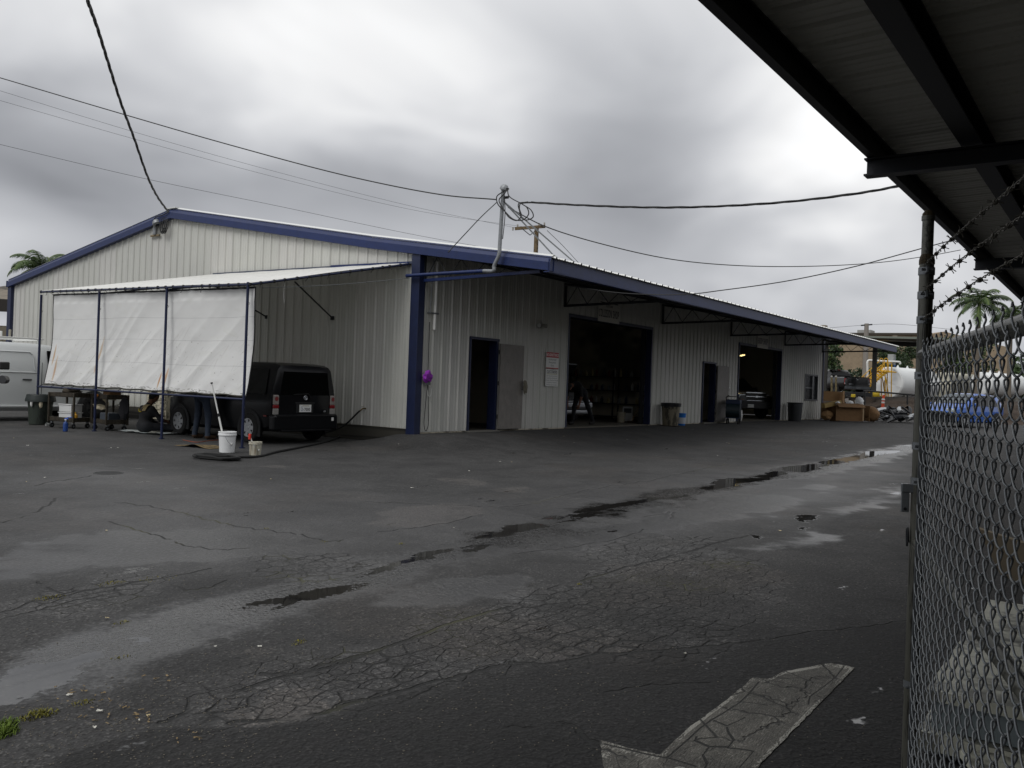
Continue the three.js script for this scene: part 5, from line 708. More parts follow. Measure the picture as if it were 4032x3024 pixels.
{ // seated on the sheet, back to the yard, working on the front of the black car; local directions: faces +x
  const sp = onG(302, 936), x = sp.x + 0.1, z = sp.z, Y = -0.24, o = person('person in black shirt with yellow back print sitting on a plastic sheet', { pelvis: [x, Y + 0.15, z], chest: [x + 0.05, Y + 0.46, z], neck: [x + 0.09, Y + 0.63, z + 0.01], head: [x + 0.13, Y + 0.70, z + 0.02], shL: [x + 0.06, Y + 0.55, z - 0.19], elL: [x + 0.22, Y + 0.34, z - 0.27], wrL: [x + 0.42, Y + 0.38, z - 0.16], shR: [x + 0.06, Y + 0.55, z + 0.19], elR: [x + 0.2, Y + 0.32, z + 0.28], wrR: [x + 0.38, Y + 0.28, z + 0.2], hipL: [x + 0.02, Y + 0.15, z - 0.1], knL: [x + 0.36, Y + 0.24, z - 0.32], anL: [x + 0.5, Y + 0.1, z - 0.02], hipR: [x + 0.02, Y + 0.15, z + 0.1], knR: [x + 0.42, Y + 0.14, z + 0.3], anR: [x + 0.56, Y + 0.1, z + 0.62], toeR: [0.4, 0, 1] },
    ['#6b4a38', '#0e0f13', '#14161b', '#1d1a18', '#17120f'], { right: [0, 0, 1], face: [1, -0.25, 0.1] });
  seed(61); // curved yellow print across the back, and a tan rag on the shoulder
  part(o, 'back_print', tube([V(x - 0.062, Y + 0.53, z - 0.12), V(x - 0.092, Y + 0.49, z - 0.08), V(x - 0.1, Y + 0.475, z - 0.02), V(x - 0.095, Y + 0.485, z + 0.04)], 0.014, 30, 5), mat('#8f7f1c', 0.8));
  part(o, 'shoulder_rag', creased(grid(10, 8, (u, v) => [x - 0.10 + 0.17 * v + 0.01 * Math.sin(u * 9), Y + 0.50 + 0.135 * Math.sin(v * 2.2) + 0.008 * Math.sin(u * 17), z - 0.02 + 0.17 * u]), 1.2), two(mat('#8a7a58', 0.95)));
}
{ // standing behind the screen in jeans and work boots
  const sp = onG(433, 948), x = sp.x, z = sp.z, Y = -0.24; person('person in blue jeans and brown boots standing behind the shade screen', { pelvis: [x, Y + 0.92, z], chest: [x + 0.06, Y + 1.3, z], neck: [x + 0.10, Y + 1.47, z], head: [x + 0.13, Y + 1.55, z], shL: [x + 0.06, Y + 1.4, z - 0.19], elL: [x + 0.2, Y + 1.16, z - 0.24], wrL: [x + 0.4, Y + 1.1, z - 0.16], shR: [x + 0.06, Y + 1.4, z + 0.19], elR: [x + 0.2, Y + 1.16, z + 0.24], wrR: [x + 0.4, Y + 1.1, z + 0.16], hipL: [x, Y + 0.9, z - 0.1], knL: [x + 0.03, Y + 0.5, z - 0.15], anL: [x - 0.02, Y + 0.09, z - 0.18], hipR: [x, Y + 0.9, z + 0.1], knR: [x + 0.05, Y + 0.5, z + 0.17], anR: [x, Y + 0.09, z + 0.24] },
    ['#7a5542', '#2a2c30', '#26303f', '#43301f', '#1a1512'], { right: [0, 0, 1], face: [1, -0.3, 0], sleeves: true });
}
{ // bending over the silver car
  const x = 7.6, z = -0.55, y = 0.03; person('person in black working clothes bending beside the silver sedan', { pelvis: [x + 0.1, 0.93 + y, z], chest: [x - 0.22, 1.13 + y, z - 0.02], neck: [x - 0.38, 1.15 + y, z], head: [x - 0.45, 1.13 + y, z], shL: [x - 0.27, 1.12 + y, z - 0.19], elL: [x - 0.33, 0.84 + y, z - 0.2], wrL: [x - 0.36, 0.6 + y, z - 0.16], shR: [x - 0.27, 1.12 + y, z + 0.19], elR: [x - 0.22, 0.84 + y, z + 0.22], wrR: [x - 0.3, 0.6 + y, z + 0.2], hipL: [x + 0.1, 0.92 + y, z - 0.1], knL: [x + 0.02, 0.52 + y, z - 0.15], anL: [x - 0.05, 0.09 + y, z - 0.16], hipR: [x + 0.1, 0.92 + y, z + 0.1], knR: [x + 0.3, 0.53 + y, z + 0.14], anR: [x + 0.58, 0.1 + y, z + 0.16] },
    ['#6b4a38', '#101114', '#121317', '#1a1817', '#141110'], { right: [0, 0, 1], face: [-0.6, -0.8, 0], palm: [0.3, 0, -1] });
}
// ---------- things under the awning ----------
const gpos = (x, y) => { const p = onG(x, y); return [p.x, p.y, p.z]; };
const PAPER = two(mat('#c9bfa6', 0.9)), CARD = two(mat('#8a6a48', 0.9, 0, { map: withTex(speckMap, 1) })), CARDL = two(mat('#a9855c', 0.9, 0, { map: withTex(speckMap, 2) }));
function bin(name, label, pos, r, h, body, rim, group, turn = 0, lid = true) {
  const t = thing(name, label, 'bin', pos, turn, group);
  part(t, 'body', lathe([[0.001, 0.015], [r * 0.78, 0.015], [r * 0.8, 0], [r * 0.82, 0.02], [r * 0.93, h * 0.72], [r * 0.95, h * 0.73], [r * 0.97, h * 0.95], [r * 0.93, h * 0.95], [r * 0.78, 0.05], [0.001, 0.05]], 28), body);
  part(t, 'rim', clean(new THREE.TorusGeometry(r * 0.985, 0.022, 8, 28)).rotateX(Math.PI / 2).translate(0, h * 0.96, 0), rim);
  for (const s of [-1, 1]) part(t, 'handle', rbox(0.05, 0.05, 0.16, s * r * 1.03, h * 0.84, 0, 0.015), rim);
  return t;
}
function ragged(w, h, sd, amp = 0.03) { seed(sd); const n = 10, o = rr(0, 50); return grid(n, n, (u, v) => [(u - 0.5) * w * (0.8 + 0.3 * noise(v * 3 + o, u)), amp * (fbm(u * 3 + o, v * 3, 3) - 0.3) * 2, (v - 0.5) * h * (0.8 + 0.3 * noise(u * 3, v * 3 + o))]); }
function crumple(w, h, d, sd, k = 0.25) { // crumpled soft lump
  const g = new THREE.IcosahedronGeometry(0.5, 3); const p = g.attributes.position; seed(sd); const o = rr(0, 90);
  for (let i = 0; i < p.count; i++) { const x = p.getX(i), y = p.getY(i), z = p.getZ(i), f = 1 + k * (fbm(x * 4 + o + z * 3, y * 4 + z * 2 + o, 4) - 0.5) * 2.4; p.setXYZ(i, x * f * w, y * f * h, z * f * d); }
  g.computeVertexNormals(); return creased(g, 0.5);
}
{
  const gr = mat('#2a3430', 0.6, 0, { map: withTex(dirtMap, 1.5) }), b = bin('rubbish_bin', 'dark green rubbish bin with plastic liner scraps beside the van', gpos(86, 917), 0.29, 0.72, gr, mat('#222b28', 0.6));
  part(b, 'liner_scrap', creased(crumple(0.06, 0.2, 0.05, 3)).translate(-0.27, 0.52, 0.13), WHITEPL); part(b, 'liner_scrap', creased(crumple(0.08, 0.2, 0.05, 4)).translate(-0.12, 0.5, 0.27), PAPER); part(b, 'liner_edge', creased(lathe([[0.27, 0.62], [0.31, 0.7], [0.3, 0.72], [0.33, 0.6], [0.335, 0.55]], 22), 0.3), mat('#1c2422', 0.5));
}
function cart(label, pos, turn, w = 0.78, d = 0.45) {
  const t = thing('utility_cart', label, 'cart', pos, turn, 'steel utility carts'), m = mat('#47433d', 0.55, 0.4, { map: withTex(dirtMap, 2) });
  for (const y of [0.16, 0.72]) part(t, 'shelf', [rbox(w, 0.02, d, 0, y, 0, 0.004), rbox(w, 0.09, 0.012, 0, y + 0.045, d / 2, 0.004), rbox(w, 0.09, 0.012, 0, y + 0.045, -d / 2, 0.004), rbox(0.012, 0.09, d - 0.03, w / 2 - 0.01, y + 0.045, 0, 0.004), rbox(0.012, 0.09, d - 0.03, -w / 2 + 0.01, y + 0.045, 0, 0.004)], m);
  for (const sx of [-1, 1]) for (const sz of [-1, 1]) { part(t, 'leg', rbox(0.04, 0.68, 0.04, sx * (w / 2 + 0.012), 0.47, sz * (d / 2 + 0.012), 0.006), m); const c = part(t, 'caster', rod(V(sx * w * 0.44 - 0.018, 0.055, sz * d * 0.42), V(sx * w * 0.44 + 0.018, 0.055, sz * d * 0.42), 0.055, 0.055, 16), RUBBER); part(c, 'caster_fork', rbox(0.05, 0.05, 0.05, sx * w * 0.44, 0.125, sz * d * 0.42, 0.008), GALV); part(c, 'caster_hub', rod(V(sx * w * 0.44 - 0.021, 0.055, sz * d * 0.42), V(sx * w * 0.44 + 0.021, 0.055, sz * d * 0.42), 0.022, 0.022, 10), GALV); }
  return t;
}
const bottleGeo = (r, h) => lathe([[0.001, 0], [r, 0], [r * 1.02, h * 0.05], [r, h * 0.62], [r * 0.75, h * 0.75], [r * 0.35, h * 0.82], [r * 0.34, h * 0.92], [r * 0.4, h * 0.93], [r * 0.4, h], [0.001, h]], 16);
function bottle(label, pos, r, h, m, capm, group) { const t = thing('bottle', label, 'bottle', pos, 0, group); part(t, 'body', bottleGeo(r, h), m); part(t, 'cap', rod(V(0, h * 0.93, 0), V(0, h * 1.02, 0), r * 0.45, r * 0.42, 12), capm); return t; }
{
  const p1 = gpos(150, 924), p2 = gpos(236, 929), a = rad(12), near = (p, dx, dy, dz) => [p[0] + dx, p[1] + dy, p[2] + dz];
  cart('dark steel utility cart holding white tubs next to the green bin', p1, Math.PI / 2 + a); cart('dark steel utility cart loaded with tools and papers next to the white tubs', p2, Math.PI / 2 - 0.1, 0.72, 0.45);
  for (const [dz, h] of [[-0.05, 0.17], [-0.05, 0.17]].entries()) { }
  for (let k = 0; k < 2; k++) { const t = thing('plastic_tub', k ? 'white plastic tub stacked on another tub in the cart' : 'white plastic tub on the lower shelf of the cart', 'tub', near(p1, 0.0, 0.172 + k * 0.19, 0.02), Math.PI / 2 + a); part(t, 'body', rbox(0.40, 0.17, 0.3, 0, 0.09, 0, 0.02), mat('#cfd0ce', 0.5)); part(t, 'lip', rbox(0.43, 0.018, 0.33, 0, 0.178, 0, 0.006), mat('#dadad8', 0.5)); }
  bottle('yellow jug on the lower shelf of the white tub cart', near(p1, -0.05, 0.172, 0.34), 0.05, 0.2, mat('#b8860b', 0.5), mat('#b08a20', 0.5));
  single('rag_bundle', crumple(0.2, 0.08, 0.16, 9).translate(p1[0] - 0.12, p1[1] + 0.22, p1[2] + 0.22), mat('#2f4f9e', 0.9), 'crumpled blue rag beside the white tubs', 'rag');
  single('masking_paper', creased(crumple(0.5, 0.16, 0.34, 12, 0.5)).translate(p1[0], p1[1] + 0.84, p1[2] + 0.02), mat('#3c352b', 0.95), 'crumpled dark masking paper on top of the cart', 'paper');
  for (let k = 0; k < 3; k++) { seed(70 + k); single('masking_sheet', ragged(0.28, 0.22, 70 + k, 0.05).rotateX(0.6 + k * 0.5).rotateY(k * 1.3).translate(p2[0] - 0.08 + 0.1 * k, p2[1] + 0.5 + 0.14 * k, p2[2] - 0.3 + 0.03 * k), PAPER, ['torn cream masking sheet hanging low between the carts', 'torn cream masking sheet at shelf height between the carts', 'torn cream masking sheet on top of the tool cart'][k], 'paper'); }
  single('tool_case', [rbox(0.3, 0.22, 0.36, p2[0], p2[1] + 0.285, p2[2] + 0.02, 0.02)], mat('#3a4048', 0.6), 'grey tool case on the lower shelf of the tool cart', 'tool case');
  single('carton', [rbox(0.26, 0.16, 0.3, p2[0], p2[1] + 0.812, p2[2] + 0.06, 0.006)], CARD, 'small brown carton on top of the tool cart', 'carton');
  single('orange_scraper', [rbox(0.03, 0.16, 0.05, 0, 0, 0, 0.008).rotateX(0.7).translate(p2[0] - 0.26, p2[1] + 0.74, p2[2] - 0.12)], mat('#b06a18', 0.6), 'orange scraper hooked on the edge of the tool cart', 'tool');
  single('work_coat', creased(crumple(0.16, 0.5, 0.3, 15, 0.35)).translate(p2[0] + 0.05, p2[1] + 0.52, p2[2] + 0.5), mat('#15161a', 0.95), 'black coat hanging off the end of the tool cart', 'coat');
  bottle('clear blue spray bottle standing on the asphalt before the carts', gpos(141, 932), 0.05, 0.26, phys('#3d5fa8', 0.15, { transmission: 0.5, thickness: 0.1, ior: 1.4 }), WHITEPL);
  { const p = gpos(108, 922), t = thing('plastic_cup', 'crushed clear plastic cup lying beside the green bin', 'cup', p); part(t, 'shell', lathe([[0.03, 0], [0.04, 0.09], [0.043, 0.092]], 16).rotateZ(1.3).translate(0, 0.04, 0), phys('#c8cac8', 0.25, { transmission: 0.4, side: THREE.DoubleSide })); }
  single('plastic_sheet', (() => { const c = onG(318, 936); return creased(grid(22, 8, (u, v) => { const x = (v - 0.5) * 0.6, z = (u - 0.5) * 1.35; return [c.x + x + 0.12 * u, c.y + 0.012 + 0.05 * fbm(u * 6, v * 4, 3) * (u < 0.12 || u > 0.85 || v < 0.2 ? 1 : 0.4), c.z + z]; }), 0.4); })(), two(phys('#aeb7b8', 0.3, { transmission: 0.25 })), 'crumpled clear plastic sheet spread under the sitting person', 'plastic sheet');
  { const p = gpos(352, 912), t = thing('drawer_cabinet', 'white metal drawer cabinet behind the sitting person', 'cabinet', [p[0] + 0.1, p[1], p[2] - 0.1], Math.PI / 2); const m = mat('#c4c3bc', 0.5, 0, { map: withTex(dirtMap, 1.5) }); part(t, 'carcass', rbox(0.9, 0.86, 0.5, 0, 0.5, 0.0, 0.01), m); for (const y of [0.2, 0.46, 0.72]) { const d = part(t, 'drawer', rbox(0.84, 0.22, 0.03, 0, y, -0.262, 0.006), m); part(d, 'drawer_pull', rbox(0.2, 0.02, 0.02, 0.1, y + 0.05, -0.285, 0.006), STEELDARK); } for (const sx of [-1, 1]) for (const sz of [-1, 1]) part(t, 'caster', rod(V(sx * 0.38 - 0.015, 0.035, sz * 0.2), V(sx * 0.38 + 0.015, 0.035, sz * 0.2), 0.035, 0.035, 12), RUBBER); }
  { const p = onG(352, 930), q = []; seed(88); for (let i = 0; i < 26; i++) q.push(V(p.x + 0.15 + 0.12 * Math.sin(i * 0.9) + 0.02 * i * 0.3, p.y + 0.10 + 0.1 * Math.abs(Math.sin(i * 0.7)), p.z + 0.1 * Math.cos(i * 1.3) + i * 0.012)); single('air_line', tube(q, 0.008, 160, 6), mat('#a4512a', 0.6), 'coiled orange air line by the wheel of the black hatchback', 'air line'); }
  { const pts = [[395, 951], [425, 956], [450, 953], [480, 951], [500, 954]].map(([x, y]) => onG(x, y).add(V(0, 0.008, 0))); single('orange_cable', tube(pts, 0.006, 60, 6), mat('#8f3f1c', 0.7), 'thin orange extension cord on the ground before the boots', 'cord'); }
}
function bucket(label, pos, r, h, m, stain) {
  const t = thing('bucket', label, 'bucket', pos); part(t, 'body', lathe([[0.001, 0.004], [r * 0.86, 0.004], [r * 0.87, 0.012], [r, h * 0.86], [r * 1.06, h * 0.86], [r * 1.07, h * 0.82], [r * 1.075, h * 0.9], [r * 1.03, h * 0.905], [r * 1.03, h * 0.955], [r * 1.07, h * 0.96], [r * 1.07, h], [r * 0.98, h], [r * 0.82, 0.02], [0.001, 0.02]], 36), m);
  const q = []; for (let i = 0; i <= 16; i++) { const a = Math.PI * i / 16; q.push(V(-Math.cos(a) * r * 1.09 * 0.8 - 0.62 * Math.sin(a) * 0.2 * r, h * 0.84 - Math.sin(a) * h * 0.42, Math.cos(a) * r * 1.09 * 0.6 + Math.sin(a) * r * 1.0)); } const b = part(t, 'bail', tube(q, 0.0035, 50, 6), GALV); part(b, 'grip', rod(q[7].clone().add(V(0.003, 0, 0.003)), q[9].clone().add(V(0.003, 0, 0.003)), 0.011, 0.011, 10), WHITEPL); return t;
}
{
  const dirty = withUv(mat('#ffffff', 0.6, 0, { map: canvasTex(256, 128, (c, w, h) => { c.fillStyle = '#b9b6a6'; c.fillRect(0, 0, w, h); seed(91); for (let i = 0; i < 240; i++) { c.fillStyle = `rgba(${rnd() < 0.6 ? '90,72,50' : '60,58,52'},${rr(0.05, 0.4)})`; c.beginPath(); c.ellipse(rr(0, w), rr(0, h), rr(1, 9), rr(1, 7), rr(0, 3), 0, 7); c.fill(); } }) }), 1);
  const b1 = gpos(490, 978), b2 = gpos(551, 984);
  bucket('clean white bucket with a white pole standing in it', b1, 0.145, 0.37, mat('#dfe0e0', 0.4)); bucket('small dirty white bucket beside the post foot', b2, 0.105, 0.235, dirty);
  const d = onG(490, 978), foot = V(b1[0] + 0.02, b1[1] + 0.03, b1[2] - 0.05), tipRay = ray(457, 826), w = d.clone().sub(CAM).dot(FW), tip = CAM.clone().addScaledVector(tipRay, w + 0.05);
  const pl = thing('extension_pole', 'white extension pole leaning out of the clean bucket', 'pole'); part(pl, 'lower_tube', rod(foot, foot.clone().lerp(tip, 0.52), 0.016, 0.016, 12), WHITEPL); part(pl, 'collar', rod(foot.clone().lerp(tip, 0.5), foot.clone().lerp(tip, 0.545), 0.022, 0.022, 12), BLACK); part(pl, 'upper_tube', rod(foot.clone().lerp(tip, 0.52), foot.clone().lerp(tip, 0.985), 0.0125, 0.0125, 12), WHITEPL); part(pl, 'end_cap', rod(foot.clone().lerp(tip, 0.98), tip, 0.02, 0.02, 12), BLACK);
  const br = thing('scrub_brush', 'red and white brush sticking out of the dirty bucket', 'brush', [b2[0] - 0.05, b2[1] + 0.2, b2[2] - 0.02]); part(br, 'handle', rod(V(0.05, -0.1, 0.02), V(-0.03, 0.1, -0.02), 0.012, 0.012, 8), mat('#d8d6d0', 0.5)); part(br, 'head', rbox(0.03, 0.1, 0.05, -0.04, 0.12, -0.025, 0.01), mat('#c2301e', 0.5));
  seed(93); const c0 = onG(470, 991), hp = []; for (let i = 0; i < 60; i++) { const a = i / 60 * 6.28 * 2.6, k = i > 30 ? 0.36 : 0; hp.push(V(c0.x + Math.cos(a) * 0.24 - k * 0.35, c0.y + 0.022 + 0.012 * (i / 14 | 0) , c0.z + Math.sin(a) * 0.46 + k * 0.3)); }
  for (const [x, y] of [[540, 990], [600, 978], [660, 966], [715, 953], [742, 938]]) hp.push(onG(x, y).add(V(0, 0.022, 0))); hp.push(V(-0.5, -0.19, -2.6), V(-0.32, 0.05, -1.9), V(-0.14, 0.42, -1.55));
  single('water_hose', tube(hp, 0.021, 420, 8), RUBBER, 'thick black water hose coiled on the asphalt and running to the wall tap', 'hose');
  const tp = thing('wall_tap', 'small tap on the gable wall with the hose on it', 'tap', [-0.1, 0.45, -1.5]); part(tp, 'spout', tube([V(0.1, 0.02, 0), V(0, 0.02, 0), V(-0.04, -0.03, -0.04)], 0.016, 16, 8), mat('#6e5f3c', 0.5, 0.6)); part(tp, 'wheel_handle', clean(new THREE.TorusGeometry(0.03, 0.006, 6, 16)).rotateX(1.57).translate(0, 0.06, 0), mat('#6e5f3c', 0.5, 0.6));
  { const p = onG(430, 966), t = single('cardboard_sheet', creased(grid(14, 6, (u, v) => [p.x + (v - 0.5) * 0.42 + 0.1 * u, p.y + 0.008 + 0.05 * Math.exp(-Math.pow((u - 0.55) * 5, 2)) * (1 - v * 0.5) + 0.006 * noise(u * 9, v * 5), p.z + (u - 0.5) * 0.95]), 0.4), two(mat('#6d5f42', 0.9, 0, { map: withTex(dirtMap, 1) })), 'flattened piece of brown cardboard beside the white bucket', 'cardboard'); }
}
// ---------- things on and before the front wall ----------
{
  const ob = thing('outlet_box', 'grey outlet box with a hanging cable loop beside the corner column', 'outlet box', [0.24, 1.12, 0.05]); part(ob, 'box', rbox(0.16, 0.13, 0.07, 0, 0, 0.03, 0.012), mat('#6c6f70', 0.6)); part(ob, 'feed_cable', rod(V(0.01, 0.06, 0.03), V(0.03, 1.3, 0.01), 0.009), CABLE); part(ob, 'cable_loop', tube([V(0, -0.06, 0.04), V(-0.04, -0.5, 0.04), V(-0.06, -0.95, 0.04), V(0, -1.06, 0.04), V(0.07, -0.95, 0.04), V(0.05, -0.5, 0.04), V(0.02, -0.06, 0.04)], 0.008, 60, 6), CABLE); part(ob, 'white_cord', tube([V(0.04, -0.06, 0.05), V(0.12, -0.16, 0.05), V(0.1, -0.3, 0.05), V(0.03, -0.3, 0.05), V(0.0, -0.18, 0.05)], 0.006, 30, 6), WHITEPL);
  single('purple_cloth', creased(crumple(0.27, 0.24, 0.14, 23, 0.45), 0.4).translate(0.2, 1.24, 0.12), mat('#8a2fa6', 0.85), 'crumpled purple cloth hung over the outlet box', 'cloth');
  const pc = thing('wall_conduit', 'white conduit pipe strapped to the wall beside the corner column', 'conduit', [0.42, 0, 0.07]); part(pc, 'pipe', rod(V(0, 2.26, 0), V(0.02, 3.75, 0), 0.034, 0.034, 12), WHITEPL); part(pc, 'strut', rbox(0.36, 0.035, 0.03, -0.03, 2.62, -0.02, 0.005), GALV); part(pc, 'strap', rbox(0.09, 0.03, 0.05, 0, 2.62, 0.02, 0.01), GALV); part(pc, 'thin_conduit', rod(V(-0.16, 2.62, 0), V(-0.1, 3.75, 0), 0.012), GALV);
  const sign = (label, x, y, w, h, draw) => { const t = thing('wall_sign', label, 'sign', [x, y, 0.05]); part(t, 'panel', rbox(w, h, 0.008, 0, 0, 0, 0.002), WHITEPL); part(t, 'print', clean(new THREE.PlaneGeometry(w * 0.99, h * 0.99)).translate(0, 0, 0.0055), mat('#ffffff', 0.5, 0, { map: canvasTex(320, 256, draw) })); for (const s of [-1, 1]) part(t, 'screw', rod(V(0, s * h * 0.46, 0.004), V(0, s * h * 0.46, 0.009), 0.006, 0.006, 8), STEELDARK); };
  sign('red and white NO ADMITTANCE sign on the front wall', 5.2, 1.80, 0.6, 0.43, (c, w, h) => { c.fillStyle = '#dfe0dc'; c.fillRect(0, 0, w, h); c.fillStyle = '#b3262c'; c.fillRect(0, 0, w, 82); c.fillRect(0, h - 14, w, 14); c.fillStyle = '#efe6e2'; c.textAlign = 'center'; c.save(); c.translate(w / 2, 62); c.scale(0.72, 1.15); c.font = 'bold 54px sans-serif'; c.fillText('NO ADMITTANCE', 0, 0); c.restore(); c.fillStyle = '#55585c'; c.font = '40px sans-serif'; c.fillText('Authorized', w / 2, 128); c.fillText('Personnel', w / 2, 174); c.fillText('Only', w / 2, 222); });
  sign('white CUSTOMERS notice below the red sign', 5.2, 1.345, 0.6, 0.45, (c, w, h) => { c.fillStyle = '#dcddd9'; c.fillRect(0, 0, w, h); c.textAlign = 'center'; c.fillStyle = '#191a1c'; c.fillRect(20, 8, 0, 0); c.font = 'bold 50px sans-serif'; c.save(); c.translate(w / 2, 60); c.scale(0.92, 1.2); c.fillText('CUSTOMERS', 0, 0); c.restore(); c.fillStyle = '#8f8a1c'; c.fillRect(24, 68, w - 48, 6); c.fillStyle = '#5b5e62'; c.font = '26px sans-serif'; ['Our insurance prohibits', 'customers entering the', 'work area. Please see reception', 'for service or inquiries.', 'Thank you, the manager'].forEach((s, i) => c.fillText(s, w / 2, 108 + i * 33)); });
  const wl = thing('wall_lamp', 'small twin wall lamp above the signs', 'lamp', [4.5, 2.66, 0.05]); part(wl, 'base', rod(V(0, 0, 0), V(0, 0, 0.05), 0.07, 0.07, 16), mat('#8e8d86', 0.5)); for (const s of [-1, 1]) { const a = part(wl, 'lamp_head', [rod(V(s * 0.05, 0.02, 0.06), V(s * 0.17, 0.0, 0.13), 0.03, 0.055, 14)], mat('#8e8d86', 0.5)); part(a, 'lens', rod(V(s * 0.17, 0, 0.13), V(s * 0.175, -0.001, 0.134), 0.05, 0.05, 14), mat('#b8b9b5', 0.2)); } part(wl, 'sensor', rbox(0.06, 0.09, 0.06, 0, 0.1, 0.06, 0.015), mat('#8e8d86', 0.5));
  single('door_rag', creased(crumple(0.14, 0.36, 0.1, 29, 0.4), 0.4).translate(3.78, 1.08, 0.2), mat('#7d786a', 0.95), 'grey rag hanging from the handle of the near door', 'rag');
  const g1 = mat('#77746a', 0.7, 0, { map: withTex(dirtMap, 2) }); const z0 = 0.45;
  const b = bin('rubbish_bin', 'pale grey rubbish bin with black liner beside the near bay', [11.62, yardY(11.6, z0), z0], 0.30, 0.72, g1, mat('#1b1b1b', 0.5)); part(b, 'liner', creased(lathe([[0.26, 0.66], [0.3, 0.735], [0.33, 0.72], [0.325, 0.62]], 20), 0.3), mat('#15161a', 0.35));
  const b3 = bin('rubbish_bin', 'black rubbish bin at the far side of the far bay', [23.95, yardY(24, 0.5), 0.5], 0.33, 0.82, mat('#24282a', 0.5), mat('#1c1f21', 0.5));
  const bb = thing('bucket', 'bright blue bucket beside the pale grey bin', 'bucket', [12.5, yardY(12.5, 0.42), 0.42]); part(bb, 'body', lathe([[0.001, 0], [0.13, 0], [0.15, 0.36], [0.16, 0.36], [0.16, 0.4], [0.145, 0.4], [0.125, 0.02], [0.001, 0.02]], 24), mat('#1c6fc4', 0.45)); part(bb, 'paper_label', lathe([[0.139, 0.06], [0.149, 0.26]], 24), two(mat('#b9bcc0', 0.7)));
  // service cart by the far bay
  const sc = thing('service_cart', 'blue steel service cart with a hose drum beside the far bay', 'cart', [onZ(1584, 900, 0.55).x, yardY(18, 0.55), 0.55], 0.3), m = mat('#1c2c48', 0.5, 0.2), m2 = mat('#1a2a30', 0.5);
  part(sc, 'frame', [rbox(0.9, 0.03, 0.5, 0, 0.22, 0, 0.01), rbox(0.9, 0.16, 0.5, 0, 0.8, 0, 0.02), rbox(0.03, 0.8, 0.03, 0.44, 0.5, 0.23, 0.006), rbox(0.03, 0.8, 0.03, 0.44, 0.5, -0.23, 0.006)], m); part(sc, 'hose_drum', rod(V(-0.25, 0.5, -0.24), V(-0.25, 0.5, 0.26), 0.3, 0.3, 24), m2); part(sc, 'push_handle', tube([V(-0.45, 0.85, 0.22), V(-0.6, 0.97, 0.22), V(-0.6, 0.97, -0.22), V(-0.45, 0.85, -0.22)], 0.015), BLACK); for (const sx of [-1, 1]) for (const sz of [-1, 1]) part(sc, 'wheel', rod(V(sx * 0.38, 0.09, sz * 0.2 - 0.02), V(sx * 0.38, 0.09, sz * 0.2 + 0.02), 0.09, 0.09, 16), RUBBER); part(sc, 'spray_can', rod(V(0.2, 0.24, 0.1), V(0.2, 0.44, 0.1), 0.033, 0.033, 12), WHITEPL); part(sc, 'white_hose', tube([V(0.05, 0.5, 0.28), V(0.1, 0.3, 0.3), V(0.02, 0.12, 0.28), V(-0.05, 0.3, 0.29), V(0.02, 0.5, 0.28)], 0.02), WHITEPL); part(sc, 'white_rag', crumple(0.1, 0.3, 0.12, 41).translate(0.46, 0.62, 0.1), WHITEPL);
}
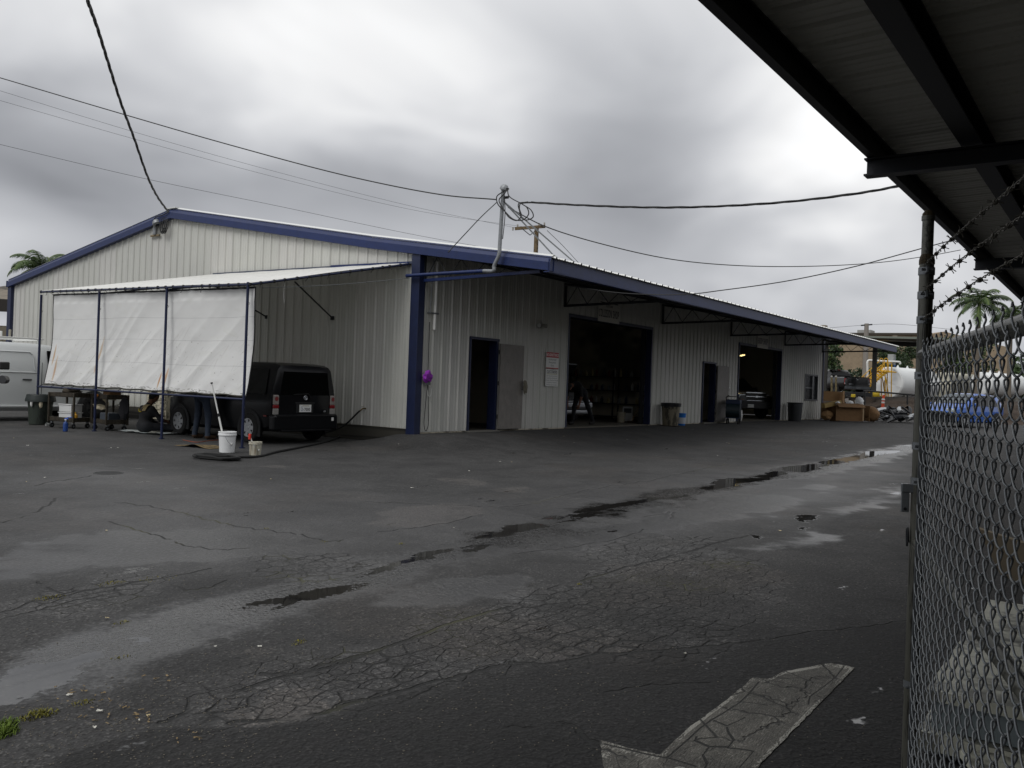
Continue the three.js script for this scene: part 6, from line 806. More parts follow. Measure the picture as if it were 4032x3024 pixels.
// ---------- inside the bays ----------
{
  const X = 13.5, st = thing('storage_shelf', 'dark steel shelving stocked with bottles inside the near bay', 'shelving', [X, 0.03, -2.6]), m = mat('#2b2a28', 0.7);
  for (const y of [0.1, 0.55, 1.02, 1.5]) part(st, 'shelf', rbox(0.45, 0.03, 3.6, 0, y, 0, 0.005), m); for (const z of [-1.78, 0, 1.78]) for (const x of [-0.2, 0.2]) part(st, 'upright', rbox(0.04, 1.75, 0.04, x, 0.875, z, 0.004), m);
  seed(101); const tones = [['#c9cac6', 'white'], ['#b7bab8', 'pale grey'], ['#7d2f28', 'red'], ['#39424c', 'slate'], ['#b9ab78', 'tan'], ['#2d3a57', 'navy'], ['#8e918f', 'grey']], cols = tones.map(([c]) => mat(c, 0.5));
  const protos = [[0.05, 0.24], [0.045, 0.3], [0.06, 0.2]].map(([r, h]) => bottleGeo(r, h));
  for (const y of [0.565, 1.035, 1.515]) for (let k = 0; k < 15; k++) { const t = rnd() < 0.78; if (!t) continue; const gi = Math.floor(rr(0, 3)); const ci = Math.floor(rr(0, 7)), o = new THREE.Mesh(protos[gi], cols[ci]), tier = y < 0.6 ? 'lower' : y < 1.1 ? 'middle' : 'top'; o.name = numbered('stock_bottle'); o.position.set(X - rr(0.05, 0.16), y + 0.03, -2.6 - 1.65 + k * 0.235 + rr(-0.03, 0.03)); o.userData = { label: tones[ci][1] + ' bottle on the ' + tier + ' shelf inside the near bay', category: 'bottle', group: tones[ci][1] + ' bottles on the ' + tier + ' bay shelf' }; o.castShadow = o.receiveShadow = true; scene.add(o); }
  const br = thing('broom', 'push broom leaning beside the near bay opening', 'broom', [0, 0, 0]); const a = V(11.25, 0.06, -0.75), bt = V(11.9, 1.55, -0.35); part(br, 'handle', rod(a, bt, 0.013, 0.013, 8), mat('#a08a66', 0.7)); part(br, 'head', rbox(0.4, 0.06, 0.08, a.x, 0.07, a.z, 0.01), mat('#4a3a2a', 0.8));
  bucket('pale bucket beside the broom inside the near bay', [11.0, 0.03, -1.0], 0.14, 0.34, mat('#8d8674', 0.6));
  const fs = thing('floor_sign', 'small white notice board on the floor of the near bay', 'sign', [12.4, 0.03, -1.5], -0.9); part(fs, 'panel', rbox(0.34, 0.5, 0.02, 0, 0.25, 0, 0.004).rotateX(-0.12), WHITEPL); part(fs, 'picture', box(0.26, 0.16, 0.004, 0, 0.36, 0.012).rotateX(-0.12), mat('#3c4146', 0.6));
  // lit fluorescent lamp in the far bay
  const lp = onZ(1603, 768, -2.2), fl = thing('fluorescent_lamp', 'lit fluorescent batten lamp inside the far bay', 'lamp', [lp.x, lp.y, lp.z], 0.5); part(fl, 'housing', rbox(1.3, 0.05, 0.14, 0, 0.05, 0, 0.01), WHITEPL); const gl = new THREE.MeshStandardMaterial({ color: 0xfff2c8, emissive: 0xffe6a0, emissiveIntensity: 1.6 }); for (const s of [-1, 1]) part(fl, 'tube', rod(V(-0.6, 0.0, s * 0.035), V(0.6, 0, s * 0.035), 0.019, 0.019, 10), gl);
  const pt = new THREE.RectAreaLight(0xffe9b8, 2.2, 1.2, 0.1); pt.position.set(lp.x, lp.y - 0.03, lp.z); pt.rotation.set(-Math.PI / 2, 0, 0.5); scene.add(pt);
  // workbench clutter in the small room behind the near door
  const wb = thing('work_rack', 'tall rack of parts behind the near door', 'shelving', [3.2, 0.03, -2.6]); for (const y of [0.5, 0.9, 1.3, 1.7]) part(wb, 'shelf', rbox(1.8, 0.03, 0.5, 0, y, 0, 0.004), mat('#6b6456', 0.8)); for (const x of [-0.88, 0.88]) part(wb, 'upright', rbox(0.05, 1.9, 0.05, x, 0.95, 0.2, 0.005), mat('#5d574b', 0.8)); part(wb, 'boxes', [rbox(0.4, 0.2, 0.3, -0.5, 0.62, 0, 0.01)], CARD); part(wb, 'jug', bottleGeo(0.1, 0.3).translate(0.1, 0.515, 0.1), mat('#8c2f20', 0.6));
}
// ---------- near the gate ----------
{
  const W = mat('#b3b8b6', 0.5, 0, { map: withTex(dirtMap, 0.8) }), P = (x, y, h) => onY(x, y, h);
  const a = P(2000, 1488, 0.02), b = P(2119, 1320, 0.02), dir = b.clone().sub(a).normalize(), sd = V(-dir.z, 0, dir.x), q = (u, v, y) => [a.x + dir.x * u + sd.x * v, y, a.z + dir.z * u + sd.z * v];
  const L = Math.min(1.9, a.distanceTo(b) * 1.6), t = thing('scrap_appliance', 'dented pale sheet-metal cabinet lying flat beyond the gate', 'scrap metal');
  const slab = (u0, u1, v0, v1, y0, y1, tilt = 0) => { const c = []; const Y = (y, u) => y + tilt * u; const k = [[u0, v0], [u1, v0], [u1, v1], [u0, v1]]; for (let i = 0; i < 4; i++) { const m = k[i], n = k[(i + 1) % 4]; c.push([q(...m, Y(y0, m[0])), q(...n, Y(y0, n[0])), q(...n, Y(y1, n[0])), q(...m, Y(y1, m[0]))]); } c.push(k.map((m) => q(...m, Y(y1, m[0])))); c.push([...k].reverse().map((m) => q(...m, Y(y0, m[0])))); return uvBox(tris(c)); };
  const W2 = two(W); part(t, 'top_panel', slab(0, L, 0, 0.40, -0.02, 0.02), W2); part(t, 'top_panel', slab(-0.02, L, 0.415, 0.95, -0.02, 0.022), W2); part(t, 'side_panel', slab(0.02, L, 0.02, 0.93, -0.13, -0.021), two(mat('#6d7678', 0.5))); part(t, 'base_panel', slab(-0.03, L, -0.02, 0.97, -0.2, -0.135), W2);
  const rg = P(2108, 1604, -0.2); single('red_cloth', creased(crumple(0.22, 0.09, 0.13, 55, 0.5), 0.4).translate(rg.x, -0.17, rg.z), mat('#8e1a20', 0.8), 'crumpled red cloth on the ground before the pale cabinet', 'cloth');
  const c2 = P(2180, 1640, -0.1); single('pale_panel', uvBox(rbox(0.5, 0.03, 0.34, 0, 0, 0, 0.005).rotateZ(0.1).rotateY(0.5).translate(c2.x - 0.02, -0.19, c2.z + 0.1)), W, 'loose pale metal panel lying by the red cloth', 'panel');
  const tn = onY(2195, 1300, -0.2); single('tan_board', uvBox(rbox(0.9, 0.4, 0.02, 0, 0, 0, 0.003).rotateX(-0.5).rotateY(0.6).translate(tn.x + 0.4, 0, tn.z)), mat('#6d6250', 0.85), 'tan board leaning behind the pale cabinet', 'board');
}
// left edge: lamp cluster of a trailer
{ const p = onG(4, 925), t = thing('trailer_lamp_post', 'dark lamp housings on a red bracket at the edge of the yard', 'trailer lamp'), at = (x, y) => { const d = ray(x, y), w = p.clone().sub(CAM).dot(FW); return CAM.clone().addScaledVector(d, w); }; const a = at(-6, 700), b = at(-6, 925); part(t, 'bracket', uvBox(bar(V(a.x, p.y, a.z), V(a.x, at(0, 770).y, a.z), 0.1, 0.1)), mat('#4a1f1c', 0.6)); const c = at(8, 790), d = at(8, 820); part(t, 'lamp_housing', rbox(0.2, 0.17, 0.16, c.x, c.y, c.z, 0.03), BLACK); part(t, 'round_lamp', rod(V(d.x + 0.06, d.y, d.z - 0.05), V(d.x - 0.06, d.y, d.z + 0.05), 0.09, 0.09, 18), mat('#3a3b3d', 0.3)); }
// worn painted arrow
{
  const C3 = (x, y) => { const p = onG((2300 + 0.6329 * x) / 1.8228, (2500 + 0.6329 * y) / 1.8228); return p; };
  const out = [[1050, 268], [1140, 280], [1250, 230], [1540, 178], [1685, 208], [1400, 500], [1240, 660], [1060, 850], [960, 960], [560, 860], [330, 1010], [130, 900], [95, 655], [300, 715], [470, 750], [620, 610], [760, 500], [900, 400]].map(([x, y]) => C3(x, y));
  let x0 = 1e9, x1 = -1e9, z0 = 1e9, z1 = -1e9; for (const p of out) { x0 = Math.min(x0, p.x); x1 = Math.max(x1, p.x); z0 = Math.min(z0, p.z); z1 = Math.max(z1, p.z); }
  const rag = []; seed(113); out.forEach((p, i) => { const n = out[(i + 1) % out.length], m = Math.max(2, Math.round(p.distanceTo(n) / 0.04)); for (let k = 0; k < m; k++) { const t = k / m; rag.push(V(mix(p.x, n.x, t) + rr(-0.0035, 0.0035), 0, mix(p.z, n.z, t) + rr(-0.0035, 0.0035))); } });
  const s = new THREE.Shape(rag.map((p) => new THREE.Vector2(p.x, -p.z))), g = clean(new THREE.ShapeGeometry(s)).rotateX(-Math.PI / 2).translate(0, -0.236, 0), uv = g.attributes.uv, pp = g.attributes.position; for (let i = 0; i < pp.count; i++) uv.setXY(i, (pp.getX(i) - x0) / (x1 - x0), (pp.getZ(i) - z0) / (z1 - z0));
  const N = 1024, cv = document.createElement('canvas'); cv.width = cv.height = N; const c = cv.getContext('2d'); c.fillStyle = '#000'; c.fillRect(0, 0, N, N); const X = (p) => (p.x - x0) / (x1 - x0) * N, Z = (p) => (p.z - z0) / (z1 - z0) * N; c.lineJoin = 'round';
  c.strokeStyle = '#f00'; c.lineWidth = 60; c.beginPath(); out.forEach((p) => c.lineTo(X(p), Z(p))); c.closePath(); c.stroke();
  c.globalCompositeOperation = 'lighter'; c.strokeStyle = '#00f'; seed(111); const crack = (list, w) => { c.lineWidth = w; c.beginPath(); list.forEach(([x, y], i) => { const p = C3(x, y); c.lineTo(X(p) + rr(-6, 6), Z(p) + rr(-6, 6)); }); c.stroke(); };
  for (const [l, w] of [[[[1080, 300], [1030, 370], [960, 430], [870, 490], [800, 530], [720, 590], [640, 660], [520, 770]], 13], [[[1620, 200], [1560, 270], [1480, 340], [1410, 390], [1400, 440]], 9], [[[1030, 370], [1120, 395], [1200, 430], [1240, 450], [1310, 450]], 5], [[[960, 420], [1060, 430], [1150, 440]], 4], [[[800, 540], [890, 575], [960, 545], [1000, 525]], 7], [[[890, 575], [890, 620], [930, 660], [900, 700], [780, 705], [700, 660], [690, 640]], 9], [[[780, 705], [740, 760], [760, 810], [740, 870]], 9], [[[900, 705], [1000, 715], [1060, 730], [970, 830]], 6], [[[1160, 260], [1250, 275], [1340, 270]], 3], [[[1150, 285], [1230, 300], [1300, 320]], 3], [[[120, 690], [250, 720], [380, 745], [560, 780], [700, 830]], 6]]) { crack(l, w); }
  const d = c.getImageData(0, 0, N, N).data, cm = new Uint8Array(N * N * 4), bm = new Uint8Array(N * N * 4);
  for (let j = 0; j < N; j++) for (let i = 0; i < N; i++) { const o = (j * N + i) * 4, u = i / N, v = j / N, fine = noise(u * 180, v * 180), med = fbm(u * 14, v * 14, 4), e = d[o] / 255, ck0 = d[o + 2] / 255, fibre = noise(u * 90 + v * 40, v * 300);
    const mx = u * (x1 - x0), mz = v * (z1 - z0), wb = (noise(mx * 9, mz * 9) - 0.5) * 0.25 + (noise(mx * 40, mz * 40) - 0.5) * 0.15, [pe, pid] = cell(mx * 4.2 + wb, mz * 4.2 - wb), [pe2] = cell(mx * 13 + wb * 2, mz * 13 + wb), chip = step(0.62, 0.78, noise(mx * 70, mz * 70) * 0.5 + noise(mx * 150, mz * 150) * 0.5);
    let k = (0.085 + 0.06 * (med - 0.5) + 0.03 * (fine - 0.5) + 0.05 * chip) * (0.8 + 0.4 * pid); const ck = Math.max(ck0, (1 - step(0.008, 0.07, pe)) * 0.95 * step(0.4, 0.6, noise(mx * 3 + 5, mz * 3)), (1 - step(0.01, 0.06, pe2)) * 0.45 * step(0.5, 0.7, noise(mx * 4, mz * 4 + 9))); let r = k * 1.06, g_ = k, b = k * 0.86; const wh = step(0.42, 0.6, e * 0.5 + (fine - 0.5) * 0.75 + (fbm(u * 5 + 3, v * 5, 3) - 0.5) * 1.3) * step(0.1, 0.6, e); const fl = step(0.68, 0.78, fibre * 0.6 + med * 0.4); const w = Math.max(wh * 0.62, fl * 0.3); r = mix(r, 0.46, w); g_ = mix(g_, 0.45, w); b = mix(b, 0.40, w); r = mix(r, 0.012, ck); g_ = mix(g_, 0.012, ck); b = mix(b, 0.01, ck);
    const S = (q) => 255 * Math.pow(clamp(q), 1 / 2.2); cm[o] = S(r); cm[o + 1] = S(g_); cm[o + 2] = S(b); cm[o + 3] = 255; const h = 0.6 + 0.25 * (fine - 0.5) + 0.1 * w - 0.55 * ck; bm[o] = bm[o + 1] = bm[o + 2] = clamp(h) * 255; bm[o + 3] = 255; }
  const mk = (q, srgb) => { const t = new THREE.DataTexture(q, N, N); t.magFilter = t.minFilter = THREE.LinearFilter; if (srgb) t.colorSpace = THREE.SRGBColorSpace; t.needsUpdate = true; return t; };
  struct('painted_arrow', g, new THREE.MeshStandardMaterial({ map: mk(cm, true), bumpMap: mk(bm), bumpScale: 0.012, roughness: 0.8, side: THREE.DoubleSide }), 'worn arrow marking with flaking white edges on the asphalt', 'marking');
}
// litter, leaves, grass and weeds
{
  seed(121); const bits = []; const spots = [[57, 1042], [97, 1033], [60, 963], [30, 947], [240, 968], [255, 968], [585, 1036], [1013, 1018], [1080, 998], [1105, 999], [860, 960], [1570, 957], [1575, 958], [1355, 950], [1240, 957], [1218, 943], [980, 1142], [890, 1055], [230, 1148], [560, 1400], [465, 1400], [232, 1338], [1480, 1415], [1550, 985], [2020, 1010], [150, 1505], [215, 1540], [320, 1550], [300, 1560], [205, 1575], [1685, 1148]];
  for (const [x, y] of spots) { const p = onG(x, y), s = rr(0.003, 0.007) * (1 + p.distanceTo(CAM) * 0.16); bits.push(ragged(s * 2.2, s * 1.2, Math.floor(rr(1, 900)), 0.006).rotateY(rr(0, 6)).translate(p.x, p.y + 0.008, p.z)); }
  const LIT = [two(mat('#cfcdc4', 0.9)), two(mat('#bfb08a', 0.9))]; bits.forEach((g, i) => single('litter', g, LIT[i % 3 ? 0 : 1], 'small pale scrap of paper lying on the wet asphalt', 'litter', 'paper scraps on the asphalt'));
  const leafy = []; for (const [x, y, n] of [[150, 1500, 9], [300, 1545, 10], [235, 1515, 8], [330, 1475, 4], [200, 1555, 6], [420, 1590, 6]]) for (let k = 0; k < n; k++) { const p = onG(x + rr(-40, 40), y + rr(-18, 18)); leafy.push(ragged(rr(0.012, 0.028), rr(0.004, 0.008), Math.floor(rr(1, 999)), 0.004).rotateY(rr(0, 6)).translate(p.x, p.y + 0.006, p.z)); }
  const lf = struct('leaf_litter', leafy, two(mat('#8d7a5a', 0.9)), 'dry leaf bits strewn by the puddle', 'leaf litter'); lf.userData.kind = 'stuff';
  const blades = (cx, cy, n, rad_, h, m, name, label) => { const c = onG(cx, cy), q = []; for (let i = 0; i < n; i++) { const a = rr(0, 6.28), r = rad_ * Math.sqrt(rnd()), x = c.x + Math.cos(a) * r, z = c.z + Math.sin(a) * r * 0.7, hh = h * rr(0.25, 1) * (1.15 - 0.8 * r / rad_), dx = rr(-1.2, 1.2) * hh, dz = rr(-1.2, 1.2) * hh, w = rr(0.0015, 0.0035), b = rr(0, 3.14), bx = Math.cos(b) * w, bz = Math.sin(b) * w; q.push([[x - bx, c.y, z - bz], [x + bx, c.y, z + bz], [x + dx * 0.4 + bx * 0.7, c.y + hh * 0.7, z + dz * 0.4 + bz * 0.7], [x + dx * 0.4 - bx * 0.7, c.y + hh * 0.7, z + dz * 0.4 - bz * 0.7]]); q.push([[x + dx * 0.4 - bx * 0.7, c.y + hh * 0.7, z + dz * 0.4 - bz * 0.7], [x + dx * 0.4 + bx * 0.7, c.y + hh * 0.7, z + dz * 0.4 + bz * 0.7], [x + dx, c.y + hh * 0.95, z + dz]]); } const o = struct(name, tris(q), m, label, 'grass'); o.userData.kind = 'stuff'; };
  const GR = two(mat('#77742c', 0.8)), GR2 = two(mat('#5f7424', 0.8)), MS = two(mat('#7d7626', 0.9));
  blades(85, 1545, 170, 0.075, 0.03, GR, 'grass_tuft', 'small tuft of yellow green grass by the puddle'); blades(-2, 1588, 320, 0.07, 0.055, GR2, 'grass_tuft', 'dense green grass clump at the edge of the asphalt'); blades(12, 1566, 120, 0.05, 0.04, GR2, 'grass_tuft', 'low green grass growing from the asphalt edge');
  for (const [x, y, n, r] of [[240, 1260, 90, 0.10], [105, 1292, 90, 0.10], [340, 1250, 60, 0.14], [265, 1345, 40, 0.05], [260, 1420, 30, 0.05], [650, 1385, 30, 0.04], [640, 1392, 24, 0.04], [180, 1518, 60, 0.05], [865, 1175, 20, 0.05], [575, 1142, 16, 0.05], [1250, 1262, 16, 0.03], [700, 1170, 14, 0.05]]) blades(x, y, n, r, 0.014, MS, 'weed_patch', 'thin yellow weeds growing in an asphalt crack');
  // moist drain cover
  const md = onG(234, 1022); const dc = thing('drain_cover', 'round dark iron drain cover in the asphalt', 'drain cover', [md.x, md.y, md.z]); part(dc, 'rim', lathe([[0.165, 0.002], [0.165, 0.006], [0.185, 0.006], [0.19, 0.001]], 32), mat('#2b2b2b', 0.6, 0.3)); part(dc, 'lid', rod(V(0, -0.01, 0), V(0, 0.004, 0), 0.163, 0.163, 32), mat('#1a1a1a', 0.7, 0.3));
}
// ---------- beyond the workshop ----------
const RH = V(RT.x, 0, RT.z).normalize(), FH = V(FW.x, 0, FW.z).normalize();
const LEAFY = ['#2c3f1e', '#3a5124', '#253619', '#4a612b'].map((c) => phys(c, 0.75, { side: THREE.DoubleSide, transmission: 0.25 }));
function leafCloud(n, f, size) { const q = []; for (let i = 0; i < n; i++) { const c = f(), s = size * rr(0.6, 1.3), a = V(rr(-1, 1), rr(-1, 1), rr(-1, 1)).normalize(), b = a.clone().cross(V(rr(-1, 1), rr(-1, 1), rr(-1, 1))).normalize(), L = a.clone().multiplyScalar(s), W = b.multiplyScalar(s * 0.45); q.push([[c.x - L.x, c.y - L.y, c.z - L.z], [c.x + W.x, c.y + W.y, c.z + W.z], [c.x + L.x, c.y + L.y, c.z + L.z], [c.x - W.x, c.y - W.y, c.z - W.z]]); } return tris(q); }
function tree(label, base, h, r, sd, n = 2600, tone = 0) {
  const t = thing('broadleaf_tree', label, 'tree', base, 0); seed(sd);
  part(t, 'trunk', [rod(V(0, 0, 0), V(rr(-0.2, 0.2), h * 0.5, rr(-0.2, 0.2)), 0.16, 0.1, 10)], mat('#3f352b', 0.9));
  const lobes = []; for (let i = 0; i < 14; i++) lobes.push([V(rr(-0.75, 0.75) * r, h * rr(0.45, 0.92), rr(-0.75, 0.75) * r), r * rr(0.25, 0.48)]);
  for (const l of lobes.slice(0, 7)) part(t, 'limb', rod(V(0, h * 0.35, 0), l[0], 0.07, 0.02, 6), mat('#3f352b', 0.9));
  for (let k = 0; k < 3; k++) part(t, 'crown', leafCloud(Math.floor(n / 3), () => { const [c, q] = lobes[Math.floor(rnd() * lobes.length)], d = V(rr(-1, 1), rr(-1, 1), rr(-1, 1)).normalize().multiplyScalar(q * Math.pow(rnd(), 0.4)); return c.clone().add(d); }, 0.15), LEAFY[(k + tone) % 4]);
  return t;
}
function palm(label, base, h, L, sd, n = 17) {
  const t = thing('palm_tree', label, 'palm', base); seed(sd); const tp = V(rr(-0.1, 0.1), h, rr(-0.1, 0.1));
  const rings = []; for (let i = 0; i <= 12; i++) rings.push([0.16 - 0.05 * i / 12 + (i % 2 ? 0.008 : 0), h * i / 12]); part(t, 'trunk', lathe(rings, 12), mat('#6b6358', 0.9)); part(t, 'crown_shaft', rod(V(0, h - 0.1, 0), V(0, h + 0.5, 0), 0.12, 0.08, 12), mat('#5a6b35', 0.6));
  for (let i = 0; i < n; i++) { const az = i * 2.39996, el = mix(1.25, -0.15, i / n) + rr(-0.12, 0.12), q = [], P = [], d = V(Math.cos(az), 0, Math.sin(az)); let p = tp.clone().add(V(0, 0.45, 0)), e = el; const seg = 14, l = L * rr(0.85, 1.1); for (let k = 0; k <= seg; k++) { P.push(p.clone()); p = p.clone().addScaledVector(d, Math.cos(e) * l / seg).add(V(0, Math.sin(e) * l / seg, 0)); e -= 0.085 + 0.008 * k; }
    const sd2 = V(-d.z, 0, d.x), cv = new THREE.CatmullRomCurve3(P); for (let k = 4; k < 46; k++) { const s = k / 46, c = cv.getPoint(s), tg = cv.getTangent(s), ll = l * 0.24 * Math.sin(Math.PI * Math.min(1, 0.12 + s * 0.86)) + 0.05; for (const sg of [-1, 1]) { const dir = sd2.clone().multiplyScalar(sg).addScaledVector(tg, 0.55).add(V(0, -0.45 + rr(-0.2, 0.25), 0)).normalize(), w = tg.clone().multiplyScalar(0.022 * L / 2); const m = c.clone().addScaledVector(dir, ll * 0.5), en = c.clone().addScaledVector(dir, ll).add(V(0, -ll * 0.25, 0)); q.push([c.clone().sub(w).toArray(), c.clone().add(w).toArray(), m.clone().add(w).toArray(), m.clone().sub(w).toArray()], [m.clone().sub(w).toArray(), m.clone().add(w).toArray(), en.toArray()]); } }
    const fr = part(t, 'frond', tris(q), LEAFY[[1, 3, 0, 1][i % 4]]); part(fr, 'midrib', tube(P, 0.014, 20, 4), mat('#6d7a3d', 0.7)); }
  return t;
}
const put = (x, y, w, base) => { const p = atDepth(x, y, w); return [p.x, base ?? p.y, p.z]; };
palm('palm tree with arching fronds rising beyond the chain-link gate', put(2108, 862, 52, 1.2), (862 - 700) / FOCAL * 52 + 0.85, 2.2, 5, 18);
palm('smaller palm tree partly hidden behind the canopy edge', put(2178, 862, 58, 1.2), (862 - 710) / FOCAL * 58 + 0.5, 2.0, 9, 15);
palm('palm tree crown showing over the left slope of the roof', put(84, 785, 42, -0.2), (785 - 578) / FOCAL * 42 + 1.0, 1.9, 14, 20);
tree('dark leafy tree between the tan warehouse and the white tank', put(1944, 862, 76, 1.2), (862 - 742) / FOCAL * 76, 2.3, 21, 3400); tree('second dark leafy tree standing right of the white tank', put(2078, 864, 80, 1.2), (864 - 722) / FOCAL * 80, 2.6, 25, 3400, 1);
tree('bushy tree far behind the workshop end', put(1776, 858, 70, 1.2), 4.2, 1.6, 28, 1600, 1);
{ // hedge and creeper along the far boundary
  seed(131); const a = atDepth(1760, 850, 68), b = atDepth(2260, 850, 84); const q = () => { const t = rnd(), p = a.clone().lerp(b, t); return V(p.x + rr(-0.6, 0.6), 1.2 + rr(0, 1.0) * (1.8 + 0.6 * noise(t * 30, 2)), p.z + rr(-0.6, 0.6)); };
  for (let k = 0; k < 2; k++) { const h = struct('hedge', leafCloud(6500, q, 0.16), LEAFY[k * 2], k ? 'dense dark creeper hedge along the boundary' : 'green creeper hedge along the boundary', 'hedge'); h.userData.kind = 'stuff'; }
  const c = atDepth(2130, 850, 140), d = atDepth(2330, 850, 120), w = struct('distant_wood', leafCloud(4200, () => { const t = rnd(), p = c.clone().lerp(d, t); return V(p.x + rr(-3, 3), 0.5 + rnd() * (4.5 + 4 * noise(t * 12, 5)), p.z + rr(-3, 3)); }, 0.5), LEAFY[1], 'far green trees at the skyline', 'trees'); w.userData.kind = 'stuff';
}
{ // tan warehouse
  const w = thing('tan_warehouse', 'large tan flat-fronted warehouse beyond the boundary hedge', 'building'), D = 100, TAN = mat('#a5937a', 0.85, 0, { map: withTex(speckMap, 0.3) }), pt = (x, y) => atDepth(x, y, D);
  const prof = [[1640, 815], [1640, 721], [2010, 722], [2040, 716], [2186, 752], [2188, 818]].map(([x, y]) => { const p = pt(x, y).sub(pt(1900, 862)); return [p.dot(RH), p.y]; }); const o = pt(1900, 862), m4 = new THREE.Matrix4().makeBasis(RH, V(0, 1, 0), FH.clone().negate()).setPosition(o.x + FH.x * 9, o.y, o.z + FH.z * 9);
  part(w, 'wall', uvBox(extrude(prof, 18).applyMatrix4(m4)), TAN);
  const F = (x, y) => { const p = pt(x, y); return p.addScaledVector(FH, -0.08); };
  part(w, 'parapet_cap', bar(F(1640, 720.5), F(2012, 721.5), 0.3, 0.22), mat('#4a443c', 0.8));
  for (const x of [1720, 1770, 1812, 1864, 1918, 1968, 2010]) part(w, 'panel_joint', rod(F(x, 723), F(x, 812), 0.03, 0.03, 4), mat('#6d6150', 0.9));
  const u = F(1893, 716); part(w, 'roof_unit', rbox(2.0, 0.5, 1.5, u.x + FH.x * 3, u.y + 0.05, u.z + FH.z * 3, 0.02), mat('#8b8d8c', 0.6)); for (const [x, y] of [[1780, 707], [1934, 730]]) { const q = F(x, y); part(w, 'wall_unit', rbox(0.9, 0.45, 0.5, q.x, q.y, q.z, 0.02), mat('#8f8577', 0.7)); }
  for (const x of [2160, 2070]) { const a = F(x, 782); part(w, 'window', rbox(0.7, 0.25, 0.1, a.x, a.y, a.z, 0.02), mat('#2e2a26', 0.5)); }
}
{ // open steel carport before the warehouse
  const t = thing('steel_carport', 'open carport with dark steel posts and a corrugated edge', 'carport'), m = mat('#24231f', 0.7), D = 54, p0 = atDepth(1860, 733, D), p1 = atDepth(2030, 738, D);
  part(t, 'roof', uvBox(bar(atDepth(1700, 730, D + 3), p1, 6, 0.12)), mat('#7b8076', 0.5, 0.3)); part(t, 'edge_beam', bar(atDepth(1700, 737, D), atDepth(2030, 745, D), 0.2, 0.28), m);
  for (const [x, w] of [[1891, 0.24], [1786, 0.18], [1998, 0.2]]) { const a = atDepth(x, 740, D); part(t, 'post', span(a.x - w / 2, a.x + w / 2, 1.1, a.y, a.z - w / 2, a.z + w / 2), m); }
}
{ // utility poles
  const WOOD = mat('#6d5f4c', 0.9, 0, { map: withTex(dirtMap, 0.5) });
  const a = put(1145, 880, 60, -0.4), t = thing('utility_pole', 'wooden utility pole with a crossarm behind the workshop roof', 'utility pole'), y = atDepth(1145, 488, 60).y; part(t, 'pole', uvBox(rod(V(a[0], a[1], a[2]), V(a[0], y, a[2]), 0.2, 0.15, 12)), WOOD);
  const l = atDepth(1112, 494, 60), r = atDepth(1178, 489, 60), arm = part(t, 'crossarm', uvBox(bar(l, r, 0.14, 0.2)), WOOD); for (const [x, yy] of [[1118, 488], [1164, 485], [1176, 484], [1108, 494]]) { const q = atDepth(x, yy, 60); part(arm, 'insulator', rod(V(q.x, q.y - 0.12, q.z), V(q.x, q.y + 0.1, q.z), 0.05, 0.06, 10), mat('#9a968c', 0.4)); } for (const x of [1128, 1162]) part(arm, 'brace', rod(atDepth(x, 494, 59.8), atDepth(1145, 508, 59.8), 0.03, 0.03, 6), STEELDARK);
  const b = put(1868, 830, 66, 1.1), t2 = thing('utility_pole', 'slim grey utility pole beside the yellow stairs', 'utility pole'), y2 = atDepth(1872, 699, 66).y, e = atDepth(1872, 699, 66); part(t2, 'pole', rod(V(b[0], b[1], b[2]), e, 0.24, 0.16, 12), mat('#857f78', 0.85)); part(t2, 'crossarm', bar(atDepth(1860, 703, 66), atDepth(1884, 701, 66), 0.08, 0.1), STEELDARK);
  single('power_line', tube([[1770, 710], [1820, 706], [1872, 702], [1930, 700], [2060, 712]].map(([x, yy]) => atDepth(x, yy, 66)), 0.012, 40, 5), CABLE, 'thin wire over the slim grey utility pole', 'wire');
}
function tankAt(label, cx, cy, D, r, len, ang, m) { // horizontal tank, end cap facing the yard
  const c = atDepth(cx, cy, D), ax = RH.clone().multiplyScalar(Math.sin(ang)).addScaledVector(FH, Math.cos(ang)), t = thing('storage_tank', label, 'storage tank'); const pr = [[0.001, -0.12], [r * 0.6, -0.07], [r * 0.93, 0], [r, 0.08], [r, len - 0.08], [r * 0.93, len], [r * 0.6, len + 0.07], [0.001, len + 0.12]];
  const g = lathe(pr, 40), q = new THREE.Quaternion().setFromUnitVectors(V(0, 1, 0), ax); part(t, 'shell', creased(g.applyQuaternion(q).translate(c.x, c.y, c.z), 0.5), m);
  for (const s of [0.2, 0.8]) { const p = c.clone().addScaledVector(ax, len * s); part(t, 'saddle', rbox(0.5, Math.max(0.1, c.y - r * 0.6 - 1.0), r * 1.5, 0, 0, 0, 0.02).rotateY(Math.atan2(-ax.z, ax.x)).translate(p.x, (c.y - r * 0.6 + 1.0) / 2, p.z), mat('#77756f', 0.9)); }
  for (const s of [0.25, 0.5]) { const p = c.clone().addScaledVector(ax, len * s); part(t, 'lifting_lug', [rod(V(p.x, p.y + r * 0.97, p.z), V(p.x, p.y + r + 0.18, p.z), 0.12, 0.03, 8)], m); }
  return [t, c, ax];
}
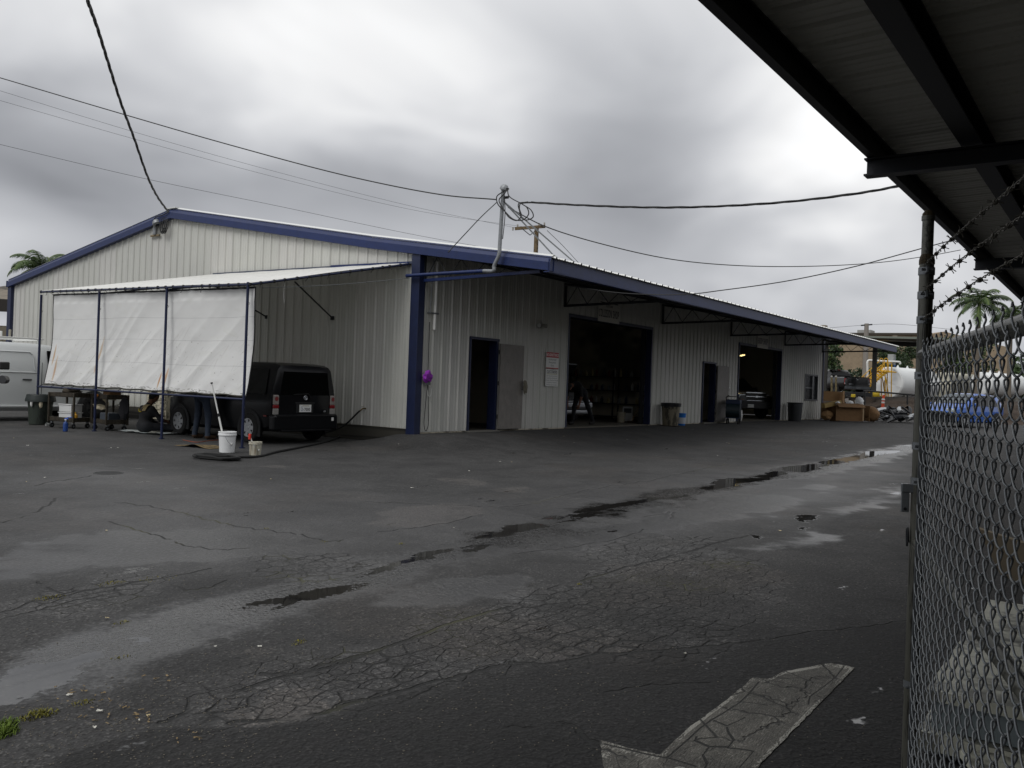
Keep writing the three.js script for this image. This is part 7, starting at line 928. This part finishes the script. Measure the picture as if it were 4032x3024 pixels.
{
  const TW = mat('#eceeed', 0.5, 0, { map: withTex(speckMap, 0.2) });
  const [t, c] = tankAt('big white cylindrical storage tank beside the yellow stairs', 1917, 827, 64, 1.19, 5.6, rad(52), TW); { const p = atDepth(1911, 831, 62.6); part(t, 'hazard_plate', rbox(0.5, 0.62, 0.03, p.x, p.y, p.z, 0.004).translate(0, 0, 0), mat('#7d807e', 0.6)); const b = atDepth(1926, 777, 63); part(t, 'grey_cabinet', rbox(0.7, 0.75, 0.4, b.x, b.y, b.z, 0.02), mat('#9a9d9c', 0.6)); const v = atDepth(1933, 780, 64); part(t, 'blue_valve', rod(V(v.x, v.y - 0.4, v.z), V(v.x, v.y + 0.3, v.z), 0.06, 0.06, 10), mat('#24508c', 0.5)); const P = (x, y) => atDepth(x, y, 62.5); part(t, 'white_pipe', tube([P(1874, 815), P(1874, 800), P(1874, 782), P(1876, 779), P(1890, 779.5), P(1917, 781), P(1940, 782), P(1944, 783), P(1944, 787)], 0.08, 80, 8), WHITEPL); }
  tankAt('grey white storage tank behind the chain-link mesh', 2030, 832, 74, 1.1, 6, rad(58), mat('#b9bbb6', 0.6, 0, { map: withTex(dirtMap, 0.2) })); const [t3] = tankAt('small white storage tank with yellow stripe far behind the mesh', 2118, 829, 70, 0.95, 5, rad(60), TW); { const p = atDepth(2114, 838, 68.5); part(t3, 'yellow_stripe', rbox(0.25, 1.0, 0.06, p.x, p.y, p.z, 0.01), mat('#b8981a', 0.6)); }
  const Y = mat('#c79a1c', 0.6), s = thing('yellow_stairs', 'yellow steel access stairs with handrails beside the white tank', 'stairs'), P = (x, y, d = 61) => atDepth(x, y, d);
  for (const d of [61.2, 60.2]) { const k = d === 61.2 ? 0 : 1, o = [k * 9, k * 9]; const S = (x, y) => P(x + o[0], y + o[1], d); part(s, 'stringer', bar(S(1862, 832), S(1908, 792), 0.06, 0.13), Y); const hr = part(s, 'handrail', tube([S(1858, 818), S(1882, 796), S(1899, 780), S(1902, 775), S(1905, 774), S(1907, 777), S(1907, 797)], 0.028, 60, 8), Y); part(s, 'mid_rail', rod(S(1862, 824), S(1905, 788), 0.03, 0.03, 6), Y); for (const [a, b] of [[1866, 812], [1880, 799], [1893, 787]]) part(s, 'baluster', rod(S(a, b), S(a + 2, b + 14), 0.03, 0.03, 6), Y); part(s, 'platform_leg', rod(S(1903, 797), S(1904, 860), 0.035, 0.035, 6), Y); part(s, 'platform_leg', rod(S(1917, 777), S(1916, 860), 0.035, 0.035, 6), Y); part(s, 'cross_brace', rod(S(1904, 806), S(1913, 858), 0.035, 0.035, 6), Y); part(s, 'top_rail', tube([S(1911, 797), S(1911, 776), S(1913, 774), S(1917, 775), S(1917, 797)], 0.028, 40, 6), Y); }
  for (let k = 0; k < 9; k++) { const u = k / 9, a = P(1863 + 45 * u, 834 - 40 * u, 61.2), b = P(1872 + 45 * u, 843 - 40 * u, 60.2); part(s, 'tread', bar(a, b, 0.24, 0.03), Y); }
  part(s, 'platform', bar(P(1906, 800, 61.2), P(1924, 804, 60.2), 0.9, 0.06), Y); part(s, 'base_rail', rod(P(1870, 853, 60), P(1912, 857, 60), 0.05, 0.05, 6), Y); part(s, 'base_rail', rod(P(1868, 857, 60), P(1880, 846, 60), 0.05, 0.05, 6), Y);
}
{ // cardboard and rubbish heap at the corner of the workshop
  const D0 = onG(1832, 911).sub(CAM).dot(FW), P = (x, y, d = 0) => atDepth(x, y, D0 + d), facing = Math.atan2(-FH.x, -FH.z) + 0.22, at = (g, x, y, d, tilt = 0) => { const p = P(x, y, d); return g.rotateZ(tilt).rotateY(facing).translate(p.x, p.y, p.z); }; const k = 1 / (FOCAL / D0);
  const bx = thing('cardboard_box', 'long open brown cardboard box holding plastic bags', 'cardboard box'); part(bx, 'front_side', at(rbox(66 * k, 33 * k, 0.02, 0, 0, 0, 0.004), 1835, 893, 0), CARD); part(bx, 'rear_side', at(rbox(66 * k, 33 * k, 0.02, 0, 0, 0, 0.004), 1838, 891, 0.7), CARDL); part(bx, 'end_side', at(rbox(0.02, 33 * k, 0.75, 0, 0, 0, 0.004), 1868, 893, 0.35), CARDL); part(bx, 'end_side', at(rbox(0.02, 33 * k, 0.7, 0, 0, 0, 0.004), 1803, 893, 0.35), CARD); part(bx, 'tape_strip', at(rbox(3 * k, 32 * k, 0.01, 0, 0, 0, 0.002), 1865, 893, -0.02), mat('#b49b78', 0.6)); part(bx, 'flap', at(rbox(64 * k, 0.02, 0.3, 0, 0, 0, 0.004).rotateX(0.6), 1838, 876, -0.1), CARD);
  single('flat_cardboard', at(rbox(50 * k, 21 * k, 0.02, 0, 0, 0, 0.004), 1801, 856, 0.8, -0.02), CARDL, 'tan cardboard panel standing upright behind the long box', 'cardboard'); single('flat_cardboard', at(rbox(13 * k, 26 * k, 0.02, 0, 0, 0, 0.004).rotateY(0.7), 1822, 858, 0.6), CARDL, 'narrow bent cardboard flap beside the upright panel', 'cardboard');
  single('foam_plank', at(rbox(42 * k, 9 * k, 0.3, 0, 0, 0, 0.01), 1796, 873, 0.3, 0.22), mat('#b49a63', 0.8), 'pale yellow plank lying across the cardboard heap', 'plank'); single('cardboard_bundle', at(crumple(26 * k, 20 * k, 0.5, 71, 0.2), 1786, 897, 0.2), CARDL, 'crumpled tan cardboard at the foot of the heap', 'cardboard'); single('cardboard_bundle', at(rbox(24 * k, 30 * k, 0.5, 0, 0, 0, 0.02), 1790, 885, 0.9), CARD, 'dark brown carton under the yellow plank', 'carton'); single('paper_roll', at(crumple(30 * k, 34 * k, 0.8, 73, 0.12), 1882, 895, 0.3), CARD, 'bulging brown paper bundle at the end of the long box', 'paper bundle');
  seed(141); const PL = phys('#eceeee', 0.4, { transmission: 0.08, side: THREE.DoubleSide }); single('plastic_bag', at(crumple(19 * k, 23 * k, 0.4, 75, 0.35), 1856, 868, 0.3), PL, 'tall white plastic bag on top of the long box', 'plastic bag'); single('plastic_bag', at(crumple(19 * k, 12 * k, 0.35, 77, 0.4), 1836, 872, 0.25), PL, 'flat white plastic bag beside the tall bag', 'plastic bag'); single('plastic_bag', at(crumple(12 * k, 8 * k, 0.25, 79, 0.4), 1810, 871, 0.1), PL, 'small white plastic bag near the yellow plank', 'plastic bag'); single('label_card', at(rbox(9 * k, 7 * k, 0.02, 0, 0, 0, 0.004), 1829, 864, 0.2, 0.2), mat('#cfc8bf', 0.7), 'small white labelled card among the bags', 'card');
  const dl = thing('delineator_post', 'orange delineator post with white bands by the scrap heap', 'traffic post'), a = P(1906, 889, 4), b = P(1909, 853, 4), L = (t) => a.clone().lerp(b, t); const OR = mat('#c2431c', 0.6); part(dl, 'post', rod(a, b, 0.085, 0.06, 14), OR); for (const t of [0.5, 0.68]) part(dl, 'reflective_band', rod(L(t), L(t + 0.1), 0.083, 0.08, 14), mat('#c9c9c6', 0.4)); part(dl, 'base', rod(a.clone().add(V(0, -0.04, 0)), a, 0.2, 0.16, 14), BLACK);
  // heap of broken car parts
  seed(151); const ms = [mat('#16171a', 0.45), mat('#202226', 0.4), mat('#b9bcbe', 0.3, 0.7), mat('#3a3c40', 0.5), mat('#8f9294', 0.4, 0.5)];
  for (let i = 0; i < 46; i++) { const x = rr(1896, 1972), y0 = 907 - rr(2, 22) * (0.5 + 0.5 * Math.sin((x - 1890) / 85 * 3.1)), p = P(x, y0, rr(0.5, 3.2)); const w = rr(0.2, 0.75), kind = i % 4; const g = kind === 0 ? crumple(w * 0.8, rr(0.12, 0.3), rr(0.2, 0.5), 200 + i, 0.5) : kind === 1 ? creased(grid(8, 3, (u, v) => [(u - 0.5) * w * 1.4, 0.12 * Math.sin(u * 3.1) + (v - 0.5) * 0.25, 0.1 * Math.sin(v * 3) + 0.16 * Math.sin(u * 3.14)]), 0.5) : kind === 2 ? rbox(w, 0.05, rr(0.05, 0.3), 0, 0, 0, 0.015) : rod(V(-w / 2, 0, 0), V(w / 2, 0.1, 0), 0.03, 0.05, 7);
    g.rotateX(rr(-0.7, 0.7)).rotateZ(rr(-0.5, 0.5)).rotateY(rr(0, 6.28)).translate(p.x, Math.max(p.y, upper(p.x, p.z) + 0.06, yardY(p.x, p.z) + 0.06), p.z); single('car_part', g, two(ms[i % 5 === 2 ? 2 : Math.floor(rr(0, 4.2)) % 4 === 2 ? 0 : Math.floor(rr(0, 2))]), ['crumpled black plastic car part in the scrap heap', 'bent bumper shell in the scrap heap', 'flat broken trim piece in the scrap heap', 'loose rod or pipe in the scrap heap'][kind], 'car part', ['crumpled plastic parts of the scrap heap', 'bumper shells of the scrap heap', 'broken trim pieces of the scrap heap', 'rods of the scrap heap'][kind]); }
  // low trailer and odds and ends before the truck
  const tr = thing('flat_trailer', 'low black flat trailer in front of the black pickup', 'trailer'); part(tr, 'deck', at(rbox(46 * k * 1.2, 10 * k, 1.4, 0, 0, 0, 0.02), 1846, 851, 8), mat('#121315', 0.7)); part(tr, 'rail', rod(P(1866, 844, 5), P(1985, 854, 5), 0.045, 0.045, 8), BLACK); for (const x of [1868, 1960]) part(tr, 'stake', rod(P(x, 844 + (x - 1866) * 0.08, 5), P(x, 874, 5), 0.04, 0.04, 6), BLACK);
  for (const x of [1778.5, 1788]) { const t = thing('bollard', 'slim rusty yellow bollard before the black pickup', 'bollard', [0, 0, 0], 0, 'rusty bollards by the heap'); part(t, 'pipe', rod(P(x + 18, 862, 6), P(x + 18, 815, 6), 0.05, 0.05, 10), mat('#7a7056', 0.8, 0, { map: withTex(dirtMap, 2) })); part(t, 'ball_cap', clean(new THREE.SphereGeometry(0.065, 10, 8)).translate(P(x + 18, 814, 6).x, P(x + 18, 814, 6).y, P(x + 18, 814, 6).z), mat('#8d8b85', 0.6)); }
  single('yellow_block', at(rbox(6 * k, 8 * k, 0.25, 0, 0, 0, 0.03), 1843, 855, 6.5), mat('#b9a11c', 0.6), 'small yellow wheel chock under the trailer', 'wheel chock'); single('yellow_drum', (() => { const p = P(1893, 848, 12); return lathe([[0.001, 0], [0.2, 0], [0.2, 0.35], [0.001, 0.35]], 20).translate(p.x, p.y - 0.25, p.z); })(), mat('#b3981d', 0.6), 'yellow drum beside the tank stairs', 'drum');
}
{ // neighbour at the left edge
  const t = thing('rusty_shed', 'grey shed with a rusty sloping metal roof beside the left corner', 'shed'), P = (x, y, d = 36) => atDepth(x, y, d), W = mat('#6d6a64', 0.85, 0, { map: withTex(dirtMap, 0.4) }), RF = two(mat('#77716b', 0.75, 0.1, { map: withTex(dirtMap, 0.3) }));
  const a = P(-160, 640), b = P(40, 648), up = V(0, 1.15, 0).addScaledVector(FH, 6); part(t, 'roof', uvBox(tris([[a.toArray(), b.toArray(), b.clone().add(up).toArray(), a.clone().add(up).toArray()]])), RF); part(t, 'eave_beam', bar(a.clone().add(V(0, -0.25, 0)), b.clone().add(V(0, -0.25, 0)), 0.3, 0.5), mat('#2d2925', 0.9)); const ga = P(-160, 700), gb = P(40, 708); part(t, 'wall', uvBox(bar(V(ga.x, (ga.y - 0.2) / 2, ga.z), V(gb.x, (gb.y - 0.2) / 2, gb.z), 0.2, ga.y + 0.3)), W);
}
renderer.render(scene, camera);
